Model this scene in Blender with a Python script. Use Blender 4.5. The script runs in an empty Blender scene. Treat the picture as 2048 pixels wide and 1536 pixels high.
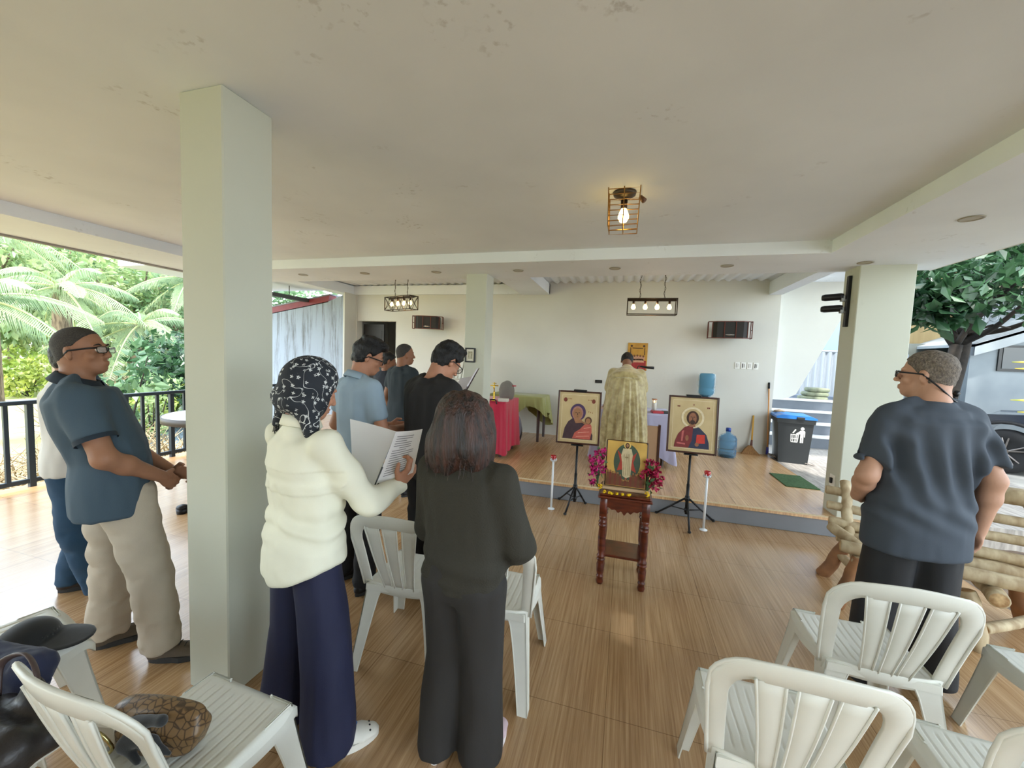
import bpy, math, random
import numpy as np
from mathutils import Vector, Matrix, noise as mnoise
# ------------------------------------------------------------------ camera, world, sun, exposure
SC = bpy.context.scene
COL = SC.collection
CAM_H = 1.66
FPX, CX, CY = 790.0, 1024.0, 768.0
_dy = np.array([228, 48, 790.]); _dz = np.array([440, 11284, -790.])
_dz /= np.linalg.norm(_dz); _dy -= _dz*_dy.dot(_dz); _dy /= np.linalg.norm(_dy)
_dx = np.cross(_dy, _dz)
if _dx[0] < 0: _dx = -_dx
RW = np.array([_dx, _dy, _dz])                      # camera (right, up, forward) -> world
cam = bpy.data.cameras.new('camera'); cam_o = bpy.data.objects.new('camera', cam); COL.objects.link(cam_o)
cam.sensor_fit = 'HORIZONTAL'; cam.sensor_width = 36.0; cam.lens = 36.0*FPX/2048.0; cam.clip_start = 0.02; cam.clip_end = 400
_m = Matrix([[RW[0][0], RW[0][1], -RW[0][2], 0], [RW[1][0], RW[1][1], -RW[1][2], 0], [RW[2][0], RW[2][1], -RW[2][2], CAM_H], [0, 0, 0, 1]])
cam_o.matrix_world = _m
SC.camera = cam_o
W = bpy.data.worlds.new('world'); SC.world = W; W.use_nodes = True
_nt = W.node_tree; _bg = _nt.nodes['Background']
_sky = _nt.nodes.new('ShaderNodeTexSky'); _sky.sky_type = 'NISHITA'; _sky.sun_disc = False
_sky.sun_elevation = math.radians(62); _sky.sun_rotation = math.radians(180); _sky.air_density = 1.3; _sky.dust_density = 3.5; _sky.ozone_density = 1.0
_mx = _nt.nodes.new('ShaderNodeMix'); _mx.data_type = 'RGBA'; _mx.inputs[0].default_value = 0.62
_nt.links.new(_sky.outputs[0], _mx.inputs[6]); _mx.inputs[7].default_value = (5.6, 6.4, 7.0, 1)
_nt.links.new(_mx.outputs[2], _bg.inputs[0]); _bg.inputs[1].default_value = 0.85
_l = bpy.data.lights.new('sun', 'SUN'); _l.energy = 4.5; _l.angle = math.radians(2.5); _l.color = (1.0, 0.97, 0.92)
_s = bpy.data.objects.new('sun', _l); COL.objects.link(_s)
_s.rotation_euler = Vector((0.06, -0.45, 0.88)).to_track_quat('Z', 'Y').to_euler()
SC.view_settings.view_transform = 'Standard'; SC.view_settings.look = 'None'; SC.view_settings.gamma = 1.0
SC.view_settings.use_curve_mapping = False; SC.view_settings.exposure = 0.5
SC.cycles.use_denoising = True; SC.cycles.max_bounces = 8; SC.cycles.diffuse_bounces = 6; SC.cycles.transparent_max_bounces = 8
SC.cycles.sample_clamp_indirect = 6.0; SC.cycles.caustics_reflective = False; SC.cycles.caustics_refractive = False
SC.cycles.use_adaptive_sampling = True; SC.cycles.adaptive_threshold = 0.02

rng = np.random.default_rng(7); random.seed(7)
def V(*a): return np.array(a, float)
def nrm(v): v = np.asarray(v, float); return v/ (np.linalg.norm(v)+1e-12)
def at(u, v, y):
    """world point on the plane Y=y that the photo shows at pixel (u, v)"""
    d = RW @ np.array([(u-CX)/FPX, -(v-CY)/FPX, 1.]); return V(0, 0, CAM_H)+d*(y/d[1])
def atz(u, v, z=0.):
    d = RW @ np.array([(u-CX)/FPX, -(v-CY)/FPX, 1.]); return V(0, 0, CAM_H)+d*((z-CAM_H)/d[2])
# ------------------------------------------------------------------ materials
def lin(c):
    return tuple(((x/255)/12.92 if x/255 <= .04045 else ((x/255+.055)/1.055)**2.4) for x in c)
MATS = {}
def mat(name, rgb, rough=.6, metal=0., var=0., vscale=8., vstretch=(1, 1, 1), rgb2=None, bump=0., bscale=60., bstretch=None, spec=.5,
        trans=0., alpha=1., emit=None, estr=0., sheen=0., coat=0., ior=1.45, detail=3., ramp=(.35, .65), sss=0.):
    if name in MATS: return MATS[name]
    m = bpy.data.materials.new(name); m.use_nodes = True; MATS[name] = m
    nt = m.node_tree; b = nt.nodes['Principled BSDF']; L = nt.links.new
    c = (*lin(rgb), 1)
    b.inputs['Base Color'].default_value = c; b.inputs['Roughness'].default_value = rough; b.inputs['Metallic'].default_value = metal
    b.inputs['Specular IOR Level'].default_value = spec; b.inputs['IOR'].default_value = ior
    b.inputs['Transmission Weight'].default_value = trans; b.inputs['Alpha'].default_value = alpha
    b.inputs['Sheen Weight'].default_value = sheen; b.inputs['Coat Weight'].default_value = coat; b.inputs['Coat Roughness'].default_value = .1
    if emit: b.inputs['Emission Color'].default_value = (*lin(emit), 1); b.inputs['Emission Strength'].default_value = estr
    if var > 0 or rgb2 or bump > 0:
        tc = nt.nodes.new('ShaderNodeTexCoord')
    if var > 0 or rgb2:
        mp = nt.nodes.new('ShaderNodeMapping'); mp.inputs['Scale'].default_value = vstretch; L(tc.outputs['Object'], mp.inputs[0])
        n = nt.nodes.new('ShaderNodeTexNoise'); n.inputs['Scale'].default_value = vscale; n.inputs['Detail'].default_value = detail; L(mp.outputs[0], n.inputs[0])
        r = nt.nodes.new('ShaderNodeValToRGB'); r.color_ramp.elements[0].position = ramp[0]; r.color_ramp.elements[1].position = ramp[1]
        d = lin(rgb2) if rgb2 else tuple(x*(1-var) for x in c[:3])
        r.color_ramp.elements[0].color = (*d, 1); r.color_ramp.elements[1].color = c
        L(n.outputs[0], r.inputs[0]); L(r.outputs[0], b.inputs['Base Color'])
    if bump > 0:
        mp2 = nt.nodes.new('ShaderNodeMapping'); mp2.inputs['Scale'].default_value = bstretch or (1, 1, 1); L(tc.outputs['Object'], mp2.inputs[0])
        n2 = nt.nodes.new('ShaderNodeTexNoise'); n2.inputs['Scale'].default_value = bscale; n2.inputs['Detail'].default_value = 4; L(mp2.outputs[0], n2.inputs[0])
        bp = nt.nodes.new('ShaderNodeBump'); bp.inputs['Strength'].default_value = bump; bp.inputs['Distance'].default_value = .01
        L(n2.outputs[0], bp.inputs['Height']); L(bp.outputs[0], b.inputs['Normal'])
    return m
# ------------------------------------------------------------------ mesh helpers
def link_mesh(name, verts, faces, m, parent=None, smooth=False, fm=None):
    me = bpy.data.meshes.new(name)
    me.from_pydata([tuple(map(float, v)) for v in verts], [], [tuple(int(i) for i in f) for f in faces])
    me.update()
    ms = m if isinstance(m, (list, tuple)) else [m]
    for x in ms: me.materials.append(x)
    if fm is not None: me.polygons.foreach_set('material_index', np.array(fm, dtype=np.int32))
    if smooth: me.polygons.foreach_set('use_smooth', [True]*len(me.polygons))
    o = bpy.data.objects.new(name, me); COL.objects.link(o)
    if parent is not None: o.parent = parent
    return o
def tag(o, label=None, cat=None, group=None, kind=None):
    if label: o['label'] = label
    if cat: o['category'] = cat
    if group: o['group'] = group
    if kind: o['kind'] = kind
    return o
def empty(name, loc=(0, 0, 0), rz=0., label=None, cat=None, group=None):
    o = bpy.data.objects.new(name, None); COL.objects.link(o); o.location = [float(x) for x in loc]; o.rotation_euler = (0, 0, rz); o.empty_display_size = .05
    return tag(o, label, cat, group)
def frame_of(d, up=None):
    d = nrm(d); u = V(0, 0, 1) if up is None else np.asarray(up, float)
    if abs(d.dot(nrm(u))) > .98: u = V(0, 1, 0) if abs(d[1]) < .9 else V(1, 0, 0)
    a = nrm(np.cross(d, u)); b = np.cross(a, d); return a, b      # side, up-ish
class MB:
    def __init__(s): s.v = []; s.f = []; s.m = []; s.mi = 0
    def add(s, vs, fs):
        n = len(s.v); s.v += [tuple(map(float, x)) for x in vs]; s.f += [tuple(i+n for i in f) for f in fs]; s.m += [s.mi]*len(fs)
    def box(s, lo, hi, bev=0.):
        x0, y0, z0 = lo; x1, y1, z1 = hi
        s.obox(((x0+x1)/2, (y0+y1)/2, (z0+z1)/2), (abs(x1-x0)/2, abs(y1-y0)/2, abs(z1-z0)/2), bev=bev)
    def obox(s, c, h, R=None, bev=0.):
        """box, bevelled by chamfering when bev > 0"""
        c = np.asarray(c, float); R = np.eye(3) if R is None else np.asarray(R, float)
        if bev <= 0:
            P = [V(i*h[0], j*h[1], k*h[2]) for k in (-1, 1) for j in (-1, 1) for i in (-1, 1)]
            s.add([c+R@p for p in P], [(0, 2, 3, 1), (4, 5, 7, 6), (0, 1, 5, 4), (2, 6, 7, 3), (0, 4, 6, 2), (1, 3, 7, 5)]); return
        b = min(bev, min(h)*.9); P = []; idx = {}
        for k in (-1, 1):
            for j in (-1, 1):
                for i in (-1, 1):
                    for ax in range(3):
                        q = V(i*(h[0]-b), j*(h[1]-b), k*(h[2]-b)); q[ax] += b*(i, j, k)[ax]
                        idx[(i, j, k, ax)] = len(P); P.append(c+R@q)
        F = []
        for ax in range(3):
            o1, o2 = (ax+1) % 3, (ax+2) % 3
            for sg in (-1, 1):
                q = []
                for a, bb in ((-1, -1), (1, -1), (1, 1), (-1, 1)):
                    t = [0, 0, 0]; t[ax] = sg; t[o1] = a; t[o2] = bb; q.append(idx[(*t, ax)])
                F.append(q if sg > 0 else q[::-1])
            for a in (-1, 1):
                for bb in (-1, 1):
                    t0 = [0, 0, 0]; t1 = [0, 0, 0]; t0[ax] = -1; t1[ax] = 1
                    for t in (t0, t1): t[o1] = a; t[o2] = bb
                    q = [idx[(*t0, o1)], idx[(*t1, o1)], idx[(*t1, o2)], idx[(*t0, o2)]]
                    F.append(q if a*bb < 0 else q[::-1])
        for k in (-1, 1):
            for j in (-1, 1):
                for i in (-1, 1):
                    q = [idx[(i, j, k, a)] for a in range(3)]; F.append(q if i*j*k > 0 else q[::-1])
        s.add(P, F)
    def tube(s, pts, r, n=8, cap=True, up=None, flat=1., closed=False):
        pts = [np.asarray(p, float) for p in pts]; N = len(pts); r = [r]*N if np.isscalar(r) else list(r)
        base = len(s.v); vs = []; prev = None
        for i, p in enumerate(pts):
            d = pts[(i+1) % N]-pts[i-1] if (closed or 0 < i < N-1) else (pts[1]-pts[0] if i == 0 else pts[-1]-pts[-2])
            if prev is None: a, b = frame_of(d, up)
            else:
                d = nrm(d); a = nrm(prev-d*prev.dot(d)); b = np.cross(a, d)
            prev = a
            for k in range(n):
                t = 2*math.pi*k/n; vs.append(p+a*r[i]*math.cos(t)+b*r[i]*flat*math.sin(t))
        fs = []
        for i in range(N if closed else N-1):
            j = (i+1) % N
            for k in range(n): fs.append((i*n+k, j*n+k, j*n+(k+1) % n, i*n+(k+1) % n))
        if cap and not closed: fs += [tuple(range(n)), tuple((N-1)*n+k for k in range(n))[::-1]]
        s.add(vs, fs)
    def cyl(s, a, b, r, r2=None, n=16): s.tube([a, b], [r, r if r2 is None else r2], n=n)
    def lathe(s, c, prof, n=20, axis=None, up=None):
        """prof: (radius, height) pairs turned about an axis through c"""
        c = np.asarray(c, float); ax = V(0, 0, 1) if axis is None else nrm(axis); a, b = frame_of(ax, V(0, 1, 0) if axis is None else up)
        vs = []; fs = []
        for (r, h) in prof:
            for k in range(n):
                t = 2*math.pi*k/n; vs.append(c+ax*h+a*max(r, 1e-5)*math.cos(t)+b*max(r, 1e-5)*math.sin(t))
        for i in range(len(prof)-1):
            for k in range(n): fs.append((i*n+k, i*n+(k+1) % n, (i+1)*n+(k+1) % n, (i+1)*n+k))
        fs += [tuple(range(n))[::-1], tuple((len(prof)-1)*n+k for k in range(n))]
        s.add(vs, fs)
    def prism(s, poly, d, o=(0, 0, 0), ex=(1, 0, 0), ey=(0, 0, 1), ez=None):
        """2D polygon in (ex, ey) at o, extruded by d along ez"""
        o = np.asarray(o, float); ex = np.asarray(ex, float); ey = np.asarray(ey, float); ez = np.cross(ex, ey) if ez is None else np.asarray(ez, float)
        n = len(poly); vs = [o+ex*x+ey*y for x, y in poly]+[o+ex*x+ey*y+ez*d for x, y in poly]
        s.add(vs, [tuple(range(n))[::-1], tuple(range(n, 2*n))]+[(i, (i+1) % n, n+(i+1) % n, n+i) for i in range(n)])
    def strip(s, pts, nor, w, t, rnd=0.):
        """flat bar swept along pts: width w across, thickness t along nor (one value or one per point)"""
        pts = [np.asarray(p, float) for p in pts]; N = len(pts)
        nor = [np.asarray(nor, float)]*N if np.ndim(nor) == 1 else [np.asarray(x, float) for x in nor]
        w = [w]*N if np.isscalar(w) else w; t = [t]*N if np.isscalar(t) else t; vs = []; K = 8
        for i, p in enumerate(pts):
            d = nrm(pts[min(i+1, N-1)]-pts[max(i-1, 0)]); n = nrm(nor[i]-d*d.dot(nor[i])); a = np.cross(d, n)
            hw, ht = w[i]/2, t[i]/2; c = min(ht, hw)*.5
            for x, y in ((-hw, -ht+c), (-hw+c, -ht), (hw-c, -ht), (hw, -ht+c), (hw, ht-c), (hw-c, ht), (-hw+c, ht), (-hw, ht-c)): vs.append(p+a*x+n*y)
        fs = [(i*K+k, i*K+(k+1) % K, (i+1)*K+(k+1) % K, (i+1)*K+k) for i in range(N-1) for k in range(K)]
        fs += [tuple(range(K))[::-1], tuple((N-1)*K+k for k in range(K))]
        s.add(vs, fs)
    def ell(s, c, r, n=12, m=8, R=None, f=None):
        c = np.asarray(c, float); r = (r, r, r) if np.isscalar(r) else r; R = np.eye(3) if R is None else R; vs = []
        for i in range(m+1):
            ph = math.pi*i/m
            for k in range(n):
                th = 2*math.pi*k/n; q = V(r[0]*math.sin(ph)*math.cos(th), r[1]*math.sin(ph)*math.sin(th), r[2]*math.cos(ph))
                if i in (0, m): q = V(0, 0, r[2]*math.cos(ph))
                if f: q = q*f(q)
                vs.append(c+R@q)
        s.add(vs, [(i*n+k, (i+1)*n+k, (i+1)*n+(k+1) % n, i*n+(k+1) % n) for i in range(m) for k in range(n)])
    def grid(s, P):
        """P: rows x cols array of points"""
        P = np.asarray(P, float); a, b = P.shape[:2]
        s.add(P.reshape(-1, 3), [(i*b+j, i*b+j+1, (i+1)*b+j+1, (i+1)*b+j) for i in range(a-1) for j in range(b-1)])
    def build(s, name, m, parent=None, smooth=False):
        return link_mesh(name, s.v, s.f, m, parent, smooth, s.m if isinstance(m, (list, tuple)) else None)
def thing(mb, name, m, label, cat, group=None, smooth=False):
    return tag(mb.build(name, m, None, smooth), label, cat, group)
def struct(name, mb, m, smooth=False): return tag(mb.build(name, m, None, smooth), kind='structure')
def sub(P, a, b, n):
    return [np.asarray(P[a])*(1-i/n)+np.asarray(P[b])*(i/n) for i in range(n+1)]
def smooth_path(pts, n=6):
    """Catmull-Rom through pts"""
    P = [np.asarray(p, float) for p in pts]; P = [2*P[0]-P[1]]+P+[2*P[-1]-P[-2]]; out = []
    for i in range(1, len(P)-2):
        for k in range(n):
            t = k/n; a, b, c, d = P[i-1:i+3]
            out.append(.5*((2*b)+(-a+c)*t+(2*a-5*b+4*c-d)*t*t+(-a+3*b-3*c+d)*t**3))
    out.append(P[-2]); return out
def Rz(a): c, s_ = math.cos(a), math.sin(a); return np.array([[c, -s_, 0], [s_, c, 0], [0, 0, 1.]])
def basis(x, y, z): return np.array([x, y, z], float).T
def copy_tree(o, parent=None):
    c = o.copy(); COL.objects.link(c); c.parent = parent
    for ch in [q for q in KIDS.get(o.name, [])]: copy_tree(ch, c)
    return c
KIDS = {}
def index_kids():
    KIDS.clear()
    for q in COL.objects:
        if q.parent: KIDS.setdefault(q.parent.name, []).append(q)
# ------------------------------------------------------------------ implicit surfaces for bodies, hair and cloth
def vnoise(P, seed=0):
    """value noise, P (n,3) -> (-1,1)"""
    I = np.floor(P).astype(np.int64); f = P-I; f = f*f*(3-2*f); out = 0
    for dx in (0, 1):
        for dy in (0, 1):
            for dz in (0, 1):
                h = (I[:, 0]+dx)*73856093 ^ (I[:, 1]+dy)*19349663 ^ (I[:, 2]+dz)*83492791 ^ (seed*2654435761)
                h = (h ^ (h >> 13))*1274126177 & 0xffffffff
                val = ((h ^ (h >> 16)) & 0xffff)/32767.5-1
                out = out+val*(f[:, 0] if dx else 1-f[:, 0])*(f[:, 1] if dy else 1-f[:, 1])*(f[:, 2] if dz else 1-f[:, 2])
    return out
class SDF:
    def __init__(s, k=.02): s.p = []; s.k = k; s.dis = []
    def _put(s, fn, lo, hi, k=None, op='u', clip=()): s.p.append((fn, np.asarray(lo, float), np.asarray(hi, float), s.k if k is None else k, op, clip)); return s
    def cap(s, a, b, ra, rb=None, k=None, op='u', clip=()):
        a = np.asarray(a, float); b = np.asarray(b, float); rb = ra if rb is None else rb; ba = b-a; L = ba.dot(ba)+1e-12; R = max(ra, rb)
        def fn(P):
            pa = P-a; t = np.clip(pa@ba/L, 0, 1); return np.linalg.norm(pa-t[:, None]*ba, axis=1)-(ra+(rb-ra)*t)
        return s._put(fn, np.minimum(a, b)-R, np.maximum(a, b)+R, k, op, clip)
    def chain(s, pts, rs, **kw):
        for i in range(len(pts)-1): s.cap(pts[i], pts[i+1], rs[i], rs[i+1], **kw)
        return s
    def ell(s, c, r, R=None, k=None, op='u', clip=()):
        c = np.asarray(c, float); r = np.asarray((r, r, r) if np.isscalar(r) else r, float); R = np.eye(3) if R is None else np.asarray(R, float); m = r.min()
        def fn(P):
            q = (P-c)@R; a = np.sqrt(((q/r)**2).sum(1)); b = np.sqrt(((q/r**2)**2).sum(1)); return a*(a-1)/(b+1e-9)
        M = r.max(); return s._put(fn, c-M, c+M, k, op, clip)
    def loft(s, st, right, k=None, op='u', clip=(), e=2.0, capr=.03):
        """st: (point, half width along right, half depth) stations"""
        C = np.array([x[0] for x in st], float); Wd = np.array([x[1] for x in st], float); D = np.array([x[2] for x in st], float); r0 = nrm(right)
        def fn(P):
            best = np.full(len(P), 1e9)
            for i in range(len(C)-1):
                a, b = C[i], C[i+1]; ba = b-a; L = np.linalg.norm(ba); ax = ba/L; r = nrm(r0-ax*ax.dot(r0)); f = np.cross(ax, r)
                pa = P-a; h = pa@ax; t = np.clip(h/L, 0, 1); ex = np.abs(h-t*L)
                w = Wd[i]+(Wd[i+1]-Wd[i])*t; d = D[i]+(D[i+1]-D[i])*t
                u = np.abs(pa@r)/w; v = np.abs(pa@f)/d; m = np.minimum(w, d)
                rr = (u**e+v**e)**(1/e); q = (rr-1)*np.where(rr > 1, m, m)
                q = np.where(ex > 0, np.sqrt(np.maximum(q+capr, 0)**2+ex**2)-capr, q)
                best = np.minimum(best, q)
            return best
        M = max(Wd.max(), D.max()); return s._put(fn, C.min(0)-M, C.max(0)+M, k, op, clip)
    def disp(s, fn): s.dis.append(fn); return s
    def mesh(s, h):
        lo = np.min([p[1] for p in s.p if p[4] == 'u'], 0)-3*h; hi = np.max([p[2] for p in s.p if p[4] == 'u'], 0)+3*h
        n = np.ceil((hi-lo)/h).astype(int)+1
        F = np.full(n, .2, np.float32); ax = [lo[i]+h*np.arange(n[i]) for i in range(3)]
        for fn, a, b, k, op, clip in s.p:
            mg = .03+k
            i0 = np.clip(np.floor((a-mg-lo)/h).astype(int), 0, n-1); i1 = np.clip(np.ceil((b+mg-lo)/h).astype(int)+1, 1, n)
            sl = tuple(slice(i0[j], i1[j]) for j in range(3))
            X = np.stack(np.meshgrid(*[ax[j][sl[j]] for j in range(3)], indexing='ij'), -1).reshape(-1, 3)
            d = fn(X)
            for pt, nn in clip: d = np.maximum(d, (X-np.asarray(pt, float))@nrm(nn))
            d = d.reshape([i1[j]-i0[j] for j in range(3)]); A = F[sl]
            if op == 'u':
                hh = np.clip(.5+.5*(A-d)/k, 0, 1); F[sl] = A*(1-hh)+d*hh-k*hh*(1-hh)
            elif op == 's':
                if k < 1e-4: F[sl] = np.maximum(A, -d)
                else: hh = np.clip(.5+.5*(-A-d)/k, 0, 1); F[sl] = -(-A*(1-hh)+d*hh-k*hh*(1-hh))
            elif op == 'i': G = np.full(n, .2, np.float32); G[sl] = d; F = np.maximum(F, G)
        for _ in range(getattr(s, 'blur', 0)):
            for a_ in range(3): F = (F+np.roll(F, 1, a_)+np.roll(F, -1, a_)+.5*np.roll(F, 2, a_)+.5*np.roll(F, -2, a_))/4
        if s.dis:
            idx = np.argwhere(np.abs(F) < .035); X = lo+h*idx; dd = 0
            for fn in s.dis: dd = dd+fn(X)
            F[idx[:, 0], idx[:, 1], idx[:, 2]] += dd
        F[[0, -1]] = .2; F[:, [0, -1]] = .2; F[:, :, [0, -1]] = .2
        return nets(F, lo, h)
    def build(s, name, m, parent=None, h=.008):
        v, f = s.mesh(h); return np_mesh(name, v, f, m, parent)
def np_mesh(name, v, f, m, parent=None, smooth=True):
    me = bpy.data.meshes.new(name); nv, nf = len(v), len(f)
    me.vertices.add(nv); me.vertices.foreach_set('co', np.asarray(v, np.float32).ravel())
    me.loops.add(nf*4); me.loops.foreach_set('vertex_index', np.asarray(f, np.int32).ravel())
    me.polygons.add(nf); me.polygons.foreach_set('loop_start', np.arange(nf, dtype=np.int32)*4)
    try: me.polygons.foreach_set('loop_total', np.full(nf, 4, np.int32))
    except Exception: pass
    me.update(calc_edges=True); me.validate()
    me.polygons.foreach_set('use_smooth', np.full(len(me.polygons), smooth)); me.materials.append(m)
    o = bpy.data.objects.new(name, me); COL.objects.link(o)
    if parent is not None: o.parent = parent
    return o
def nets(F, lo, h):
    s = F < 0; n = np.array(F.shape); cs = n-1
    acc = np.zeros((*cs, 3), np.float32); cnt = np.zeros(cs, np.float32); quads = []
    cid = lambda i, j, k: (i*cs[1]+j)*cs[2]+k
    for a in range(3):
        A = [slice(None)]*3; B = [slice(None)]*3; A[a] = slice(0, -1); B[a] = slice(1, None); A, B = tuple(A), tuple(B)
        ch = np.argwhere(s[A] != s[B]); f0 = F[A][tuple(ch.T)]; f1 = F[B][tuple(ch.T)]; t = f0/(f0-f1)
        P = ch.astype(np.float32); P[:, a] += t; b, c = (a+1) % 3, (a+2) % 3
        ok = (ch[:, b] > 0) & (ch[:, c] > 0) & (ch[:, b] < n[b]-1) & (ch[:, c] < n[c]-1)
        ch, P, f0 = ch[ok], P[ok], f0[ok]; ids = []
        for db, dc in ((1, 1), (0, 1), (0, 0), (1, 0)):
            q = ch.copy(); q[:, b] -= db; q[:, c] -= dc
            np.add.at(acc, tuple(q.T), P); np.add.at(cnt, tuple(q.T), 1); ids.append(cid(q[:, 0], q[:, 1], q[:, 2]))
        Q = np.stack(ids, 1); fl = f0 > 0; Q[fl] = Q[fl][:, ::-1]; quads.append(Q)
    Q = np.concatenate(quads); used = np.unique(Q); mp = np.zeros(int(np.prod(cs)), np.int64); mp[used] = np.arange(len(used))
    v = (acc.reshape(-1, 3)[used]/cnt.reshape(-1)[used][:, None])*h+lo
    return v, mp[Q]
# ------------------------------------------------------------------ structure
ZP = .195; ZC = 2.76; ZS = 2.65; YB = 7.4
def floor_material(nm='wood_print_tile', q=1.):
    m = bpy.data.materials.new(nm); m.use_nodes = True; nt = m.node_tree; b = nt.nodes['Principled BSDF']; L = nt.links.new; N = nt.nodes.new
    tc = N('ShaderNodeTexCoord'); mp = N('ShaderNodeMapping'); mp.inputs['Scale'].default_value = (85, 1.8, 1); L(tc.outputs['Object'], mp.inputs[0])
    n = N('ShaderNodeTexNoise'); n.inputs['Scale'].default_value = 1.0; n.inputs['Detail'].default_value = 6; n.inputs['Roughness'].default_value = .65; L(mp.outputs[0], n.inputs[0])
    mp2 = N('ShaderNodeMapping'); mp2.inputs['Scale'].default_value = (9, .9, 1); L(tc.outputs['Object'], mp2.inputs[0])
    n2 = N('ShaderNodeTexNoise'); n2.inputs['Scale'].default_value = 1.0; n2.inputs['Detail'].default_value = 3; L(mp2.outputs[0], n2.inputs[0])
    ad = N('ShaderNodeMath'); ad.operation = 'MULTIPLY_ADD'; L(n2.outputs[0], ad.inputs[0]); ad.inputs[1].default_value = .35; L(n.outputs[0], ad.inputs[2])
    r = N('ShaderNodeValToRGB'); e = r.color_ramp.elements; e[0].position = .45; e[0].color = (*[x*q for x in lin((146, 112, 76))], 1); e[1].position = .92; e[1].color = (*[x*q for x in lin((204, 172, 132))], 1)
    x = e.new(.67); x.color = (*[x*q for x in lin((178, 143, 103))], 1); L(ad.outputs[0], r.inputs[0])
    br = N('ShaderNodeTexBrick'); mp3 = N('ShaderNodeMapping'); mp3.inputs['Rotation'].default_value = (0, 0, math.pi/2); L(tc.outputs['Object'], mp3.inputs[0]); L(mp3.outputs[0], br.inputs[0])
    br.inputs['Scale'].default_value = 1; br.inputs['Brick Width'].default_value = .6; br.inputs['Row Height'].default_value = .6; br.inputs['Mortar Size'].default_value = .0016; br.offset = 0
    br.inputs['Color1'].default_value = (1, 1, 1, 1); br.inputs['Color2'].default_value = (.9, .88, .86, 1); br.inputs['Mortar'].default_value = (.45, .4, .35, 1)
    mu = N('ShaderNodeMix'); mu.data_type = 'RGBA'; mu.blend_type = 'MULTIPLY'; mu.inputs[0].default_value = 1; L(r.outputs[0], mu.inputs[6]); L(br.outputs[0], mu.inputs[7]); L(mu.outputs[2], b.inputs['Base Color'])
    b.inputs['Roughness'].default_value = .24; b.inputs['IOR'].default_value = 1.75
    bp = N('ShaderNodeBump'); bp.inputs['Strength'].default_value = .06; bp.inputs['Distance'].default_value = .004; L(n.outputs[0], bp.inputs['Height']); L(bp.outputs[0], b.inputs['Normal'])
    return m
M_floor = floor_material(); M_floor_bright = floor_material('wood_print_tile_brightened', 1.35)  # platform copy of the same tile, colour brightened to offset its weaker light
def paint_material(name, rgb, rgb2, sc=3., sp=.32):
    """old matt paint with small brown mould specks"""
    m = bpy.data.materials.new(name); m.use_nodes = True; nt = m.node_tree; b = nt.nodes['Principled BSDF']; L = nt.links.new; N = nt.nodes.new
    tc = N('ShaderNodeTexCoord'); n = N('ShaderNodeTexNoise'); n.inputs['Scale'].default_value = 1.1; n.inputs['Detail'].default_value = 3; L(tc.outputs['Object'], n.inputs[0])
    r = N('ShaderNodeValToRGB'); r.color_ramp.elements[0].position = .35; r.color_ramp.elements[1].position = .65
    r.color_ramp.elements[0].color = (*lin(rgb2), 1); r.color_ramp.elements[1].color = (*lin(rgb), 1); L(n.outputs[0], r.inputs[0])
    n3 = N('ShaderNodeTexNoise'); n3.inputs['Scale'].default_value = sc; n3.inputs['Detail'].default_value = 1.5; L(tc.outputs['Object'], n3.inputs[0])
    n4 = N('ShaderNodeTexNoise'); n4.inputs['Scale'].default_value = 28; n4.inputs['Detail'].default_value = 5; L(tc.outputs['Object'], n4.inputs[0])
    r3 = N('ShaderNodeValToRGB'); r3.color_ramp.elements[0].position = .63; r3.color_ramp.elements[1].position = .72; L(n3.outputs[0], r3.inputs[0])
    r4 = N('ShaderNodeValToRGB'); r4.color_ramp.elements[0].position = .55; r4.color_ramp.elements[1].position = .66; L(n4.outputs[0], r4.inputs[0])
    mu = N('ShaderNodeMath'); mu.operation = 'MULTIPLY'; L(r3.outputs[0], mu.inputs[0]); L(r4.outputs[0], mu.inputs[1])
    mu2 = N('ShaderNodeMath'); mu2.operation = 'MULTIPLY'; L(mu.outputs[0], mu2.inputs[0]); mu2.inputs[1].default_value = sp
    mx = N('ShaderNodeMix'); mx.data_type = 'RGBA'; L(mu2.outputs[0], mx.inputs[0]); L(r.outputs[0], mx.inputs[6]); mx.inputs[7].default_value = (*lin((110, 98, 78)), 1); L(mx.outputs[2], b.inputs['Base Color'])
    b.inputs['Roughness'].default_value = .75
    bp = N('ShaderNodeBump'); bp.inputs['Strength'].default_value = .1; bp.inputs['Distance'].default_value = .004; L(n4.outputs[0], bp.inputs['Height']); L(bp.outputs[0], b.inputs['Normal'])
    return m
M_ceil = paint_material('ceiling_paint', (225, 231, 237), (216, 222, 228))
M_wall = paint_material('wall_paint', (206, 206, 198), (200, 200, 192), 1.2, .06)
M_col = paint_material('column_paint', (189, 192, 178), (183, 186, 172), 1.6, .25)
def stained_material():
    m = bpy.data.materials.new('rain_stained_wall'); m.use_nodes = True; nt = m.node_tree; b = nt.nodes['Principled BSDF']; L = nt.links.new; N = nt.nodes.new
    tc = N('ShaderNodeTexCoord'); mp = N('ShaderNodeMapping'); mp.inputs['Scale'].default_value = (7, 1, .5); L(tc.outputs['Object'], mp.inputs[0])
    n = N('ShaderNodeTexNoise'); n.inputs['Scale'].default_value = 1.6; n.inputs['Detail'].default_value = 7; n.inputs['Roughness'].default_value = .75; L(mp.outputs[0], n.inputs[0])
    r = N('ShaderNodeValToRGB'); e = r.color_ramp.elements; e[0].position = .32; e[0].color = (*lin((96, 98, 98)), 1); e[1].position = .5; e[1].color = (*lin((150, 160, 174)), 1); L(n.outputs[0], r.inputs[0]); L(r.outputs[0], b.inputs['Base Color'])
    b.inputs['Roughness'].default_value = .8; return m
M_stain = stained_material()
M_grey_paint = mat('step_grey_paint', (122, 125, 130), .55, var=.1, vscale=3)
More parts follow.
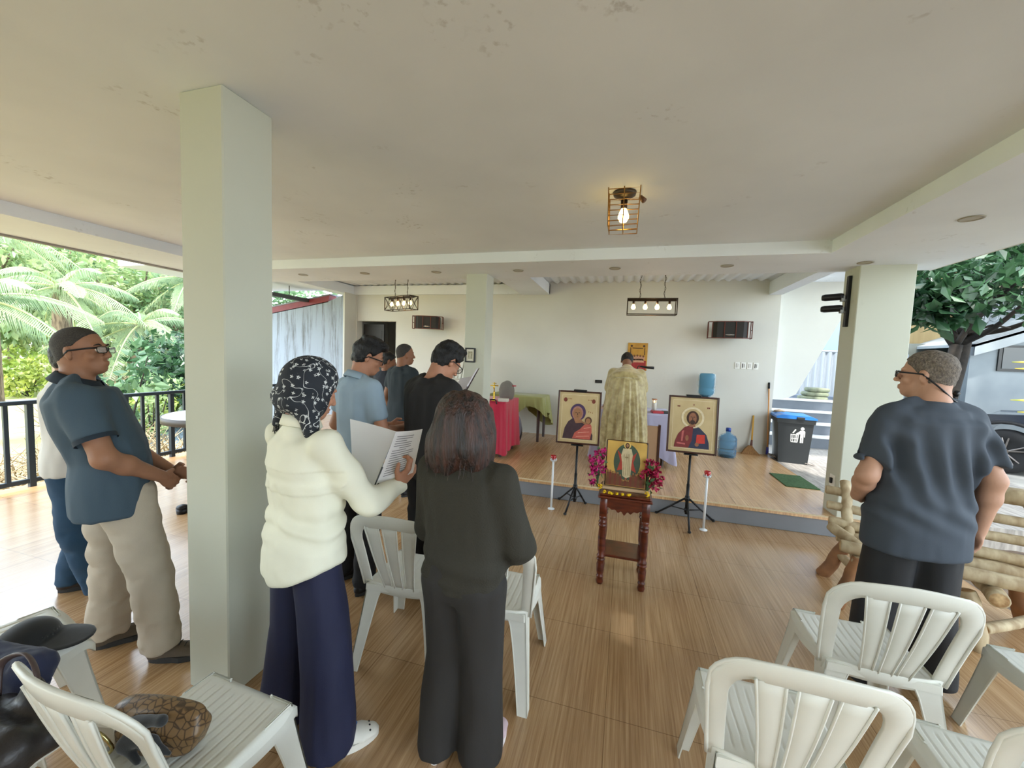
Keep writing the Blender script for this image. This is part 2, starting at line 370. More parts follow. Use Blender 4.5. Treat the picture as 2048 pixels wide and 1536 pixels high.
M_nose = mat('step_nosing', (190, 160, 130), .5, var=.15)
M_dark = mat('gutter_dark', (60, 62, 60), .6)
M_black = mat('black_metal', (26, 27, 29), .4, metal=.3)
M_railing = mat('railing_paint', (38, 50, 60), .4, metal=.2)
def ubox(name, lo, hi, m, bev=.004, **kw):
    b = MB(); b.box(lo, hi, bev=bev); return struct(name, b, m, **kw)
# floors
ubox('floor', (-6.42, -5.2, -.12), (2.72, 4.55, 0), M_floor, 0)
b = MB(); b.box((-6.42, 4.56, -.12), (2.33, YB, ZP-.03), 0); struct('floor_platform_base', b, M_grey_paint)
b = MB(); b.box((-6.42, 4.53, ZP-.03), (2.33, YB, ZP), 0); struct('floor_platform', b, M_floor_bright)
b = MB(); b.box((-6.40, 4.545, .004), (2.03, 4.562, ZP-.032), 0); struct('trim_step_riser', b, M_grey_paint)
b = MB(); b.box((-6.40, 4.525, ZP-.001), (2.03, 4.536, ZP+.004)); b.box((-6.40, 4.552, ZP-.001), (2.03, 4.562, ZP+.0035)); struct('trim_step_nosing', b, mat('nosing_metal', (214, 196, 160), .4))
M_greytile = mat('grey_stone_tile', (166, 160, 152), .55, rgb2=(130, 126, 120), vscale=5, vstretch=(6, 1, 1), bump=.15, bscale=25)
ubox('floor_side_yard', (2.33, 4.9, -.1), (5.2, 8.5, ZP-.012), M_greytile, 0)
# ceiling: raised field inside a lower border
b = MB(); b.box((-4.92, -4.6, ZC), (1.64, 4.07, ZC+.12), 0); struct('ceiling', b, M_ceil)
b = MB()
b.box((-5.86, -5.4, ZS), (-4.92, 4.86, ZS+.26)); b.box((1.64, -5.4, ZS), (2.78, 4.86, ZS+.26)); b.box((-4.92, 4.07, ZS), (1.64, 4.86, ZS+.26)); b.box((-4.92, -5.4, ZS), (1.64, -4.6, ZS+.26))
struct('ceiling_border', b, M_ceil)
b = MB(); b.box((-5.9, -5.4, ZS-.02), (-5.84, 4.88, ZS+.26)); struct('trim_left_fascia', b, mat('fascia_grey', (150, 146, 140), .7, var=.2))
b = MB(); b.prism([(2.80, ZS+.0), (2.98, ZS+.09), (2.98, ZS+.26), (2.80, ZS+.26)], 10.2, o=(0, 4.9, 0), ex=(1, 0, 0), ey=(0, 0, 1)); struct('trim_right_fascia', b, mat('fascia_white', (226, 222, 212), .6))
# porch roof behind: corrugated sheets on beams
b = MB(); xs = np.linspace(-6.0, 2.5, 213)
P = [[(x, y, 3.06+.022*math.sin(2*math.pi*(x)/.16)) for x in xs] for y in (4.86, 7.62)]; b.grid(P); Pt = [[(x, y, z+.004) for x, y, z in row][::-1] for row in P]; b.grid(Pt)
struct('ceiling_porch_sheets', b, M_ceil, smooth=True)
b = MB(); b.box((-1.98, 4.86, 2.84), (-1.44, YB, 3.03)); b.box((2.17, 4.86, 2.82), (2.36, YB, 3.03)); b.box((-6.1, 4.87, 2.86), (2.78, 4.98, 3.2)); b.box((-6.1, 4.98, 3.10), (2.6, 7.7, 3.2)); b.box((-5.98, 4.86, 2.84), (-5.7, YB+.02, 3.03)); b.box((-5.7, 7.32, 2.85), (-1.44, YB, 3.03)); struct('beam_and_gap_filler', b, M_ceil)  # third box is a filler added in the roof gap to stop stray sunlight
b = MB(); b.box((-4.4, -5.45, 0), (2.72, -5.3, ZS)); struct('wall_rear_light_blocker', b, M_wall)  # unseen wall added to cut the light from behind the camera
# columns
for nm, lo, hi in (('column', (-1.952, 1.33, 0), (-1.702, 1.58, ZC)), ('column', (-1.95, 4.6, 0), (-1.68, 4.86, 2.86)), ('column', (2.09, 4.58, 0), (2.53, 4.86, ZS+.02))):
    ubox(nm, lo, hi, M_col if nm else 0, .006)
# back wall with a doorway
b = MB(); b.box((-4.71, YB, 0), (2.35, YB+.16, 3.12)); b.box((-5.69, YB, 2.30), (-4.71, YB+.16, 3.12)); struct('wall_back', b, M_wall)
b = MB(); b.box((-5.72, 7.02, 0), (-5.69, YB, 2.86)); b.box((-6.02, YB-.02, 0), (-5.66, YB+.16, 3.12)); struct('wall_back_pier', b, M_wall)
b = MB(); b.box((-5.69, 8.6, 0), (-4.2, 8.65, 2.8)); b.box((-5.72, YB+.16, 0), (-5.69, 8.6, 2.8)); b.box((-4.6, YB+.16, 0), (-4.55, 8.6, 2.8)); b.box((-5.7, YB+.16, 2.5), (-4.2, 8.6, 2.55)); struct('wall_passage', b, mat('passage_wall', (150, 152, 148), .8))
d = empty('door_1', (-5.68, 7.66, ZP)); d.scale = (.84, 1, .98); d['kind'] = 'structure'
b = MB(); b.box((0, -.02, 0), (.62, .02, 2.1), bev=.004); b.box((.06, -.026, .25), (.56, -.018, .95)); b.box((.06, -.026, 1.1), (.56, -.018, 1.95)); b.build('door_panel', mat('door_dark', (52, 52, 52), .5), d)
b = MB(); b.tube([(.55, -.03, 1.0), (.55, -.07, 1.0), (.47, -.07, 1.0)], .01); b.build('door_handle', mat('steel', (170, 170, 168), .3, metal=.9), d)
ubox('floor_passage', (-5.7, YB, -.05), (-4.2, 8.6, ZP-.005), mat('passage_floor', (110, 100, 90), .6), 0)
# outside wall to the left with a sloping red roof edge
b = MB(); b.prism([(-10.5, -2.2), (-6.02, -2.2), (-6.02, 2.86), (-6.4, 2.72), (-10.5, 2.02)], .16, o=(0, YB+.14, 0), ex=(1, 0, 0), ey=(0, 0, 1), ez=(0, -1, 0)); struct('wall_left_annex', b, M_stain)
b = MB(); b.prism([(-10.6, 1.99), (-6.42, 2.70), (-6.38, 2.85), (-10.6, 2.14)], .22, o=(0, YB-.02, 0), ex=(1, 0, 0), ey=(0, 0, 1), ez=(0, 1, 0)); struct('trim_red_roof_edge', b, mat('red_fascia', (128, 44, 52), .5, var=.2))
b = MB(); b.prism([(-10.6, 2.15), (-6.38, 2.86), (-6.38, 2.89), (-10.6, 2.18)], 3.0, o=(0, YB, 0), ex=(1, 0, 0), ey=(0, 0, 1), ez=(0, 1, 0)); struct('roof_annex', b, mat('roof_grey', (120, 118, 122), .5))
b = MB(); b.box((-8.7, 4.88, 2.98), (-6.0, 7.56, 3.08)); struct('ceiling_left_eave', b, M_ceil)
# annex gutter hung on rods
g = empty('rain_gutter', (-7.0, 5.0, 2.70), label='dark metal rain gutter hung on rods above the red roof edge', cat='gutter')
b = MB(); b.prism([(-.06, 0), (.06, 0), (.08, .07), (.07, .07), (.05, .01), (-.05, .01), (-.07, .07), (-.08, .07)], 2.5, o=(0, 2.5, 0), ex=(1, 0, 0), ey=(0, 0, 1)); b.build('gutter_channel', M_dark, g)
for yy in (.5, 1.9):
    b = MB(); b.cyl((0, yy, .02), (0, yy, .34), .008); b.build('hanger_rod', M_dark, g)
# stair well on the right: plastered stringer wall, steps, landing
b = MB(); b.prism([(2.33, 1.10), (2.50, 1.09), (2.62, 1.10), (2.74, 1.14), (2.84, 1.2), (3.39, 2.48), (3.85, 3.5), (2.33, 3.5)], .14, o=(0, 8.0, 0), ex=(1, 0, 0), ey=(0, 0, 1), ez=(0, -1, 0)); struct('wall_stair_stringer', b, M_wall)
b = MB(); b.box((2.33, 6.3, 3.1), (3.9, 7.98, 3.2)); b.box((2.33, 7.98, 3.4), (4.0, 10.4, 3.5)); struct('ceiling_stair_and_shade_slab', b, M_ceil)  # first slab is added out of view to keep sun off the stringer wall
b = MB(); b.box((2.33, 7.9, 2.78), (4.0, 7.98, 3.1)); struct('beam_stair', b, M_wall)
b = MB(); b.box((2.34, 8.0, -.1), (2.5, 8.45, 1.08)); struct('wall_stair_foot', b, M_wall)
st = empty('stair_flight', (0, 0, 0)); st['kind'] = 'structure'
M_step = mat('step_slate', (92, 99, 108), .5, var=.15, vscale=4); M_tread = mat('tread_white', (205, 206, 204), .5, var=.1)
for i in range(4):
    b = MB(); b.box((2.5, 8.47+.28*i, 0), (4.6, 8.47+.28*i+.30, ZP+.205*(i+1)-.03)); b.build('step_riser', M_step, st)
    b = MB(); b.box((2.5, 8.455+.28*i, ZP+.205*(i+1)-.03), (4.6, 8.47+.28*i+.30, ZP+.205*(i+1)), bev=.004); b.build('step_tread', M_tread, st)
ubox('floor_landing', (2.5, 9.6, 0), (5.8, 11.4, .985), M_step, 0)
b = MB(); b.box((2.2, 11.4, 0), (5.9, 11.5, 3.6)); struct('wall_far_blue', b, mat('pale_blue_wall', (136, 156, 182), .8))
b = MB(); xs = np.linspace(3.55, 5.8, 91); f = [[(x, 10.5+.035*math.sin(2*math.pi*x/.13), z) for x in xs] for z in (1.05, 2.03)]; b.grid(f); b.box((3.55, 10.5, 2.02), (5.8, 10.55, 2.07))
fe = empty('corrugated_fence', (3.55, 10.5, 1.0), label='white corrugated metal fence panel at the top of the grey steps', cat='fence')
o = b.build('corrugated_panel', mat('white_sheet', (150, 158, 166), .55), fe, True); o.location = (-3.55, -10.5, -1.0)
# window-less outdoor grounds
def terrain(name, x0, x1, y0, y1, n, fz, m):
    xs = np.linspace(x0, x1, n); ys = np.linspace(y0, y1, n); b = MB(); b.grid([[(x, y, fz(x, y)) for x in xs] for y in ys]); return struct(name, b, m, True)
# ------------------------------------------------------------------ outdoors
def leaf_mat(name, rgb, rgb2, tr=.45, sc=.6):
    m = bpy.data.materials.new(name); m.use_nodes = True; nt = m.node_tree; N = nt.nodes.new; L = nt.links.new; nt.nodes.remove(nt.nodes['Principled BSDF'])
    out = nt.nodes['Material Output']; tc = N('ShaderNodeTexCoord'); n = N('ShaderNodeTexNoise'); n.inputs['Scale'].default_value = sc; n.inputs['Detail'].default_value = 4; L(tc.outputs['Object'], n.inputs[0])
    r = N('ShaderNodeValToRGB'); r.color_ramp.elements[0].position = .38; r.color_ramp.elements[1].position = .62; r.color_ramp.elements[0].color = (*lin(rgb2), 1); r.color_ramp.elements[1].color = (*lin(rgb), 1); L(n.outputs[0], r.inputs[0])
    d = N('ShaderNodeBsdfDiffuse'); t = N('ShaderNodeBsdfTranslucent'); g = N('ShaderNodeBsdfGlossy'); g.inputs['Roughness'].default_value = .35; mx = N('ShaderNodeMixShader'); mx.inputs[0].default_value = tr
    L(r.outputs[0], d.inputs[0]); L(r.outputs[0], t.inputs[0]); L(d.outputs[0], mx.inputs[1]); L(t.outputs[0], mx.inputs[2])
    m2 = N('ShaderNodeMixShader'); m2.inputs[0].default_value = .05; L(mx.outputs[0], m2.inputs[1]); L(g.outputs[0], m2.inputs[2]); L(m2.outputs[0], out.inputs[0])
    return m
M_leafp = leaf_mat('leaf_pale', (176, 190, 134), (112, 140, 88)); M_leafy = leaf_mat('leaf_yellow_green', (166, 176, 84), (112, 142, 60))
M_leafd = leaf_mat('leaf_dark', (58, 92, 56), (26, 52, 34), .25, 1.5); M_leafm = leaf_mat('leaf_mid', (122, 150, 106), (64, 98, 64), .35)
M_palm = leaf_mat('palm_leaf', (158, 176, 134), (98, 126, 88), .3)
M_bark = mat('bark', (128, 112, 92), .9, rgb2=(74, 62, 50), vscale=3, vstretch=(6, 6, 1), bump=.6, bscale=20)
M_barkd = mat('bark_dark', (58, 50, 42), .9, rgb2=(30, 27, 24), vscale=4, bump=.6, bscale=25)
M_grass = mat('grass_field', (150, 160, 98), .95, rgb2=(166, 154, 118), vscale=.35, vstretch=(1, 2.2, 1), detail=6, ramp=(.42, .6), bump=.5, bscale=6)
M_bank = mat('river_bank', (146, 134, 104), .95, rgb2=(104, 102, 70), vscale=1.2, detail=6, bump=.7, bscale=9)
M_soil = mat('dark_soil', (104, 90, 76), .95, rgb2=(62, 54, 48), vscale=6, detail=8, bump=.8, bscale=22)
M_conc = mat('driveway_concrete', (188, 184, 174), .8, rgb2=(158, 154, 146), vscale=1.5, bump=.2, bscale=30)
M_water = mat('river_water', (116, 130, 140), .07, spec=.9, bump=.35, bscale=3.5, bstretch=(1, 2, 1))
M_rock = mat('river_rock', (176, 158, 136), .85, rgb2=(122, 112, 100), vscale=5, bump=.5, bscale=12)
def sm(a, b, x): t = min(1, max(0, (x-a)/(b-a))); return t*t*(3-2*t)
def river_edge(x, y): return (y-(6.6+.46*(-x-11)))          # > 0 inside the channel (towards +y)
def land_z(x, y):
    d = -x-6.5; z = -.35-.75*sm(0, 4.5, d)+.10*math.sin(x*.9+y*.4)*sm(1, 5, d)
    r = sm(-1.0, .8, river_edge(x, y))*sm(1.0, 3.0, d)*(1-sm(19, 21.5, d)); z -= .75*r
    z += .35*sm(20, 30, d)+.012*max(0, d-30); return z
terrain('ground_field', -110, -6.45, -60, 80, 150, land_z, M_grass)
b = MB(); b.box((-10.5, 2.2, -1.3), (-6.45, 7.4, -.30)); 
terrain('ground_bank', -13.5, -6.44, -4, 12.5, 70, lambda x, y: land_z(x, y)+.03+.08*mnoise.noise(Vector((x*1.4, y*1.4, 0))), M_bank)
b = MB(); b.grid([[(x, y, -1.52) for x in np.linspace(-29, -6.6, 12)] for y in np.linspace(4, 40, 12)]); struct('water_river', b, M_water)
b = MB(); b.box((2.72, -8, -.4), (5.1, 4.9, -.03)); struct('ground_soil', b, M_soil)
terrain('ground_soil_surface', 2.7, 5.2, -8, 4.95, 60, lambda x, y: -.02+.025*mnoise.noise(Vector((x*6, y*6, 0)))+.03*mnoise.noise(Vector((x*2, y*2, 3))), M_soil)
b = MB(); b.box((4.3, 3.2, -.4), (30, 26, -.01)); b.box((5.1, -12, -.4), (30, 3.2, -.012)); struct('ground_driveway', b, M_conc)
b = MB(); b.box((-6.5, -60, -.5), (30, -5.2, -.13)); b.box((5.1, -60, -.5), (60, -11, -.131)); struct('ground_bounce_behind', b, M_conc)  # unseen ground, pale concrete chosen to bounce neutral light onto the ceiling
b = MB(); b.box((-6.42, -5.2, -2.2), (-6.36, 7.4, -.12)); struct('wall_balcony_edge', b, mat('concrete_edge', (170, 168, 160), .8))
# rocks in and beside the river
def rock(p, r, seed):
    b = MB(); rr = random.Random(seed); s = (r*rr.uniform(.9, 1.5), r*rr.uniform(.8, 1.2), r*rr.uniform(.5, .8))
    b.ell((0, 0, 0), s, 12, 8, f=lambda q: 1+.18*mnoise.noise(Vector(tuple(q*(1.6/r)+seed)))); o = b.build('river_rock', M_rock, None, True); o.location = p; return o
rk = [(atz(312, 832, -1.5), .62, 'long flat tan rock in the river, nearest the balcony railing'), (atz(358, 822, -1.5), .6, 'rounded tan rock in the river beside the white column'),
      (atz(350, 800, -1.5), .4, 'small dark rock poking out of the river behind the tan ones'), (atz(322, 797, -1.5), .35, 'small rock in the river near the far bank')]
for i, (p, r, lb) in enumerate(rk):
    o = rock((p[0], p[1], -1.5), r, 5+i*3); tag(o, lb, 'rock', 'rocks in the river')
p = atz(52, 925, -1.0); o = rock((-9.6, 4.0, land_z(-9.6, 4.0)+.06), .25, 44); tag(o, 'pale stone lying in the dry brush just outside the balcony railing', 'rock')
# dry brush on the bank
def brush(n, cx, cy, sx, sy, h, r, seed, name, m, label, cat):
    rr = random.Random(seed); b = MB()
    for i in range(n):
        x = cx+rr.uniform(-sx, sx); y = cy+rr.uniform(-sy, sy); z = land_z(x, y)+rr.uniform(-.05, h*.5); a = rr.uniform(0, 6.28); e = rr.uniform(-.3, 1.1); L_ = rr.uniform(.3, 1.1)
        d = V(math.cos(a)*math.cos(e), math.sin(a)*math.cos(e), math.sin(e)); q = V(rr.uniform(-.2, .2), rr.uniform(-.2, .2), rr.uniform(-.1, .25))
        b.tube([V(x, y, z), V(x, y, z)+d*L_*.5+q*.5, V(x, y, z)+d*L_+q*.2], [r, r*.8, r*.3], n=4, cap=False)
    o = b.build(name, m); tag(o, label, cat, kind='stuff'); return o
M_twig = mat('dry_twigs', (184, 168, 134), .9, rgb2=(120, 104, 78), vscale=2)
brush(1500, -9.7, 3.6, 2.0, 2.2, .5, .011, 3, 'dry_brush', M_twig, 'tangle of dry tan twigs on the bank below the balcony railing', 'brush')
brush(700, -13.5, 7.6, 1.8, 1.0, .5, .014, 4, 'bank_debris', M_twig, 'dry sticks and debris piled at the edge of the river', 'brush')
brush(500, -27.5, 19, 2.5, 4.5, .6, .03, 9, 'bank_debris', M_twig, 'bleached driftwood and dry grass along the far river bank', 'brush')
def leaves_mesh(name, C, size, m, parent=None, up=.35, asp=.5, seed=0, dirs=None):
    """one quad leaf per centre, folded a little along its rib"""
    r = np.random.default_rng(seed); n = len(C); C = np.asarray(C, float)
    d = r.normal(size=(n, 3)) if dirs is None else dirs+r.normal(size=(n, 3))*.35; d[:, 2] -= .25; d /= np.linalg.norm(d, axis=1)[:, None]
    u = r.normal(size=(n, 3)); u[:, 2] += up*3; w = np.cross(d, u); w /= np.linalg.norm(w, axis=1)[:, None]; nn = np.cross(w, d)
    s = (size*(.6+.8*r.random(n)))[:, None]
    v = np.stack([C, C+d*s*.5+w*s*asp*.5-nn*s*.06, C+d*s, C+d*s*.5-w*s*asp*.5-nn*s*.06], 1).reshape(-1, 3)
    return np_mesh(name, v, np.arange(4*n).reshape(-1, 4), m, parent, False)
def blob_points(n, c, rad, r, shell=.55):
    p = r.normal(size=(n, 3)); p /= np.linalg.norm(p, axis=1)[:, None]; q = (shell+(1-shell)*r.random(n)**.5)[:, None]
    return np.asarray(c)+p*q*np.asarray(rad)
def tree(loc, h, crown_r, lm, bm, label, cat='tree', name='broadleaf_tree', n=1500, ls=.35, blobs=9, seed=0, squash=.7, trunk_r=.16, group=None, crown_z=None):
    t = empty(name, loc, label=label, cat=cat, group=group); r = np.random.default_rng(seed); cz = h-crown_r*squash if crown_z is None else crown_z
    b = MB(); top = V(r.normal()*.2, r.normal()*.2, cz); tk = smooth_path([V(0, 0, -.3), V(r.normal()*.15, r.normal()*.15, cz*.5), top], 5); b.tube(tk, list(np.linspace(trunk_r, trunk_r*.55, len(tk))), n=9)
    P = []; per = n//blobs; D = []
    for i in range(blobs):
        a = 2.4*i+r.random(); q = r.random()**.5*crown_r*.75; c = V(math.cos(a)*q, math.sin(a)*q, cz+(r.random()-.45)*crown_r*squash*1.5)
        b.tube(smooth_path([tk[-3], (tk[-3]+c)/2+V(0, 0, -.1*crown_r), c], 4), list(np.linspace(trunk_r*.5, trunk_r*.12, 9)), n=5)
        rad = crown_r*(.32+.25*r.random()); pts = blob_points(per, c, (rad, rad, rad*squash), r); P.append(pts); D.append((pts-c)/rad)
    b.build('trunk', bm, t, True); leaves_mesh('crown', np.concatenate(P), ls, lm, t, seed=seed, dirs=np.concatenate(D)); return t
def palm(loc, h, lean, fr, nf, m, label, seed=0, ls=3.2, tr=.18, group=None):
    t = empty('coconut_palm', loc, label=label, cat='palm tree', group=group); r = random.Random(seed)
    b = MB(); tk = smooth_path([V(0, 0, -.4), V(lean[0]*.35, lean[1]*.35, h*.5), V(lean[0], lean[1], h)], 8); rad = [tr*(1.35-.5*i/(len(tk)-1))*(1+.05*(i % 2)) for i in range(len(tk))]; rad[0] *= 1.4
    b.tube(tk, rad, n=12); b.build('trunk', M_bark, t, True); top = tk[-1]; V_ = []; F_ = []; sp = MB()
    for i in range(nf):
        a = i*2.399+r.random()*.4; e = .95-1.5*(i/nf)+r.uniform(-.1, .1); L_ = ls*r.uniform(.85, 1.1); d0 = V(math.cos(a), math.sin(a), 0); pts = []
        for k in range(15):
            q = k/14; pts.append(top+d0*L_*(q*math.cos(e)*.95+.05*q)+V(0, 0, L_*(q*math.sin(e)-.62*q*q)))
        sp.tube(pts, list(np.linspace(.045, .008, 15)), n=5, cap=False)
        for k in range(1, 56):
            q = k/56*14; j = min(int(q), 13); p = pts[j]*(1-(q-j))+pts[j+1]*(q-j); dd = nrm(pts[j+1]-pts[j]); sd = nrm(np.cross(dd, V(0, 0, 1)))
            ll = fr*math.sin(math.pi*min(1, .12+.86*k/56))**.7*r.uniform(.85, 1.1)
            for s_ in (-1, 1):
                w = .020; o = sd*s_; e1 = p+o*ll*.55+dd*ll*.25+V(0, 0, -ll*.22); e2 = p+o*ll*.62+dd*ll*.5+V(0, 0, -ll*.80); n0 = len(V_)
                V_ += [p-dd*w*.6, p+dd*w*.6, e1+dd*w, e1-dd*w*.4, e2]; F_ += [(n0, n0+1, n0+2, n0+3), (n0+3, n0+2, n0+4, n0+4)]
    me_f = [f if f[2] != f[3] else f[:3] for f in F_]
    link_mesh('fronds', V_, me_f, m, t); sp.build('frond_ribs', mat('palm_rib', (170, 176, 120), .6), t); return t
G = 'trees beyond the balcony railing'
def gl(x, y): return (x, y, land_z(x, y))
for i, (u, dist, h, cr, lm, n, ls, lb) in enumerate([
    (-70, 34, 11, 4.2, M_leafp, 4200, .42, 'tall pale green tree at the far left edge beyond the field'),
    (20, 45, 14, 5.0, M_leafm, 4600, .5, 'tall grey-green tree behind the leftmost palms'),
    (95, 60, 18, 6.5, M_leafp, 4600, .6, 'farthest pale green tree at the back of the field'),
    (150, 36, 11.5, 4.2, M_leafp, 4600, .42, 'broad pale green tree behind the thick palm trunk'),
    (215, 48, 14, 5.2, M_leafy, 4600, .5, 'yellow-green tree in the middle of the treeline beyond the river'),
    (275, 33, 10, 3.6, M_leafp, 4600, .38, 'pale leafy tree behind the short leaning palm'),
    (330, 44, 12, 4.6, M_leafm, 4600, .45, 'grey-green tree far beyond the river beside the white column'),
    (392, 31, 9.5, 3.6, M_leafm, 3600, .36, 'mid green tree beyond the river, mostly hidden by the white column')]):
    d = RW@np.array([(u-CX)/FPX, .1, 1.]); d[2] = 0; d = nrm(d); x, y = d[0]*dist, d[1]*dist
    tree(gl(x, y), h, cr, lm, M_bark, lb, n=n, ls=ls, seed=20+i, blobs=26, squash=.95, group=G, trunk_r=.25, crown_z=h*.47)
def pp(u, v, dist):
    d = RW@np.array([(u-CX)/FPX, -(v-CY)/FPX, 1.]); d = d/math.hypot(d[0], d[1]); return V(0, 0, CAM_H)+d*dist
for (u, v, dist, fr, nf, ls, lb, tr) in [(122, 576, 22, .6, 15, 2.7, 'coconut palm with a thick grey trunk behind the men on the balcony', .26), (282, 650, 23, .6, 14, 2.9, 'short coconut palm leaning over the river bank beside the column', .30),
                             (-60, 600, 16, .55, 13, 2.4, 'coconut palm whose drooping fronds enter from the left edge', .2), (385, 560, 28, .7, 15, 3.0, 'distant coconut palm crown high beside the white column', .22), (-30, 452, 26, .7, 13, 3.2, 'tall coconut palm with fronds against the sky at the top left', .2)]:
    c = pp(u, v, dist); gz = land_z(c[0], c[1]); palm((c[0], c[1], gz), c[2]-gz, (0, 0), fr, nf, M_palm, lb, seed=int(u+200), ls=ls, tr=tr, group='coconut palms')
def bush(p, r_, lm, label, n=1400, ls=.16, seed=1, name='leafy_bush', h=1.0):
    t = empty(name, p, label=label, cat='bush'); r = np.random.default_rng(seed); b = MB(); P = []
    for i in range(8):
        c = V(r.normal()*r_*.4, r.normal()*r_*.4, r_*h*(.3+.7*r.random())); b.tube([V(0, 0, -.1), c*.5+V(0, 0, .05), c], [.03, .02, .008], n=5); P.append(blob_points(n//8, c, (r_*.5, r_*.5, r_*.45), r))
    b.build('stems', M_barkd, t); leaves_mesh('leaves', np.concatenate(P), ls, lm, t, seed=seed); return t
for (u, v, dist, r_, lm, lb, n, ls) in [(338, 700, 21, 2.6, M_leafd, 'dark green bushy tree beside the white column beyond the river', 3500, .3), (335, 745, 19, 1.5, M_leafy, 'yellow-green shrub on the far bank beside the column', 2200, .22),
                               (236, 696, 13, .75, M_leafm, 'small sapling with drooping hand-shaped leaves on the near bank', 420, .26), (60, 735, 30, 1.6, M_leafy, 'low bright bush in the field behind the left palm', 1500, .25), (302, 760, 17, .6, M_leafp, 'low green plants around the palm base', 500, .16)]:
    c = pp(u, v, dist); gz = land_z(c[0], c[1]); k = c[2]-gz
    bush((c[0], c[1], gz), max(r_, .3), lm, lb, n=n, ls=ls, seed=int(u), h=max(.5, k/r_) if r_ < 1 else 1.1)
# tree behind the annex roof seen through the gap
tree((-12.0, 12.2, -.8), 5.8, 2.2, M_leafm, M_bark, 'green tree showing above the red roof edge beside the column', n=2600, ls=.22, seed=61, blobs=12, squash=.8)
# railing on the balcony
rl = empty('balcony_railing', (-6.31, 0, 0), label='black metal railing with square balusters along the balcony edge', cat='railing')
b = MB(); b.box((-.03, -3.1, .925), (.03, 7.0, .97), bev=.005); b.build('top_rail', M_railing, rl)
b = MB(); b.box((-.02, -3.1, .045), (.02, 7.0, .095), bev=.005); b.build('bottom_rail', M_railing, rl)
yy = -3.0; k = 0
while yy < 7.0:
    post = k % 8 == 0; w = .026 if post else .018
    if yy > 1.2:
        b = MB(); b.box((-w, yy-w, 0 if post else .09), (w, yy+w, .93), bev=.003); b.build('post' if post else 'baluster', M_railing, rl)
    else:
        if k == 0: bb = MB()
        bb.box((-w, yy-w, 0 if post else .09), (w, yy+w, .93))
    yy += .178; k += 1
tag(bb.build('balusters', M_railing, rl), kind='stuff')
# round table on the balcony
rt = empty('round_table', (-5.18, 3.95, 0), label='round table with a pale marbled top and dark rim by the balcony railing', cat='table')
b = MB(); b.lathe((0, 0, 0), [(.0, .71), (.56, .71), (.575, .72), (.575, .745), (.56, .752), (0, .752)], 48); b.build('table_top', mat('table_top_pale', (206, 208, 212), .25, rgb2=(176, 178, 184), vscale=3), rt, False)
b = MB(); b.lathe((0, 0, 0), [(.57, .66), (.585, .665), (.585, .748), (.577, .748), (.577, .67), (.57, .668)], 48); b.build('rim', mat('table_rim', (74, 68, 60), .5), rt, True)
b = MB(); b.lathe((0, 0, 0), [(.05, .03), (.045, .1), (.035, .4), (.045, .66), (.12, .71)], 16); b.build('pedestal', M_black, rt, True)
for k in range(4):
    b = MB(); a = k*math.pi/2+.6; b.tube([V(0, 0, .09), V(math.cos(a)*.2, math.sin(a)*.2, .06), V(math.cos(a)*.34, math.sin(a)*.34, .02)], [.03, .025, .02], n=8); b.build('leg', M_black, rt, True)
# dark round thing behind the column foot: wheel of a small stand
b = MB(); c = atz(369, 1027, 0); b.tube([(0, 0, .0), (0, 0, .05)], [.045, .05], n=16); b.ell((0, 0, .06), (.05, .05, .025), 16, 6); o = b.build('door_stopper', M_black, None, True); o.location = (c[0]-.03, c[1], 0); tag(o, 'small black round stopper on the floor left of the white column', 'stopper')
# ---- right side: retaining wall, neighbour house, tree, car
b = MB(); b.box((5.2, 12.0, -.2), (22, 12.6, 2.35)); struct('wall_retaining', b, mat('mossy_concrete', (112, 118, 112), .9, rgb2=(74, 82, 74), vscale=1.2, bump=.4, bscale=9))
b = MB(); b.box((4.6, 12.3, 2.35), (7.72, 12.5, 5.2)); struct('wall_beige', b, mat('beige_wall', (168, 148, 106), .85, rgb2=(138, 118, 82), vscale=1.2, vstretch=(3, 1, .4)))
bw = empty('breeze_block_screen', (7.74, 12.35, 2.35), label='white pierced breeze-block screen above the grey retaining wall', cat='screen')
M_bb = mat('breeze_white', (158, 162, 162), .8); b = MB(); b2 = MB()
for i in range(15):
    for j in range(4):
        x, z = i*.27, .28+j*.27
        b.box((x, 0, z), (x+.27, .08, z+.022)); b.box((x, 0, z), (x+.022, .08, z+.27)); b.tube([V(x+.135+.085*math.cos(t), .04, z+.135+.085*math.sin(t)) for t in np.linspace(0, 2*math.pi, 9)[:-1]], .016, n=4, closed=True)
        for a in range(4):
            ca, sa = math.cos(a*math.pi/2+.785), math.sin(a*math.pi/2+.785); b.tube([V(x+.135+ca*.085, .04, z+.135+sa*.085), V(x+.135+ca*.18, .04, z+.135+sa*.18)], .013, n=4)
b.build('pierced_blocks', M_bb, bw); b2.box((0, -.03, .005), (4.1, .12, .28)); b2.box((0, -.02, 1.36), (4.1, .1, 1.46)); b2.build('block_base', mat('beige_ledge', (150, 138, 112), .8), bw)
b = MB(); b.box((7.74, 13.2, 2.35), (16, 13.3, 6)); b.box((4.6, 10.7, 5.2), (18, 12.7, 5.3)); struct('wall_far_house_and_shade_eave', b, mat('far_dark_house', (70, 76, 78), .8))  # second box is an invented eave out of view, shading the beige wall
ho = empty('small_house', (6.9, 10.6, 0), label='small grey-blue garage building with a white sloping roof edge behind the dark car', cat='house')
M_hw = mat('house_wall', (150, 158, 162), .85, rgb2=(132, 141, 146), vscale=1.2)
b = MB(); b.prism([(.0, -.1), (9, -.1), (9, 3.1), (4.4, 3.9), (.0, 2.15)], .15, ex=(1, 0, 0), ey=(0, 0, 1), ez=(0, 1, 0)); b.box((.0, .16, -.1), (.14, 4.5, 2.1)); b.build('house_wall', M_hw, ho)
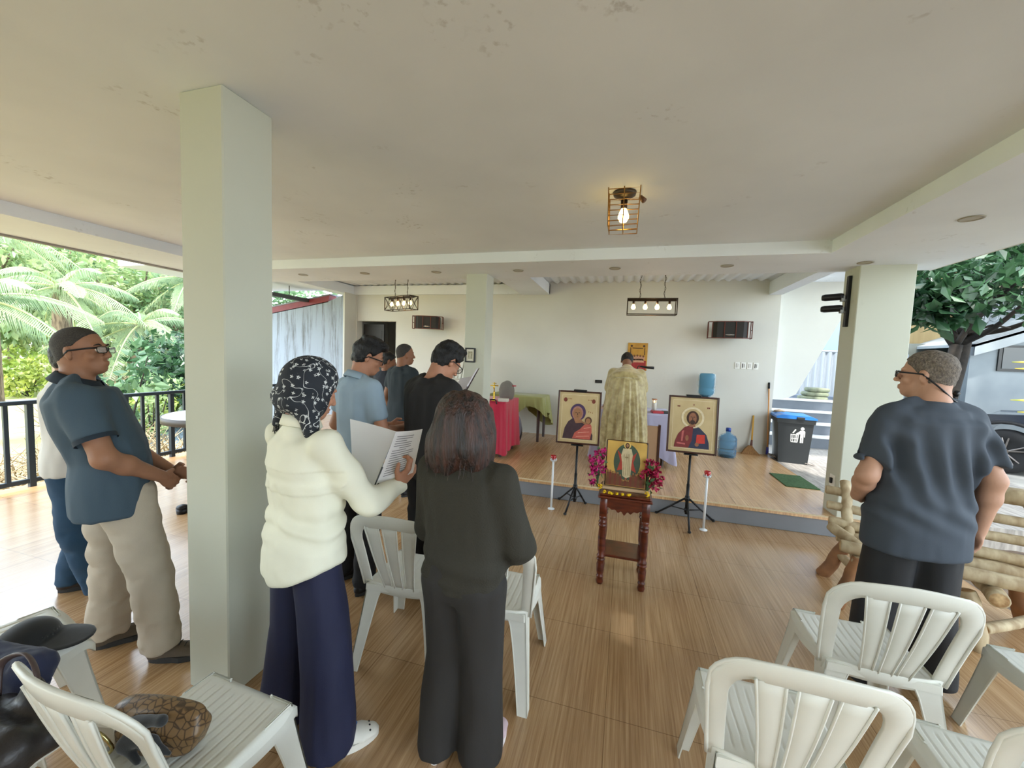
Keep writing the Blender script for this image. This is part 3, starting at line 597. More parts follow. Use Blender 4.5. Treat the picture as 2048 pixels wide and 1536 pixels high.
b = MB(); b.prism([(-.12, 2.04), (4.4, 3.84), (4.4, 4.1), (-.12, 2.27)], .3, o=(0, -.28, 0), ex=(1, 0, 0), ey=(0, 0, 1), ez=(0, 1, 0)); b.prism([(-.12, 2.22), (4.4, 4.05), (4.4, 4.11), (-.12, 2.28)], 4.8, o=(0, -.28, 0), ex=(1, 0, 0), ey=(0, 0, 1), ez=(0, 1, 0)); b.build('roof_edge', mat('roof_white', (158, 166, 170), .6), ho)
wn = MB(); wn.box((.44, -.03, 1.75), (1.6, .02, 2.28)); wf = wn.build('window', mat('window_dark', (28, 32, 34), .2), ho); wn = MB(); wn.box((.50, -.04, 1.80), (1.0, -.028, 2.23)); wn.box((1.05, -.04, 1.80), (1.55, -.028, 2.23)); wn.build('pane', mat('pane_dark', (44, 54, 58), .08, spec=.8), wf)
# big dark-leaved tree by the wall, its boughs reach over the yard
t = empty('breadfruit_tree', (6.5, 10.3, 0), label='dark trunked tree with large glossy leaves between the house and retaining wall', cat='tree')
b = MB(); tk = smooth_path([V(-.3, 0, -.1), V(-.12, 0, 1.1), V(.02, 0, 2.1), V(.02, -.1, 3.2), V(0, -.2, 4.6)], 6); b.tube(tk, list(np.linspace(.20, .10, len(tk))), n=12)
P = []; D = []; r = np.random.default_rng(5)
ends = [pp(u, v, dd)-V(6.5, 10.3, 0) for u, v, dd in [(1862, 590, 9.2), (1850, 545, 10), (1905, 560, 9.5), (1960, 545, 9.8), (2000, 585, 9.5), (2040, 560, 9), (1980, 520, 11), (1900, 530, 11), (2040, 515, 11), (1935, 570, 12), (2100, 560, 10), (2150, 600, 11), (1890, 500, 10), (1990, 480, 11), (2080, 470, 11)]]
for i, c in enumerate(ends):
    s0 = tk[min(len(tk)-1, 12+i % 9)]; b.tube(smooth_path([s0, (s0+c)/2+V(0, 0, -.15), c], 5), list(np.linspace(.07, .015, 11)), n=6)
    pts = blob_points(150, c, (.75, .75, .42), r, .2); P.append(pts); D.append((pts-c))
b.build('trunk', M_barkd, t, True); leaves_mesh('leaves', np.concatenate(P), .19, M_leafd, t, seed=6, asp=.5, up=.8)
b = MB(); b.tube(smooth_path([V(5.9, 9.4, 2.2), V(6.0, 9.3, 2.55), V(6.2, 9.2, 2.95), V(6.5, 9.3, 3.4)], 4), .05, n=7); b.tube([V(5.98, 9.3, 2.42), V(6.25, 9.2, 2.55), V(6.5, 9.2, 2.5)], [.03, .02, .01], n=5)
cr = empty('garden_tree', (5.9, 9.4, 0), label='leaning dark tree with drooping leaves beside the right column', cat='tree'); b.tube(smooth_path([V(5.75, 9.4, -.1), V(5.8, 9.4, 1.2), V(5.9, 9.4, 2.2)], 4), .09, n=8); o = b.build('trunk', M_barkd, cr, True); o.location = (-5.9, -9.4, 0)
P = np.concatenate([blob_points(70, pp(u, v, 9.0)-V(5.9, 9.4, 0), (.4, .4, .22), r, .2) for u, v in [(1862, 612), (1880, 600), (1852, 630), (1895, 622)]]); leaves_mesh('leaves', P, .26, M_leafd, cr, seed=8, asp=.5, up=.8)
for i, (x, y, h_, R_) in enumerate([(6.6, 2.6, 9.0, 3.4), (10.4, 7.6, 9.6, 3.6), (15.5, 13.2, 10, 4.0), (6.4, -4.0, 9.0, 3.2)]):
    tree((x, y, 0), h_, R_, M_leafd, M_barkd, 'unseen tall tree added to shade the yard, '+['nearest the terrace', 'beside the driveway', 'farthest along the driveway', 'behind the terrace'][i], name='added_shade_tree', n=3000, ls=.45, seed=80+i, blobs=16, squash=.4, group='unseen trees added to shade the yard', trunk_r=.2)  # trees outside the view, added to block sun over the yard
# croton with yellow leaves at the right edge
cp = empty('croton_plant', (4.55, 4.35, 0), label='croton with yellow-orange mottled leaves at the right edge of the view', cat='plant')
b = MB(); b.tube(smooth_path([V(0, 0, -.05), V(.05, 0, .8), V(.0, 0, 1.9)], 5), .015, n=6); b.build('stem', M_barkd, cp)
M_cro = mat('croton_leaf', (222, 178, 72), .5, rgb2=(150, 170, 70), vscale=14, detail=2)
for i, (u, v, dx) in enumerate([(2032, 722, .2), (2036, 735, .16), (2030, 798, .24), (2042, 822, .18), (2075, 760, .2), (2080, 700, .2), (2090, 830, .2), (2070, 660, .18)]):
    c = at(u, v, 4.3)-V(4.55, 4.35, 0); b = MB(); tip = c+V(-dx*.12, 0, -.01); root = V(.12, 0, c[2]-.03); mid = (tip+root)/2+V(0, 0, .03)
    b.strip(smooth_path([root, mid, tip], 5), (-.3, -1, .5), [.02, .05, .085, .11, .125, .125, .11, .085, .055, .03, .006], .003); b.build('leaf', M_cro, cp, True)
# ------------------------------------------------------------------ plastic chairs
M_plast = mat('white_plastic', (214, 214, 204), .38, var=.06, vscale=5, spec=.5, bump=.03, bscale=200)
BW, ST, SD = .215, .445, .40            # half width of the back, seat height, seat depth
def back_xy(z):                          # depth of the back at height z (leans back)
    t = (z-ST)/.385; return -.015-.105*t-.02*t*t
def bpt(s_, z, cur=.035): return V(s_, back_xy(z)+cur*(abs(s_)/BW)**2, z)
def make_chair(label, cat='chair', group=None):
    """monobloc side chair, origin on the floor under the rear of the seat, facing +y"""
    root = empty('plastic_chair', (0, 0, 0), label=label, cat=cat, group=group)
    # back: wide arched frame with three fanned slats
    b = MB(); top = .835; path = []
    for z in np.linspace(ST-.03, .70, 6): path.append(bpt(-BW*(.90+.10*(z-ST)/.25), z))
    for a in np.linspace(0, math.pi/2, 7)[1:]: path.append(bpt(-BW+.10*(1-math.cos(a)), .70+.125*math.sin(a)))
    for s_ in np.linspace(-.10, .10, 5)[1:-1]: path.append(bpt(s_, .825+.012*(1-(s_/.1)**2)))
    half = path[:]; path = half[:12]+half[12:]+[V(-p[0], p[1], p[2]) for p in half[:12]][::-1]
    nor = [V(-p[0]*.28, 1, .28) for p in path]; wd = [.055]*len(path)
    for i in range(len(path)):
        q = i/(len(path)-1); wd[i] = .052+.022*math.sin(math.pi*q)**2
    b.strip(path, nor, wd, .011)
    rim = [p+V(p[0]*.13, -.004, .026 if p[2] > .7 else .0) for p in path]; b.tube(rim, .0065, n=6)
    for k, (xt, xb, wt, wb) in enumerate([(-.100, -.060, .074, .042), (0, 0, .074, .042), (.100, .060, .074, .042)]):
        pts = [bpt(xt*t+xb*(1-t), ST-.015+(.797-ST+.015)*t)+V(0, .012*math.sin(math.pi*t)*-1, 0) for t in np.linspace(0, 1, 9)]
        b.strip(pts, (0, 1, .25), [wb+(wt-wb)*t for t in np.linspace(0, 1, 9)], .008)
        for sx in (-1, 1):
            b.tube([p+V(sx*(wb+(wt-wb)*t)*.5, -.004, 0) for p, t in zip(pts, np.linspace(0, 1, 9))], .0045, n=5)
    b.strip([V(x, -.012+.035*(abs(x)/BW)**2, ST-.03) for x in np.linspace(-BW*.93, BW*.93, 9)], (0, 1, .2), .06, .011)
    b.build('backrest', M_plast, root, True)
    # seat: dished shell with grooves and a rolled front edge
    def seat_z(x, y):
        u = x/.21; v = y/SD; z = ST-.012*(1-u*u)*(1-(2*v-1)**2)-.012
        z -= .045*max(0, (v-.86)/.14)**2; z -= .035*max(0, (abs(u)-.88)/.12)**2; return z
    xs = np.concatenate([np.linspace(-.215, .215, 87)]); ys = np.linspace(-.012, SD+.01, 34); G = []
    for y in ys:
        v = max(0, y/SD); hw = .205-.015*(1-v)+.01*math.sin(math.pi*v); cr = 1 if v < .78 else math.sqrt(max(0, 1-((v-.78)/.25)**2))*.22+.78
        row = []
        for x in xs:
            xx = x/.215*hw*cr; gz = seat_z(xx, y); k = abs(((xx+.5) % .032)-.016)
            if abs(xx) < .165 and .05 < y < .34 and k < .0022: gz -= .0022
            row.append((xx, y, gz))
        G.append(row)
    G = np.array(G); b = MB(); b.grid(G)
    skirt = [G[0, ::-1], ] ; edge = np.concatenate([G[:, 0], G[-1, 1:], G[::-1, -1][1:], G[0, ::-1][1:]])
    low = edge+np.array([0, 0, -.034]); low[:, 0] *= 1.012; b.grid(np.array([edge, low])); inn = low*np.array([.975, .985, 1]); inn[:, 2] += .002; b.grid(np.array([low, inn])); b.grid(np.array([inn, inn+np.array([0, 0, .03])]))
    under = G.copy(); under[:, :, 2] -= .006; b.grid(under[:, ::-1]); b.build('seat', M_plast, root, True)
    # legs: L-section, splayed
    for sx in (-1, 1):
        for sy, (y0, y1) in (('f', (SD-.035, SD+.035)), ('r', (.005, -.085))):
            b = MB(); x0, x1 = sx*.185, sx*.232; zt = ST-.012 if sy == 'f' else ST-.01; d = 1 if sy == 'f' else -1; pts = []
            for t in np.linspace(0, 1, 7): pts.append(V(x0+(x1-x0)*t, y0+(y1-y0)*t**1.2, zt*(1-t)))
            w = [.105-.055*t**.5 for t in np.linspace(0, 1, 7)]
            A = [[p+V(sx*.006, d*.004, 0), p+V(sx*.006, d*.004-d*w[i], 0)] for i, p in enumerate(pts)]      # side web
            B = [[p+V(sx*.006, d*.004, 0), p+V(sx*(.006-w[i]*.9), d*.004, 0)] for i, p in enumerate(pts)]   # front or rear web
            for GG, off in ((A, V(-sx*.006, 0, 0)), (B, V(0, -d*.006, 0))):
                a = np.array(GG); c = a+off; b.grid(a); b.grid(c[:, ::-1]); b.grid(np.array([a[:, 1], c[:, 1]])); b.grid(np.array([c[:, 0], a[:, 0]])); b.grid(np.array([a[-1], c[-1]]))
            b.tube([g[1]+V(-sx*.003, 0, 0) for g in A], .0045, n=5); b.tube([g[1]+V(0, -d*.003, 0) for g in B], .0045, n=5)
            b.build('leg', M_plast, root, False)
    return root
chair0 = make_chair('white plastic chair in front of the grey-shirted man, its arched back nearest his legs')
index_kids()
GC = 'white plastic monobloc chairs'
def place(x, y, rz, label, first=False, group=GC, z=0., rx=0.):
    o = chair0 if first else copy_tree(chair0)
    o.location = (x, y, z); o.rotation_euler = (rx, 0, rz); o['label'] = label; o['group'] = group; return o
place(1.075, 1.90, -.02, 'white plastic chair directly behind the grey-shirted man, overlapping his legs', True)
place(.535, 1.31, -.02, 'white plastic chair nearest the camera in the right-hand group, whole arched back in view')
place(1.85, 1.90, 0.0, 'white plastic chair at the right edge, level with the one behind the grey-shirted man')
place(1.20, 1.30, -.06, 'white plastic chair at the bottom right corner, patterned sleeve hanging over its back')
place(-.585, 1.76, .02, 'white plastic chair to the right of the woman in the dark olive top')
place(-1.065, 1.76, .08, 'white plastic chair between the scarfed woman and the woman in the olive top')
place(-1.25, .68, -.04, 'white plastic chair at the white column carrying the snakeskin bag')
place(-1.85, .46, .06, 'white plastic chair at the lower left holding the navy and black bags')
place(-2.36, .70, -.22, 'white plastic chair at the left edge with a black cap on its seat')
place(-.627, .552, .28, 'white plastic chair at the bottom centre, only its front seat edge in view')
for k in range(7): place(-2.85+.006*k, 6.45, math.pi+.05, ['lowest', 'second', 'third', 'fourth', 'fifth', 'sixth', 'topmost'][k]+' white plastic chair of the stack by the back wall behind the young men', group='stacked white plastic chairs', z=ZP+.10*k)
# ------------------------------------------------------------------ carved side table with the icon and flowers
M_mahog = mat('mahogany', (104, 44, 24), .3, rgb2=(70, 26, 14), vscale=3, vstretch=(3, 3, 14), coat=.3)
TX0, TX1, TY0, TY1, TZ = -.125, .225, 2.90, 3.22, .70
t = empty('carved_side_table', (.05, 3.06, 0), label='reddish-brown carved wooden side table with turned legs, holding the framed icon', cat='table')
def leg_prof(): return [(0, 0), (.022, 0), (.027, .02), (.02, .045), (.026, .05), (.026, .06), (.02, .066), (.027, .09), (.029, .15), (.022, .175), (.030, .182), (.030, .19), (.023, .197), (.030, .205), (.030, .215), (.022, .225), (.027, .26), (.028, .34), (.024, .43), (.03, .44), (.03, .45), (.023, .457), (.030, .465), (.030, .475), (.022, .485), (.028, .50), (.028, .52), (0, .52)]
for sx in (-1, 1):
    for sy in (-1, 1):
        b = MB(); b.lathe((sx*.148, sy*.13, 0), leg_prof(), 14); b.box((sx*.148-.027, sy*.13-.027, .515), (sx*.148+.027, sy*.13+.027, .655), bev=.004); b.build('leg', M_mahog, t, True)
b = MB(); b.box((-.145, -.13, .205), (.145, .13, .225), bev=.005); b.build('lower_shelf', M_mahog, t)
b = MB(); n = 36; top_ = [(x, .65) for x in (.135, -.135)]
wav = lambda u: .575-.012*math.cos(u*math.pi*6)*(1-abs(u))-.022*(1-abs(u))**2+.02*abs(u)**3
prof = [(x*.135, wav(x)) for x in np.linspace(-1, 1, n)]
for y in (-.150, .138): b.prism(prof+top_, .012, o=(0, y, 0), ex=(1, 0, 0), ey=(0, 0, 1), ez=(0, 1, 0))
for x in (-.168, .156): b.prism([(y*.125, .60+.02*abs(y)) for y in np.linspace(-1, 1, 12)]+[(.125, .65), (-.125, .65)], .012, o=(x, 0, 0), ex=(0, 1, 0), ey=(0, 0, 1), ez=(1, 0, 0))
b.build('carved_apron', M_mahog, t)
b = MB(); b.box((-.19, -.172, .655), (.19, .172, .672), bev=.006); b.box((-.18, -.162, .672), (.18, .162, .69), bev=.008); b.build('table_top', M_mahog, t)
TT = .69
M_gold = mat('icon_gold', (216, 178, 92), .45, rgb2=(190, 150, 72), vscale=5); M_goldp = mat('icon_pale_gold', (196, 176, 132), .5, rgb2=(178, 156, 112), vscale=4)
M_frame = mat('dark_wood_frame', (58, 26, 16), .3, coat=.4)
def C_(n, rgb): return mat(n, rgb, .55, var=.18, vscale=30)
def plate(b, poly, z0, o, ex, ey, ez, t_=.0012):
    o = np.asarray(o)+np.asarray(ez)*z0; b.prism(poly, t_, o=o, ex=ex, ey=ey, ez=ez)
def oval(cx, cy, rx, ry, n=20, a0=0, a1=2*math.pi): return [(cx+rx*math.cos(a), cy+ry*math.sin(a)) for a in np.linspace(a0, a1, n, endpoint=abs(a1-a0) < 6.28)]
# central icon panel: robed figure in a dark oval with a red star
ic = empty('painted_icon', (.045, 3.03, TT+.022), label='gold icon of a robed figure in a dark green oval, on the carved table', cat='icon')
tilt = math.radians(9); ic.rotation_euler = (-tilt, 0, -.03)
b = MB(); b.box((-.152, -.0, 0), (.152, .02, .348), bev=.006); b.build('wooden_board', mat('board_edge', (64, 40, 22), .5), ic)
ex, ey, ez = V(1, 0, 0), V(0, 0, 1), V(0, -1, 0)
def layer(par, name, polys, m, z0, o=(0, 0, 0), t_=.0012):
    b = MB()
    for q in polys: plate(b, q, z0, o, ex, ey, ez, t_)
    return b.build(name, m, par)
pn = layer(ic, 'painted_panel', [[(-.143, .006), (.143, .006), (.143, .33), (.135, .342), (-.143, .342)]], M_gold, 0)
layer(pn, 'painted_oval', [oval(.004, .19, .096, .135, 32)], C_('icon_green', (66, 84, 66)), .0012)
layer(pn, 'painted_star', [[(-.070, .275), (-.03, .235), (.004, .29), (.04, .235), (.074, .27), (.05, .19), (.074, .115), (.03, .14), (.004, .05), (-.03, .13), (-.066, .12), (-.045, .195)]], C_('icon_red', (172, 62, 44)), .0022)
layer(pn, 'painted_robe', [[(-.028, .29), (.032, .29), (.044, .245), (.038, .18), (.034, .085), (.004, .07), (-.024, .085), (-.03, .18), (-.04, .235)]], C_('icon_robe', (206, 190, 150)), .0032)
layer(pn, 'painted_halo', [oval(.002, .315, .026, .026)], C_('icon_halo', (226, 192, 108)), .0038)
layer(pn, 'painted_head', [oval(.002, .312, .015, .022)], C_('icon_hair', (64, 38, 24)), .0046); layer(pn, 'painted_face', [oval(.002, .314, .009, .012)], C_('icon_skin', (166, 118, 80)), .0054)
layer(pn, 'painted_folds', [[(x, .09), (x+.003, .09), (x+.002+dx, .25), (x-.001+dx, .25)] for x, dx in ((-.018, .0), (-.004, .004), (.012, .0), (.024, -.004))]+[oval(.002, .225, .014, .006, 10)], C_('icon_fold', (160, 140, 100)), .0044)
r_ = random.Random(3); fig = []; hd = []
for i in range(15):
    x = -.13+i*.0185; hgt = .05+.03*abs(x)/.13+r_.uniform(0, .018)
    if abs(x-.004) < .03: hgt *= .45
    fig.append([(x-.012, .01), (x+.012, .01), (x+.009, hgt+.02), (x-.008, hgt+.02)]); hd.append(oval(x, hgt+.028, .0065, .008, 10))
layer(pn, 'painted_crowd', fig[::2], C_('icon_brown', (112, 70, 40)), .0034); layer(pn, 'painted_crowd', fig[1::2], C_('icon_maroon', (120, 56, 40)), .0030); layer(pn, 'painted_faces', hd, C_('icon_tan', (150, 108, 66)), .0042)
b = MB(); b.box((-.165, -.075, TT), (.18, .055, TT+.02), bev=.003); lg = b.build('icon_ledge', mat('ledge_cloth', (206, 176, 138), .7), None); lg.location = (.045, 3.08, 0); tag(lg, 'narrow tan wooden ledge under the gold icon on the carved table', 'ledge')
# flowers on both sides, yellow blossoms along the front edge
M_mag = mat('bougainvillea', (206, 34, 120), .6, rgb2=(150, 20, 92), vscale=30); M_mag2 = mat('bougainvillea_deep', (192, 26, 78), .6, rgb2=(132, 16, 58), vscale=30); M_gr = mat('flower_leaf', (58, 92, 48), .6, var=.4, vscale=20); M_yel = mat('yellow_blossom', (242, 212, 40), .5, rgb2=(214, 176, 20), vscale=40)
def bouquet(loc, spec, m, label, seed, nleaf=26):
    t = empty('flower_spray', loc, label=label, cat='flowers'); r = np.random.default_rng(seed); st_ = MB(); bl = MB(); C = []
    for (dx, dy, dz, rad, n) in spec:
        c = V(dx, dy, dz); st_.tube(smooth_path([V(0, 0, 0), V(dx*.3, dy*.3, dz*.6), c], 4), [.004]*8+[.002], n=5)
        for p in blob_points(n, c, (rad, rad*.8, rad), r, .3):
            d0 = nrm(p-c+r.normal(size=3)*.4); s, u = frame_of(d0)
            for k in range(3):
                a = 2*math.pi*k/3+r.random(); e = s*math.cos(a)+u*math.sin(a); g = np.cross(d0, e); L_ = .020
                bl.add([p, p+e*L_*.6+g*L_*.5+d0*L_*.35, p+e*L_*1.1+d0*L_*.7, p+e*L_*.6-g*L_*.5+d0*L_*.35], [(0, 1, 2, 3)])
        C += list(blob_points(nleaf//len(spec)+1, c*.9, (rad*1.1, rad, rad*1.1), r, .5))
    st_.build('stems', M_gr, t); bl.build('petals', m, t, True); leaves_mesh('leaves', C, .035, M_gr, t, seed=seed, asp=.6); return t
bouquet((-.155, 3.03, TT), [(-.02, 0, .20, .06, 34), (.01, 0, .26, .045, 22), (-.03, .01, .12, .04, 20), (-.035, 0, .04, .028, 12), (.02, .02, .14, .04, 16)], M_mag, 'trailing magenta bougainvillea left of the gold icon on the carved table', 3)
bouquet((.20, 3.03, TT), [(.03, 0, .19, .055, 30), (.07, 0, .13, .055, 34), (.0, 0, .13, .045, 20), (.055, .02, .06, .045, 22), (.01, 0, .23, .03, 12)], M_mag2, 'crimson bougainvillea bunch right of the gold icon on the carved table', 4)
for i, (x, y, z, lb) in enumerate([(-.135, 2.945, TT+.01, 'yellow blossom cluster at the left front corner of the carved table'), (-.10, 2.895, TT, 'yellow blossom second from the left along the table edge'), (-.055, 2.892, TT, 'yellow blossom left of the middle of the table edge'), (-.01, 2.892, TT, 'yellow blossom in the middle of the table edge'),
                          (.028, 2.893, TT, 'yellow blossom right of the middle of the table edge'), (.072, 2.892, TT, 'crinkled yellow blossom towards the right of the table edge'), (.20, 2.93, TT, 'yellow blossom cluster at the right front corner of the carved table')]):
    b = MB(); r = random.Random(i); n = 14 if i in (0, 6) else 7
    for k in range(n):
        a = r.uniform(0, 6.28); q = r.uniform(.003, .022 if n > 7 else .016); c = V(math.cos(a)*q, math.sin(a)*q*.8, r.uniform(.004, .035 if n > 7 else .014)); R = Rz(r.uniform(0, 6.28)); e = R@V(1, 0, .4); g = R@V(0, 1, .3)
        b.add([c-e*.011, c+g*.009+V(0, 0, .005), c+e*.011+V(0, 0, .003), c-g*.009], [(0, 1, 2, 3)])
    b.ell((0, 0, .005), (.010, .008, .005), 8, 5); o = b.build('yellow_blossom', M_yel, None, True); o.location = (x, y+.012, z); tag(o, lb, 'flower', 'yellow blossoms on the carved table')
# ------------------------------------------------------------------ icons on tripod stands
def easel(base, h, foots, W_, Hh, label, lean, rz, kind):
    t = empty('tripod_stand', (base[0], base[1], 0), label=label[0], cat='stand')
    hub = .26; b = MB(); b.cyl((0, 0, .10), (0, 0, h-.02), .012, n=12); b.cyl((0, 0, .10), (0, 0, h*.55), .016, n=12); b.build('pole', M_black, t, True)
    b = MB(); b.cyl((0, 0, hub-.02), (0, 0, hub+.03), .024, n=12); b.cyl((0, 0, .12), (0, 0, .16), .022, n=12); b.build('hub', M_black, t, True)
    for f in foots:
        f = V(f[0]-base[0], f[1]-base[1], .012); b = MB(); d = nrm(V(f[0], f[1], 0)); b.tube([V(0, 0, hub)+d*.02, f], .010, n=8); l = b.build('leg', M_black, t, True)
        m_ = (V(0, 0, hub)+f)/2; b = MB(); b.tube([V(0, 0, .14)+d*.018, m_], .006, n=6); b.build('brace', M_black, t, True); b = MB(); b.ell(f+V(0, 0, .004), (.018, .018, .014), 10, 6); b.build('foot', M_black, l, True)
    b = MB(); b.box((-.06, .0, h-.03), (.06, .03, h-.012), bev=.003); b.box((-.065, -.035, h-.03), (.065, .0, h-.018)); yb = math.tan(lean); b.obox((0, .018+yb*Hh*.48, h+Hh*.47), (.012, .006, Hh*.49), R=basis((1, 0, 0), nrm(V(0, 1, -yb)), nrm(V(0, yb, 1)))); b.box((-.07, -.035+yb*Hh, h+Hh*.975-.014), (.07, .02+yb*Hh, h+Hh*.975+.012), bev=.003); b.build('holder', M_black, t)
    p = empty('framed_icon', (base[0], base[1]-.012, h-.014), label=label[1], cat='framed icon'); p.rotation_euler = (-lean, 0, rz)
    w = W_/2; b = MB(); fw = .018
    for lo, hi in (((-w, -.02, 0), (-w+fw, .008, Hh)), ((w-fw, -.02, 0), (w, .008, Hh)), ((-w+fw, -.02, 0), (w-fw, .008, fw)), ((-w+fw, -.02, Hh-fw), (w-fw, .008, Hh))): b.box(lo, hi, bev=.004)
    b.build('frame', M_frame, p); b = MB(); b.box((-w+.01, -.006, .01), (w-.01, .006, Hh-.01)); b.build('backing', M_dark, p)
    im = layer(p, 'icon_print', [[(-w+fw, fw), (w-fw, fw), (w-fw, Hh-fw), (-w+fw, Hh-fw)]], M_goldp, .006)
    a = fw+.028; bd = [[(-w+a, a), (w-a, a), (w-a, a+.003), (-w+a, a+.003)], [(-w+a, Hh-a), (w-a, Hh-a), (w-a, Hh-a+.003), (-w+a, Hh-a+.003)], [(-w+a, a), (-w+a+.003, a), (-w+a+.003, Hh-a), (-w+a, Hh-a)], [(w-a-.003, a), (w-a, a), (w-a, Hh-a), (w-a-.003, Hh-a)]]
    layer(im, 'printed_border', bd, C_('icon_line', (228, 214, 178)), .0072); return t, p, im
z = .0082
t, p, im = easel((-.455, 4.27), .755, [(-.53, 4.10), (-.66, 4.53), (-.355, 4.50)], .465, .575, ('black tripod stand holding the framed mother and child icon', 'wood-framed icon of a dark-veiled mother holding a child in pink'), .10, .05, 0)
S_ = lambda polys, k=1: [[(x*k, y*k) for x, y in q] for q in polys]
layer(im, 'printed_mantle', [[(-.165, .055), (.155, .055), (.155, .11), (.12, .18), (.06, .235), (.02, .27), (-.05, .29), (-.11, .24), (-.145, .17)]], C_('icon_plum', (66, 46, 52)), z)
layer(im, 'printed_veil', [oval(-.01, .345, .083, .092, 24)], C_('icon_violet', (72, 52, 88)), z+.0006); layer(im, 'printed_hem', [oval(-.014, .335, .06, .075, 24)], C_('icon_rose', (168, 120, 108)), z+.0016)
layer(im, 'printed_face', [oval(-.014, .33, .047, .062, 20), [(-.05, .27), (.03, .27), (.05, .235), (-.03, .225)]], C_('icon_flesh', (158, 112, 76)), z+.0026)
layer(im, 'printed_eyes', [oval(-.03, .34, .009, .004, 8), oval(.004, .34, .009, .004, 8), [(-.014, .34), (-.009, .34), (-.008, .313), (-.017, .313)], [(-.024, .298), (-.002, .298), (-.008, .294), (-.018, .294)]], C_('icon_umber', (62, 40, 28)), z+.0036)
layer(im, 'printed_child', [[(-.06, .06), (.13, .06), (.145, .14), (.14, .205), (.12, .235), (.085, .235), (.05, .20), (.02, .165), (-.035, .125)]], C_('icon_pink', (186, 92, 78)), z+.0016); layer(im, 'printed_child_folds', [[(-.02, .08), (.12, .095), (.12, .1), (-.02, .085)], [(.0, .12), (.12, .14), (.12, .145), (.0, .127)], [(.06, .17), (.13, .19), (.13, .195), (.06, .177)]], C_('icon_pale_pink', (222, 160, 140)), z+.0026)
layer(im, 'printed_child_head', [oval(.105, .262, .036, .04, 18)], C_('icon_hair2', (84, 54, 36)), z+.0026); layer(im, 'printed_child_face', [oval(.102, .256, .026, .03, 16), [(.04, .235), (.085, .21), (.09, .225), (.05, .25)]], C_('icon_flesh', (158, 112, 76)), z+.0036)
layer(im, 'printed_corner_marks', [oval(-.15, .475, .02, .024, 12), oval(.15, .47, .02, .024, 12)], C_('icon_maroon', (120, 56, 40)), z); layer(im, 'printed_letters', [[(x, y), (x+.008, y), (x+.008, y+.012), (x, y+.012)] for x, y in ((-.12, .48), (-.105, .48), (-.09, .48), (.09, .475), (.105, .475), (.12, .475), (.10, .35), (.12, .345), (.14, .34))], C_('icon_ochre', (150, 110, 60)), z)
t, p, im = easel((.69, 4.36), .755, [(.69, 4.10), (.415, 4.52), (.98, 4.50)], .475, .585, ('black tripod stand holding the framed icon of a haloed man', 'wood-framed icon of a haloed bearded man in blue holding a red book'), .10, -.02, 1)
layer(im, 'printed_body', [[(-.165, .055), (.165, .055), (.16, .12), (.135, .2), (.07, .265), (.03, .285), (-.03, .285), (-.075, .26), (-.13, .19), (-.155, .12)]], C_('icon_blue', (44, 50, 74)), z)
layer(im, 'printed_tunic', [[(-.165, .055), (-.03, .055), (.0, .13), (.01, .27), (-.03, .285), (-.075, .26), (-.13, .19), (-.155, .12)]], C_('icon_wine', (120, 44, 44)), z+.001); layer(im, 'printed_tunic_light', [[(-.10, .12), (-.085, .12), (-.075, .23), (-.095, .22)], [(-.14, .09), (-.06, .085), (-.06, .1), (-.14, .105)]], C_('icon_rose2', (190, 100, 96)), z+.002)
layer(im, 'printed_halo', [oval(0, .365, .108, .108, 32)], C_('icon_white', (222, 208, 172)), z+.0006); layer(im, 'printed_halo', [oval(0, .365, .088, .088, 32)], C_('icon_inner', (190, 168, 120)), z+.0014)
layer(im, 'printed_hair', [oval(0, .362, .058, .072, 24)], C_('icon_hair', (64, 38, 24)), z+.0022); layer(im, 'printed_face', [oval(0, .358, .037, .058, 20), [(-.022, .31), (.022, .31), (.03, .27), (-.03, .27)]], C_('icon_flesh2', (148, 98, 70)), z+.0032); layer(im, 'printed_beard', [oval(0, .318, .024, .024, 14), oval(-.014, .372, .008, .004, 8), oval(.014, .372, .008, .004, 8), [(-.003, .37), (.003, .37), (.004, .342), (-.004, .342)]], C_('icon_umber', (62, 40, 28)), z+.0042)
layer(im, 'printed_book', [[(.04, .105), (.125, .11), (.122, .20), (.045, .195)]], C_('icon_scarlet', (196, 58, 44)), z+.002); layer(im, 'printed_hand', [oval(-.045, .155, .016, .03, 12), oval(.05, .095, .02, .02, 12)], C_('icon_flesh2', (148, 98, 70)), z+.003); layer(im, 'printed_letters', [[(x, y), (x+.01, y), (x+.01, y+.014), (x, y+.014)] for x, y in ((-.15, .47), (-.135, .47), (.13, .465), (.145, .465), (0, .49))], C_('icon_maroon', (120, 56, 40)), z)
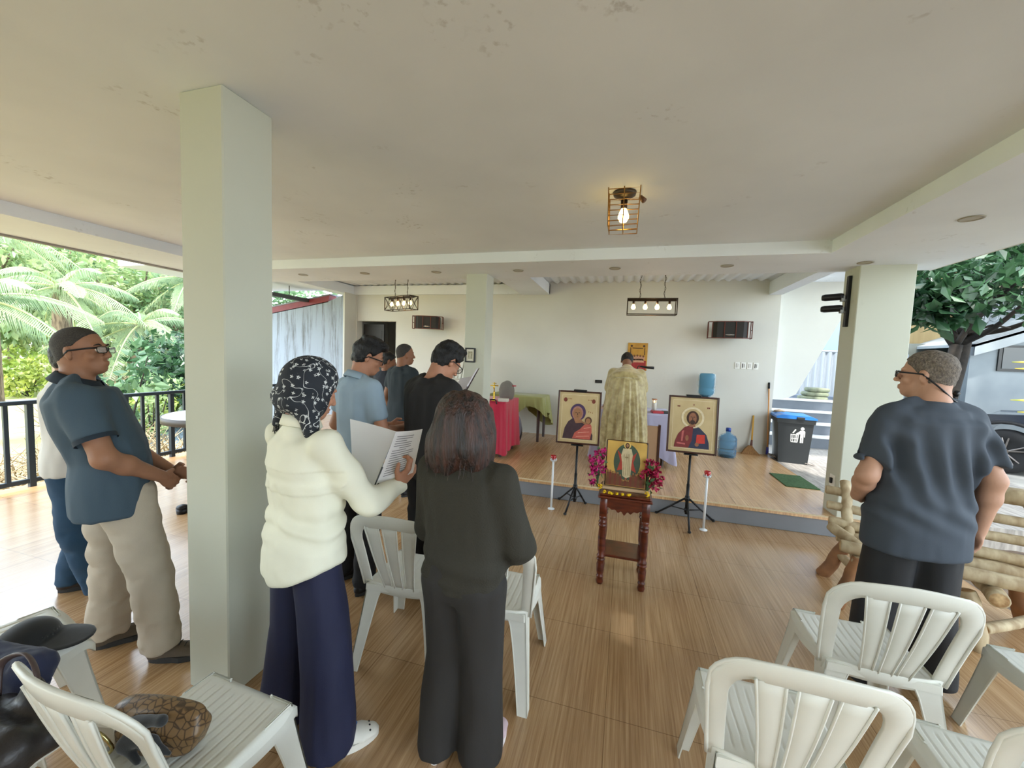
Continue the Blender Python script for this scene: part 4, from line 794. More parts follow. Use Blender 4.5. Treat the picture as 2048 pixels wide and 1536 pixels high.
# candle posts
M_wpaint = mat('white_enamel', (222, 226, 228), .3); M_redg = mat('red_glass', (176, 18, 28), .08, spec=.8, coat=.5)
def candle_post(x, y, h, rz, label):
    t = empty('candle_stand', (x, y, 0), label=label, cat='candle stand')
    b = MB(); b.lathe((0, 0, 0), [(0, 0), (.036, 0), (.038, .006), (.02, .012), (.012, .02), (0, .02)], 20); b.build('base', M_wpaint, t, True)
    b = MB(); b.cyl((0, 0, .01), (0, 0, h-.05), .0115, n=14); b.build('pole', M_wpaint, t, True)
    b = MB()
    for k in range(6):
        a = k*math.pi/3; b.tube(smooth_path([V(math.cos(a)*.01, math.sin(a)*.01, h-.065), V(math.cos(a)*.03, math.sin(a)*.03, h-.058), V(math.cos(a)*.036, math.sin(a)*.036, h-.04), V(math.cos(a)*.028, math.sin(a)*.028, h-.028)], 3), .0035, n=5)
    b.lathe((0, 0, 0), [(0, h-.055), (.03, h-.052), (.032, h-.046), (0, h-.046)], 16); b.build('holder', M_wpaint, t, True)
    b = MB(); b.lathe((0, 0, 0), [(0, h-.046), (.022, h-.044), (.030, h-.02), (.031, h), (.028, h), (.027, h-.018), (0, h-.03)], 16); b.build('glass_cup', M_redg, t, True); return t
candle_post(-.70, 4.22, .60, 0, 'white post candle stand with a red glass cup beside the left tripod stand')
candle_post(.84, 4.245, .60, 0, 'white post candle stand with a red glass cup beside the right tripod stand')
# ------------------------------------------------------------------ lights, speakers, fittings
M_bulb = mat('bulb_glow', (255, 214, 140), .4, emit=(255, 214, 140), estr=4.5); M_sock = mat('bulb_socket', (54, 36, 22), .4, metal=.5); M_fil = mat('bulb_dark', (60, 46, 24), .3)
M_bronze = mat('bronze_rod', (52, 40, 26), .4, metal=.6); M_cage = mat('cage_brass', (150, 112, 60), .35, metal=.7)
def point(loc, e, par, r=.02):
    l = bpy.data.lights.new('bulb_light', 'POINT'); l.energy = e; l.color = (1, .68, .36); l.shadow_soft_size = r; o = bpy.data.objects.new('bulb_light', l); COL.objects.link(o); o.location = loc; o.parent = par
def pendant(p, L_, label, rz, lattice, dz=.30):
    """open cage with four bulbs hanging on two chains, p: centre of the cage"""
    t = empty('pendant_lamp', p, rz, label=label, cat='lamp'); hx, hy, hz = L_/2, .085, .11; r = .006
    b = MB()
    for sy in (-1, 1):
        for sz in (-1, 1): b.box((-hx-r, sy*hy-r, sz*hz-r), (hx+r, sy*hy+r, sz*hz+r))
        for sx in (-1, 1): b.box((sx*hx-r, sy*hy-r, -hz), (sx*hx+r, sy*hy+r, hz))
    for sx in (-1, 1):
        for sz in (-1, 1): b.box((sx*hx-r, -hy, sz*hz-r), (sx*hx+r, hy, sz*hz+r))
    b.box((-hx, -.012, hz-.03), (hx, .012, hz+.006))
    if lattice:
        n = 4
        for sy in (-1, 1):
            for k in range(n):
                x0, x1 = -hx+L_*k/n, -hx+L_*(k+1)/n
                for a, c in ((-hz, hz), (hz, -hz)): b.tube([V(x0, sy*hy, a), V(x1, sy*hy, c)], .004, n=5)
        for sx in (-1, 1):
            for a, c in ((-hz, hz), (hz, -hz)): b.tube([V(sx*hx, -hy, a), V(sx*hx, hy, c)], .004, n=5)
    b.build('cage', M_bronze, t)
    for k in range(4):
        x = -hx+L_*(k+.5)/4*.98+.002; b = MB(); b.cyl((x, 0, hz-.015), (x, 0, hz-.07), .017, .015, n=12); s_ = b.build('socket', M_sock, t, True)
        b = MB(); b.lathe((x, 0, 0), [(.012, hz-.068), (.02, hz-.085), (.030, hz-.108), (.031, hz-.122), (.022, hz-.142), (0, hz-.150)], 14); b.build('bulb', M_bulb, t, True)
    for sx in (-1, 1):
        b = MB(); top = 3.05-p[2]; x = sx*hx*.5; n = 26
        b.cyl((x, 0, hz), (x, 0, top), .0035, n=5); b.tube([V(x+.014*math.sin(i*.9+sx), .0, hz+(top-hz)*i/n) for i in range(n+1)], .003, n=5); b.build('chain', M_bronze, t)
    point((0, 0, -.02), 5., t, .05); return t
c1 = (at(802, 610, 6.0)[0], 6.0, at(802, 607, 6.0)[2]); pendant(c1, .66, 'rectangular lattice cage pendant lamp with four bulbs, hanging over the doorway side', -.35, True)
c2 = (at(1303, 614, 6.0)[0], 6.0, at(1303, 614, 6.0)[2]); pendant(c2, .66, 'plain rectangular cage pendant lamp with four bulbs, hanging above the altar', .02, False)
# ceiling spot in a square cage
L0 = V(-.07, 2.76, ZC); t = empty('cage_ceiling_lamp', L0, label='square wire-cage ceiling lamp glowing warm on the main ceiling', cat='lamp')
b = MB(); b.lathe((0, 0, 0), [(0, -.001), (.075, -.001), (.07, -.02), (.045, -.034), (.018, -.04), (.018, -.052), (0, -.052)], 24); b.build('ceiling_rose', mat('rose_dark', (70, 60, 48), .4, metal=.5), t, True)
b = MB(); b.cyl((0, 0, -.05), (0, 0, -.105), .022, .02, n=14); b.build('socket', M_sock, t, True)
b = MB(); b.lathe((0, 0, 0), [(.014, -.10), (.022, -.115), (.034, -.145), (.035, -.165), (.022, -.188), (0, -.197)], 18); b.build('bulb', mat('bulb_bright', (255, 226, 150), .4, emit=(255, 216, 130), estr=14.), t, True)
b = MB(); w = .098
for sx in (-1, 1):
    for sy in (-1, 1): b.cyl((sx*w, sy*w, -.0), (sx*w*.93, sy*w*.93, -.24), .0035, n=6)
    b.cyl((sx*w, 0, -.0), (sx*w*.93, 0, -.24), .0035, n=6); b.cyl((0, sx*w, -.0), (0, sx*w*.93, -.24), .0035, n=6)
for k in range(8):
    z_ = -.012-.0325*k; q = w*(1-.07*k/7); b.tube([V(-q, -q, z_), V(q, -q, z_), V(q, q, z_), V(-q, q, z_)], .0035, n=5, closed=True)
b.tube([V(-w*.93, 0, -.24), V(w*.93, 0, -.24)], .0035, n=5); b.tube([V(0, -w*.93, -.24), V(0, w*.93, -.24)], .0035, n=5); b.build('wire_cage', M_cage, t)
b = MB(); b.tube([V(.10, -.05, -.055), V(.125, -.06, -.085)], [.014, .018], n=10); b.build('sensor', mat('sensor_brown', (96, 62, 34), .5), t, True)
point((0, 0, -.15), 9, t, .03)
# recessed downlights
dl0 = None
M_trim = mat('downlight_ring', (150, 144, 128), .5); M_in = mat('downlight_inside', (168, 162, 146), .5)
for i, (x, y, lb) in enumerate([(-4.25, 4.42, 'leftmost recessed ceiling light of the rear ceiling border'), (-3.28, 4.42, 'second recessed ceiling light of the rear border from the left'), (-2.28, 4.44, 'third recessed ceiling light of the rear border, left of the middle column'),
                         (-1.25, 4.46, 'fourth recessed ceiling light of the rear border, right of the middle column'), (-.17, 4.46, 'fifth recessed ceiling light of the rear border, near the altar'), (.92, 4.46, 'sixth recessed ceiling light of the rear border, right of the altar'), (2.07, 4.46, 'recessed ceiling light of the rear border beside the right column'), (2.06, 3.28, 'large-looking recessed ceiling light in the right-hand ceiling border')]):
    if dl0 is None:
        dl0 = empty('recessed_light', (0, 0, 0), cat='ceiling light'); b = MB(); b.lathe((0, 0, 0), [(.045, -.001), (.062, -.001), (.060, -.006), (.047, -.006), (.045, -.001)], 24); b.build('ring', M_trim, dl0, True)
        b = MB(); b.lathe((0, 0, 0), [(0, -.0015), (.046, -.0015), (.046, -.003), (0, -.003)], 24); b.build('lens', M_in, dl0); index_kids(); o = dl0
    else: o = copy_tree(dl0)
    o.location = (x, y, ZS); tag(o, lb, 'ceiling light', 'recessed lights in the ceiling border')
# wall speakers
M_spk = mat('speaker_black', (34, 33, 30), .6, bump=.4, bscale=260); M_spf = mat('speaker_red_wood', (92, 44, 32), .5); M_chr = mat('badge_chrome', (190, 190, 186), .25, metal=.8)
def speaker(p, w, h, rz, label):
    t = empty('wall_speaker', p, rz, label=label, cat='speaker'); d = .17
    b = MB(); b.prism([(-w*.30, .0), (w*.30, 0), (w*.40, .05), (w*.40, d+.06), (-w*.40, d+.06), (-w*.40, .05)], h-.02, o=(0, -.02, .01), ex=(1, 0, 0), ey=(0, 1, 0), ez=(0, 0, 1)); b.build('grille', M_spk, t)
    b = MB()
    for x in (-w*.40, -w*.13, w*.13, w*.40): b.box((x-.006, -.028 if abs(x) < w*.3 else .02, 0), (x+.006, .02 if abs(x) < w*.3 else .05, h))
    for x in (-w/2, w/2): b.box((x-.006, .03, 0), (x+.006, .045, h)); b.box((x-.006, d+.03, 0), (x+.006, d+.045, h)); b.box((x-.006, .03, h-.012), (x+.006, d+.045, h)); b.box((x-.006, .03, 0), (x+.006, d+.045, .012)); b.box((x-.006, .03, h*.48), (x+.006, d+.045, h*.52))
    for z_ in (0, h-.012): b.box((-w/2, .03, z_), (w/2, .05, z_+.012)); b.prism([(-w*.30, -.03), (w*.30, -.03), (w/2, .04), (-w/2, .04)], .012, o=(0, 0, z_), ex=(1, 0, 0), ey=(0, 1, 0), ez=(0, 0, 1))
    b.build('frame', M_spf, t); b = MB(); b.ell((0, -.022, h*.2), (w*.11, .004, .009), 14, 6); b.build('badge', M_chr, t, True)
    b = MB(); b.box((-.08, d+.06, h*.3), (.08, d+.24, h*.6)); b.build('wall_bracket', M_black, t); return t
speaker((-3.78, 7.02, 2.13), .58, .255, .30, 'black wall speaker with red-brown bars on the left, below the lattice pendant lamp')
speaker((1.56, 7.02, 2.08), .62, .27, -.12, 'black wall speaker with red-brown bars on the wall right of the altar')
# twin spotlights on a bar fixed to the right column
t = empty('twin_spotlight', (2.09, 4.72, 2.08), label='twin black cylinder spotlights on a vertical bar on the right column', cat='spotlight')
b = MB(); b.box((-.03, -.02, 0), (-.001, .02, .5), bev=.003); b.build('mounting_bar', M_black, t)
for k, z_ in enumerate((.185, .30)):
    s_ = MB(); s_.cyl((-.03, .0, z_-.04), (-.06, .0, z_-.03), .014, n=10); s_.box((-.075, -.018, z_-.05), (-.045, .018, z_+.01), bev=.003); sp = s_.build('swivel_arm', mat('arm_grey', (120, 122, 118), .4, metal=.5), t)
    b = MB(); b.tube([V(-.05, .0, z_), V(-.07, .01, z_), V(-.17, .09, z_), V(-.19, .105, z_)], [.028, .034, .034, .028], n=18); b.build('lamp_head', M_black, t, True)
# things on the back wall
def wall_box(p, w, h, d, m, label, cat, name, extra=None):
    t = empty(name, p, label=label, cat=cat); b = MB(); b.box((-w/2, -d, -h/2), (w/2, 0, h/2), bev=.003); b.build('plate', m, t)
    if extra: extra(t)
    return t
M_plate = mat('switch_white', (226, 226, 220), .35); M_dk = mat('slot_dark', (60, 58, 54), .5)
for k in range(4):
    x = 1.79+k*.092
    def ex_(t, k=k):
        b = MB(); b.box((-.02, -.012, -.035), (-.006, -.0085, .035)); b.box((.008, -.012, -.03), (.014, -.0085, .03)); b.build('toggle', M_dk if k % 2 else mat('toggle_grey', (170, 168, 160), .4), t)
    wall_box((x, YB, 1.655), .074, .115, .009, M_plate, ['leftmost white switch plate of the four on the back wall', 'second white switch plate from the left on the back wall', 'third white switch plate from the left on the back wall', 'rightmost white switch plate of the four on the back wall'][k], 'switch', 'light_switch', ex_)
wall_box((-.46, YB, 1.262), .125, .055, .02, mat('black_plastic', (22, 22, 22), .4), 'small black wall outlet left of the priest', 'outlet', 'wall_outlet', lambda t: (lambda b: (b.box((-.04, -.024, -.014), (.04, -.019, .014)), b.build('socket_face', mat('socket_grey', (50, 50, 50), .4), t)))(MB()))
oc = empty('column_outlet', (2.09, 4.70, .53), label='white outlet with a black plug low on the right column', cat='outlet'); b = MB(); b.box((-.009, -.05, -.06), (0, .05, .06), bev=.002); b.build('plate', M_plate, oc); b = MB(); b.box((-.03, -.014, -.028), (-.008, .014, .028), bev=.004); b.build('plug', M_black, oc)
pf = empty('framed_print', (-1.865, 4.6, 1.655), label='small black-framed print hanging on the middle column', cat='picture')
b = MB()
for lo, hi in (((-.067, -.02, -.09), (-.05, 0, .09)), ((.05, -.02, -.09), (.067, 0, .09)), ((-.05, -.02, -.09), (.05, 0, -.074)), ((-.05, -.02, .074), (.05, 0, .09))): b.box(lo, hi, bev=.003)
b.build('frame', M_black, pf); b = MB(); b.box((-.052, -.008, -.076), (.052, -.001, .076)); b.build('mat_board', mat('mat_white', (214, 212, 196), .6), pf); b = MB(); b.box((-.028, -.010, -.045), (.028, -.0075, .045)); pic = b.build('print', mat('print_grey', (110, 108, 92), .6, rgb2=(176, 172, 140), vscale=60), pf)
layer(pic, 'printed_figure', [oval(0, .012, .016, .022, 12), [(-.018, -.04), (.018, -.04), (.012, .0), (-.012, .0)]], C_('print_figure', (190, 184, 160)), .0102)
iw = empty('wall_icon', (.19, YB, 1.74), label='yellow icon of seated figures above a red cloth on the back wall over the altar', cat='icon')
b = MB(); b.box((-.168, -.02, -.245), (.168, 0, .245), bev=.004); b.build('panel', mat('icon_yellow', (186, 142, 52), .5, rgb2=(166, 122, 44), vscale=7), iw)
pw = layer(iw, 'painted_table_cloth', [[(-.15, -.235), (.15, -.235), (.15, -.07), (-.15, -.07)]], C_('icon_red3', (150, 40, 40)), .0201)
layer(iw, 'painted_apostles', [oval(x, -.02-.03*abs(x), .03, .045, 12) for x in (-.1, -.05, 0, .05, .1)]+[[(-.12, -.1), (.12, -.1), (.1, -.04), (-.1, -.04)]], C_('icon_pinkish', (196, 150, 120)), .021)
layer(iw, 'painted_faces', [oval(x, .02-.02*abs(x)*6, .018, .02, 10) for x in (-.1, -.05, 0, .05, .1)], C_('icon_brown', (112, 70, 40)), .022); layer(iw, 'painted_arch', [[(-.125, .03), (-.112, .03), (-.112, .15), (-.125, .17)], [(.112, .03), (.125, .03), (.125, .17), (.112, .15)]]+[[(x, .145+.25*x*x-.0), (x+.03, .145+.25*(x+.03)**2), (x+.03, .157+.25*(x+.03)**2), (x, .157+.25*x*x)] for x in np.arange(-.09, .07, .03)]+[oval(-.105, .19, .02, .02, 10), oval(.105, .19, .02, .02, 10)], C_('icon_umber', (62, 40, 28)), .0205)
# microphone arm seen beside the priest's neck
# ------------------------------------------------------------------ altar and side tables
def cloth_mat(n, rgb, sh=.3, **k): return mat(n, rgb, .85, var=.06, vscale=4, sheen=sh, bump=.12, bscale=420, **k)
M_lav = cloth_mat('lavender_cloth', (176, 174, 200)); M_red = cloth_mat('red_satin', (192, 30, 66)); M_red.node_tree.nodes['Principled BSDF'].inputs['Roughness'].default_value = .5; M_olv = cloth_mat('olive_cloth', (158, 160, 100))
def draped(name, x0, x1, y0, y1, z, drop, m, label, amp=.02, seed=0, nu=180, nz=22, corner=.12, cat='tablecloth', org=(0, 0, 0), gather=None):
    """cloth over a rectangular top, hanging in folds; corners hang lower"""
    r = random.Random(seed); per = [];
    def ring(off):
        pts = []; rc = .02+off
        for cx_, cy_, a0 in ((x1, y1, 0), (x0, y1, .5), (x0, y0, 1), (x1, y0, 1.5)):
            for a in np.linspace(a0*math.pi, (a0+.5)*math.pi, 8): pts.append(V(cx_+rc*math.cos(a), cy_+rc*math.sin(a), 0))
        out = []; P = pts+[pts[0]]; d = [0]
        for i in range(len(P)-1): d.append(d[-1]+np.linalg.norm(P[i+1]-P[i]))
        for s_ in np.linspace(0, d[-1], nu, endpoint=False):
            j = max(i for i in range(len(d)-1) if d[i] <= s_+1e-9); q = (s_-d[j])/max(1e-9, d[j+1]-d[j]); out.append(P[j]*(1-q)+P[j+1]*q)
        return out
    base = ring(0); cx_, cy_ = (x0+x1)/2, (y0+y1)/2; rows = [[V(cx_, cy_, z)]*nu, [p*1+V(0, 0, z) for p in base]]; ph = [r.uniform(0, 6.28) for _ in range(4)]
    for k in range(1, nz+1):
        t_ = k/nz; row = []
        for i, p in enumerate(base):
            a = 2*math.pi*i/nu; cd = max(0, 1-min(np.linalg.norm(p[:2]-V(c[0], c[1])) for c in ((x0, y0), (x1, y0), (x0, y1), (x1, y1)))/.28)
            wv = (math.sin(a*13+ph[0])+.6*math.sin(a*23+ph[1])+.4*math.sin(a*37+ph[2]))*amp*t_**.8; o_ = nrm(V(p[0]-cx_, p[1]-cy_, 0)); dd = drop(a) if callable(drop) else drop
            row.append(p+o_*(wv+.02*t_+corner*.5*cd*t_)+V(0, 0, z-.004-(dd+corner*cd)*t_))
        rows.append(row)
    G = np.array([[*row, row[0]] for row in rows]); b = MB(); b.grid(G[::-1]); o = b.build(name, m, None, True); o.location = org
    if label: tag(o, label, cat)
    return o
def table(x0, x1, y0, y1, z0, z, m, label, cat='table'):
    t = empty('wooden_table', ((x0+x1)/2, (y0+y1)/2, z0), label=label, cat=cat); hx, hy = (x1-x0)/2, (y1-y0)/2
    b = MB(); b.box((-hx, -hy, z-z0-.03), (hx, hy, z-z0), bev=.005); b.build('table_top', m, t)
    b = MB(); b.box((-hx+.03, -hy+.03, z-z0-.11), (hx-.03, hy-.03, z-z0-.03)); b.build('apron', m, t)
    for sx in (-1, 1):
        for sy in (-1, 1): b = MB(); b.tube([V(sx*(hx-.05), sy*(hy-.05), z-z0-.03), V(sx*(hx-.05), sy*(hy-.05), 0)], [.032, .022], n=4); b.build('leg', m, t)
    return t
M_dwood = mat('dark_wood', (66, 34, 22), .4, rgb2=(44, 22, 14), vscale=4)
AZ = .93
table(-.33, .62, 5.85, 6.55, ZP, AZ, M_dwood, 'altar table standing under the lavender cloth', 'table')
draped('altar_cloth', -.335, .625, 5.845, 6.555, AZ+.006, .5, M_lav, 'lavender-grey cloth draped over the altar, its corners hanging low', amp=.014, seed=2, corner=.2)
# on the altar
def candle(x, y, z, h, r, label):
    t = empty('candle', (x, y, z), label=label, cat='candle'); b = MB(); b.lathe((0, 0, 0), [(0, 0), (r, 0), (r, h*.72), (r*.9, h*.74), (0, h*.735)], 16); b.build('wax', mat('wax_white', (232, 228, 214), .5), t, True)
    b = MB(); b.lathe((0, 0, 0), [(r*1.12, 0), (r*1.12, h), (r*1.05, h), (r*1.05, .004)], 16); g = b.build('glass', mat('clear_glass', (236, 236, 232), .05, alpha=.25), t, True)
    b = MB(); b.ell((0, 0, h*.80), (.007, .007, .016), 10, 8); b.build('flame', mat('flame', (255, 214, 130), .5, emit=(255, 200, 110), estr=12.), t, True); b = MB(); b.lathe((0, 0, 0), [(r*1.05, h-.004), (r*1.2, h), (r*1.2, h+.006), (r*1.05, h+.008)], 16); b.build('rim', mat('copper_rim', (176, 112, 70), .3, metal=.7), t, True); return t
AT = AZ+.0075
b = MB(); b.box((-.13, -.09, 0), (.13, .09, .03), bev=.004); o = b.build('closed_book', mat('pale_pages', (206, 176, 162), .7), None); o.location = (-.2, 6.0, AT); tag(o, 'pale closed book under the maroon box on the left of the altar', 'book')
b = MB(); b.box((-.10, -.07, 0), (.10, .07, .035), bev=.005); o = b.build('wooden_box', mat('maroon_box', (122, 52, 44), .5), None); o.location = (-.19, 6.0, AT+.03); tag(o, 'maroon wooden box under the left altar candle', 'box')
candle(-.17, 6.0, AT+.065, .16, .032, 'white candle in a glass standing on the maroon box, left of the priest')
candle(.43, 6.05, AT+.012, .17, .032, 'white candle in a glass on a green saucer, right of the priest')
b = MB(); b.lathe((0, 0, 0), [(0, 0), (.045, 0), (.05, .01), (.04, .012), (0, .012)], 20); o = b.build('saucer', mat('green_saucer', (60, 110, 88), .4), None, True); o.location = (.43, 6.05, AT); tag(o, 'green saucer under the right altar candle', 'saucer')
t = empty('red_book', (.51, 5.93, AT), .2, label='red and black book lying on the right end of the altar', cat='book'); b = MB(); b.box((-.12, -.06, 0), (.03, .06, .032), bev=.004); b.build('cover', mat('book_red', (170, 30, 44), .4), t); b = MB(); b.box((.03, -.058, .001), (.13, .058, .034), bev=.005); b.build('black_edge', mat('book_black', (28, 30, 26), .4), t)
# brown wooden box partly seen below the altar cloth
st2 = empty('wooden_crate', (.40, 5.62, ZP), label='tan cardboard panel with a dark edge standing before the altar cloth', cat='panel'); b = MB(); b.box((-.10, -.02, 0), (.07, .02, .60)); b.build('board', mat('cardboard', (170, 138, 108), .8), st2); b = MB(); b.box((.07, -.03, 0), (.10, .03, .62)); b.build('dark_edge', M_dwood, st2)
# red-clothed table
table(-2.18, -1.63, 5.35, 6.05, ZP, 1.0, M_dwood, 'small table hidden under the red satin cloth')
draped('red_tablecloth', -2.185, -1.625, 5.345, 6.055, 1.006, .7, M_red, 'bright red satin cloth hanging to the floor beside the middle column', amp=.016, seed=5, corner=.06)
M_brass = mat('brass', (214, 176, 70), .25, metal=.8)
t = empty('brass_candlestick', (-1.80, 5.33, 1.008), label='tall brass cross stand on the front of the red-clothed table', cat='cross'); b = MB(); b.lathe((0, .06, 0), [(0, 0), (.035, 0), (.03, .01), (.012, .03), (.016, .05), (.009, .08), (.014, .12), (.008, .15), (0, .15)], 16); b.build('stem', M_brass, t, True); b = MB(); b.box((-.007, .053, .14), (.007, .067, .27), bev=.002); b.box((-.06, .055, .215), (.06, .065, .23), bev=.002); b.box((-.03, .055, .25), (.03, .065, .26)); b.ell((0, .05, .20), (.014, .01, .03), 10, 8); b.build('cross', M_brass, t, True)
t = empty('grey_backpack', (-1.72, 5.75, 1.008), label='grey cloth-covered bag standing on the red-clothed table', cat='bag'); S = SDF(.03); S.ell((0, 0, .13), (.12, .07, .15)); S.cap((-.06, 0, .05), (.06, 0, .05), .055); S.disp(lambda P: .006*vnoise(P*22, 3)); S.build('cover', cloth_mat('grey_cloth', (116, 112, 104)), t, .01); b = MB(); b.box((.02, -.03, .20), (.14, .03, .215)); b.build('red_flap', cloth_mat('red_flap', (170, 40, 48)), t)
b = MB(); b.box((-.07, -.05, 0), (.07, .05, .045), bev=.004); o = b.build('tissue_pack', mat('pack_white', (214, 212, 200), .6), None); o.location = (-1.66, 5.40, 1.008); tag(o, 'small white pack lying on the right edge of the red cloth', 'pack')
b = MB(); b.tube(smooth_path([V(-.1, 0, .0), V(-.04, 0, .02), V(.03, 0, .018), (.05, 0, -.04)], 4), .009, n=8); o = b.build('black_cable', M_black, None, True); o.location = (-1.78, 5.315, 1.012); tag(o, 'black strap hanging over the front edge of the red cloth', 'strap')
# olive-clothed table with a folding crossbar behind it
table(-2.3, -1.35, 6.6, 7.2, ZP, .97, M_dwood, 'dark wooden table whose legs show under the olive cloth')
draped('olive_cloth', -2.3, -1.345, 6.6, 7.2, .978, lambda a: .30+.14*math.sin(a*2+1.2)+.05*math.sin(a*5), M_olv, 'olive green cloth thrown unevenly over the dark wooden table', amp=.02, seed=8, corner=.12)
t = empty('black_bag', (-1.72, 6.30, ZP), label='black and grey bag standing between the red and olive clothed tables', cat='bag'); S = SDF(.03); S.ell((0, 0, .22), (.13, .09, .24)); S.build('body', cloth_mat('black_cloth', (30, 32, 34)), t, .012); S = SDF(.02); S.ell((.05, -.05, .3), (.08, .06, .2)); S.build('grey_pocket', cloth_mat('grey_plastic', (120, 122, 134)), t, .012)
# ------------------------------------------------------------------ water bottles
def water_mat(n, rgb): m = mat(n, rgb, .08, trans=.75, ior=1.15, spec=.6); return m
M_w1 = water_mat('blue_bottle', (120, 172, 214)); M_w2 = water_mat('dispenser_bottle', (116, 176, 210)); M_w1.node_tree.nodes['Principled BSDF'].inputs['Alpha'].default_value = .9
b = MB(); prof = [(0, 0), (.125, .0), (.135, .02), (.135, .12), (.130, .125), (.130, .135), (.135, .14), (.135, .25), (.130, .255), (.130, .265), (.135, .27), (.132, .30), (.11, .345), (.06, .375), (.035, .385), (.033, .43), (0, .43)]
t = empty('water_bottle', (1.63, 6.95, ZP), label='large blue water bottle with a dark blue cap standing on the platform floor', cat='bottle'); b.lathe((0, 0, 0), prof, 28); b.build('bottle', M_w1, t, True); b = MB(); b.lathe((0, 0, 0), [(0, .41), (.037, .41), (.037, .455), (.03, .465), (0, .465)], 18); b.build('cap', mat('cap_blue', (36, 66, 150), .4), t, True)
dp = empty('water_dispenser', (1.30, 7.15, ZP), label='white water dispenser behind the right-hand icon, carrying an upturned bottle', cat='water dispenser'); b = MB(); b.box((-.13, -.14, 0), (.13, .14, .87), bev=.012); b.build('cabinet', mat('dispenser_white', (206, 206, 200), .4), dp); b = MB(); b.lathe((0, 0, 0), [(.05, .86), (.11, .87), (.12, .905), (.06, .915), (.0, .915)], 24); b.build('bottle_seat', mat('dispenser_grey', (150, 156, 160), .4), dp, True)
t = empty('dispenser_bottle', (1.30, 7.15, ZP+.90), label='upturned blue-green water bottle on the dispenser above the right-hand icon', cat='bottle'); b = MB(); b.lathe((0, 0, 0), [(0, 0), (.03, 0), (.05, .015), (.11, .05), (.132, .09), (.132, .16), (.127, .165), (.127, .175), (.132, .18), (.132, .38), (.122, .41), (.1, .415), (0, .405)], 28); b.build('bottle', M_w2, t, True)
# ------------------------------------------------------------------ bin, broom, mop, mat
M_bin = mat('bin_black', (32, 35, 36), .45); M_blue = mat('lid_blue', (34, 116, 196), .35)
t = empty('rubbish_bin', (2.58, 7.20, ZP-.012), -.12, label='black wheelie bin with a blue lid and white litter symbol', cat='bin')
b = MB(); b.prism([(-.19, .0), (.19, 0), (.235, .68), (-.235, .68)], .42, o=(0, .19, 0), ex=(1, 0, 0), ey=(0, 0, 1), ez=(0, -1, 0)); b.prism([(-.245, .62), (.245, .62), (.25, .69), (-.25, .69)], .47, o=(0, .215, 0), ex=(1, 0, 0), ey=(0, 0, 1), ez=(0, -1, 0)); b.build('body', M_bin, t)
b = MB(); b.prism([(-.265, .69), (.265, .69), (.26, .715), (.19, .74), (-.19, .745), (-.26, .72)], .49, o=(0, .225, 0), ex=(1, 0, 0), ey=(0, 0, 1), ez=(0, -1, 0)); b.build('lid', M_blue, t); b = MB(); b.box((.0, -.285, .69), (.1, -.26, .725), bev=.004); b.build('lid_handle', M_bin, t)
sy = empty('x', (0, 0, 0)); bpy.data.objects.remove(sy)
sgn = [oval(.072, .545, .024, .026, 16), [(.045, .515), (.1, .515), (.108, .50), (.108, .42), (.096, .42), (.094, .49), (.09, .49), (.09, .33), (.074, .33), (.073, .41), (.068, .41), (.066, .33), (.05, .33), (.05, .46), (.0, .455), (-.005, .47), (.03, .495)], [(-.075, .445), (.03, .445), (.03, .455), (-.075, .455)], [(-.07, .34), (-.06, .34), (-.063, .445), (-.075, .445)], [(.012, .34), (.022, .34), (.03, .445), (.018, .445)], [(-.066, .33), (.02, .33), (.02, .342), (-.066, .342)],
       [(-.045, .34), (-.037, .34), (-.04, .445), (-.05, .445)], [(-.02, .34), (-.012, .34), (-.012, .445), (-.022, .445)], [(.0-.003, .34), (.004, .34), (.006, .445), (-.003, .445)], [(-.066, .385), (.024, .385), (.024, .393), (-.066, .393)], [(-.055, .475), (-.04, .47), (-.005, .525), (-.02, .535)]]
layer(t, 'litter_symbol', sgn, mat('symbol_white', (222, 222, 216), .5), .232, t_=.003)
t.children[-1].location = (.02, 0, 0) if len(t.children) else (0, 0, 0)
b = MB(); b.tube([V(-.06, .0, 0), V(.02, .02, .02), V(.1, .0, .01)], [.01, .02, .012], n=8); b.ell((.0, 0, .012), (.06, .03, .02), 12, 6); o = b.build('dry_leaf_litter', mat('litter_tan', (150, 130, 104), .8), None, True); o.location = (2.42, 7.35, ZP+.735); tag(o, 'crumpled tan rag lying on top of the blue bin lid', 'rag')
M_pole = mat('broom_yellow', (206, 158, 62), .5)
t = empty('broom', (2.07, 7.30, ZP), label='soft broom with a yellow handle leaning on the wall beside the mop', cat='broom')
b = MB(); b.cyl((.0, 0, .16), (.02, .085, .64), .013, n=10); b.build('handle', M_pole, t, True); b = MB(); b.cyl((-.005, 0, .13), (.002, .01, .24), .022, .014, n=12); b.build('ferrule', mat('ferrule_maroon', (96, 60, 52), .5), t, True)
b = MB(); b.prism([(-.02, .15), (.025, .15), (.06, .10), (.155, .0), (-.13, .0), (-.07, .10)], .05, o=(-.02, .02, 0), ex=(1, 0, 0), ey=(0, 0, 1), ez=(0, -1, 0)); b.build('bristles', mat('broom_bristles', (160, 122, 78), .9, rgb2=(110, 78, 46), vscale=20, vstretch=(10, 10, 1), bump=.6, bscale=80), t)
t = empty('mop', (2.30, 7.28, ZP), label='string mop with a long yellow-brown handle and blue collar against the wall', cat='mop')
b = MB(); b.cyl((0, 0, .12), (-.02, .105, 1.12), .011, n=10); b.build('handle', mat('mop_handle', (196, 142, 84), .5), t, True); b = MB(); b.cyl((-.02, .103, 1.10), (-.0215, .112, 1.20), .015, n=10); b.build('grip', M_black, t, True); b = MB(); b.cyl((0, 0, .03), (0, .008, .15), .022, .017, n=12); b.build('collar', mat('collar_blue', (58, 62, 150), .4), t, True)
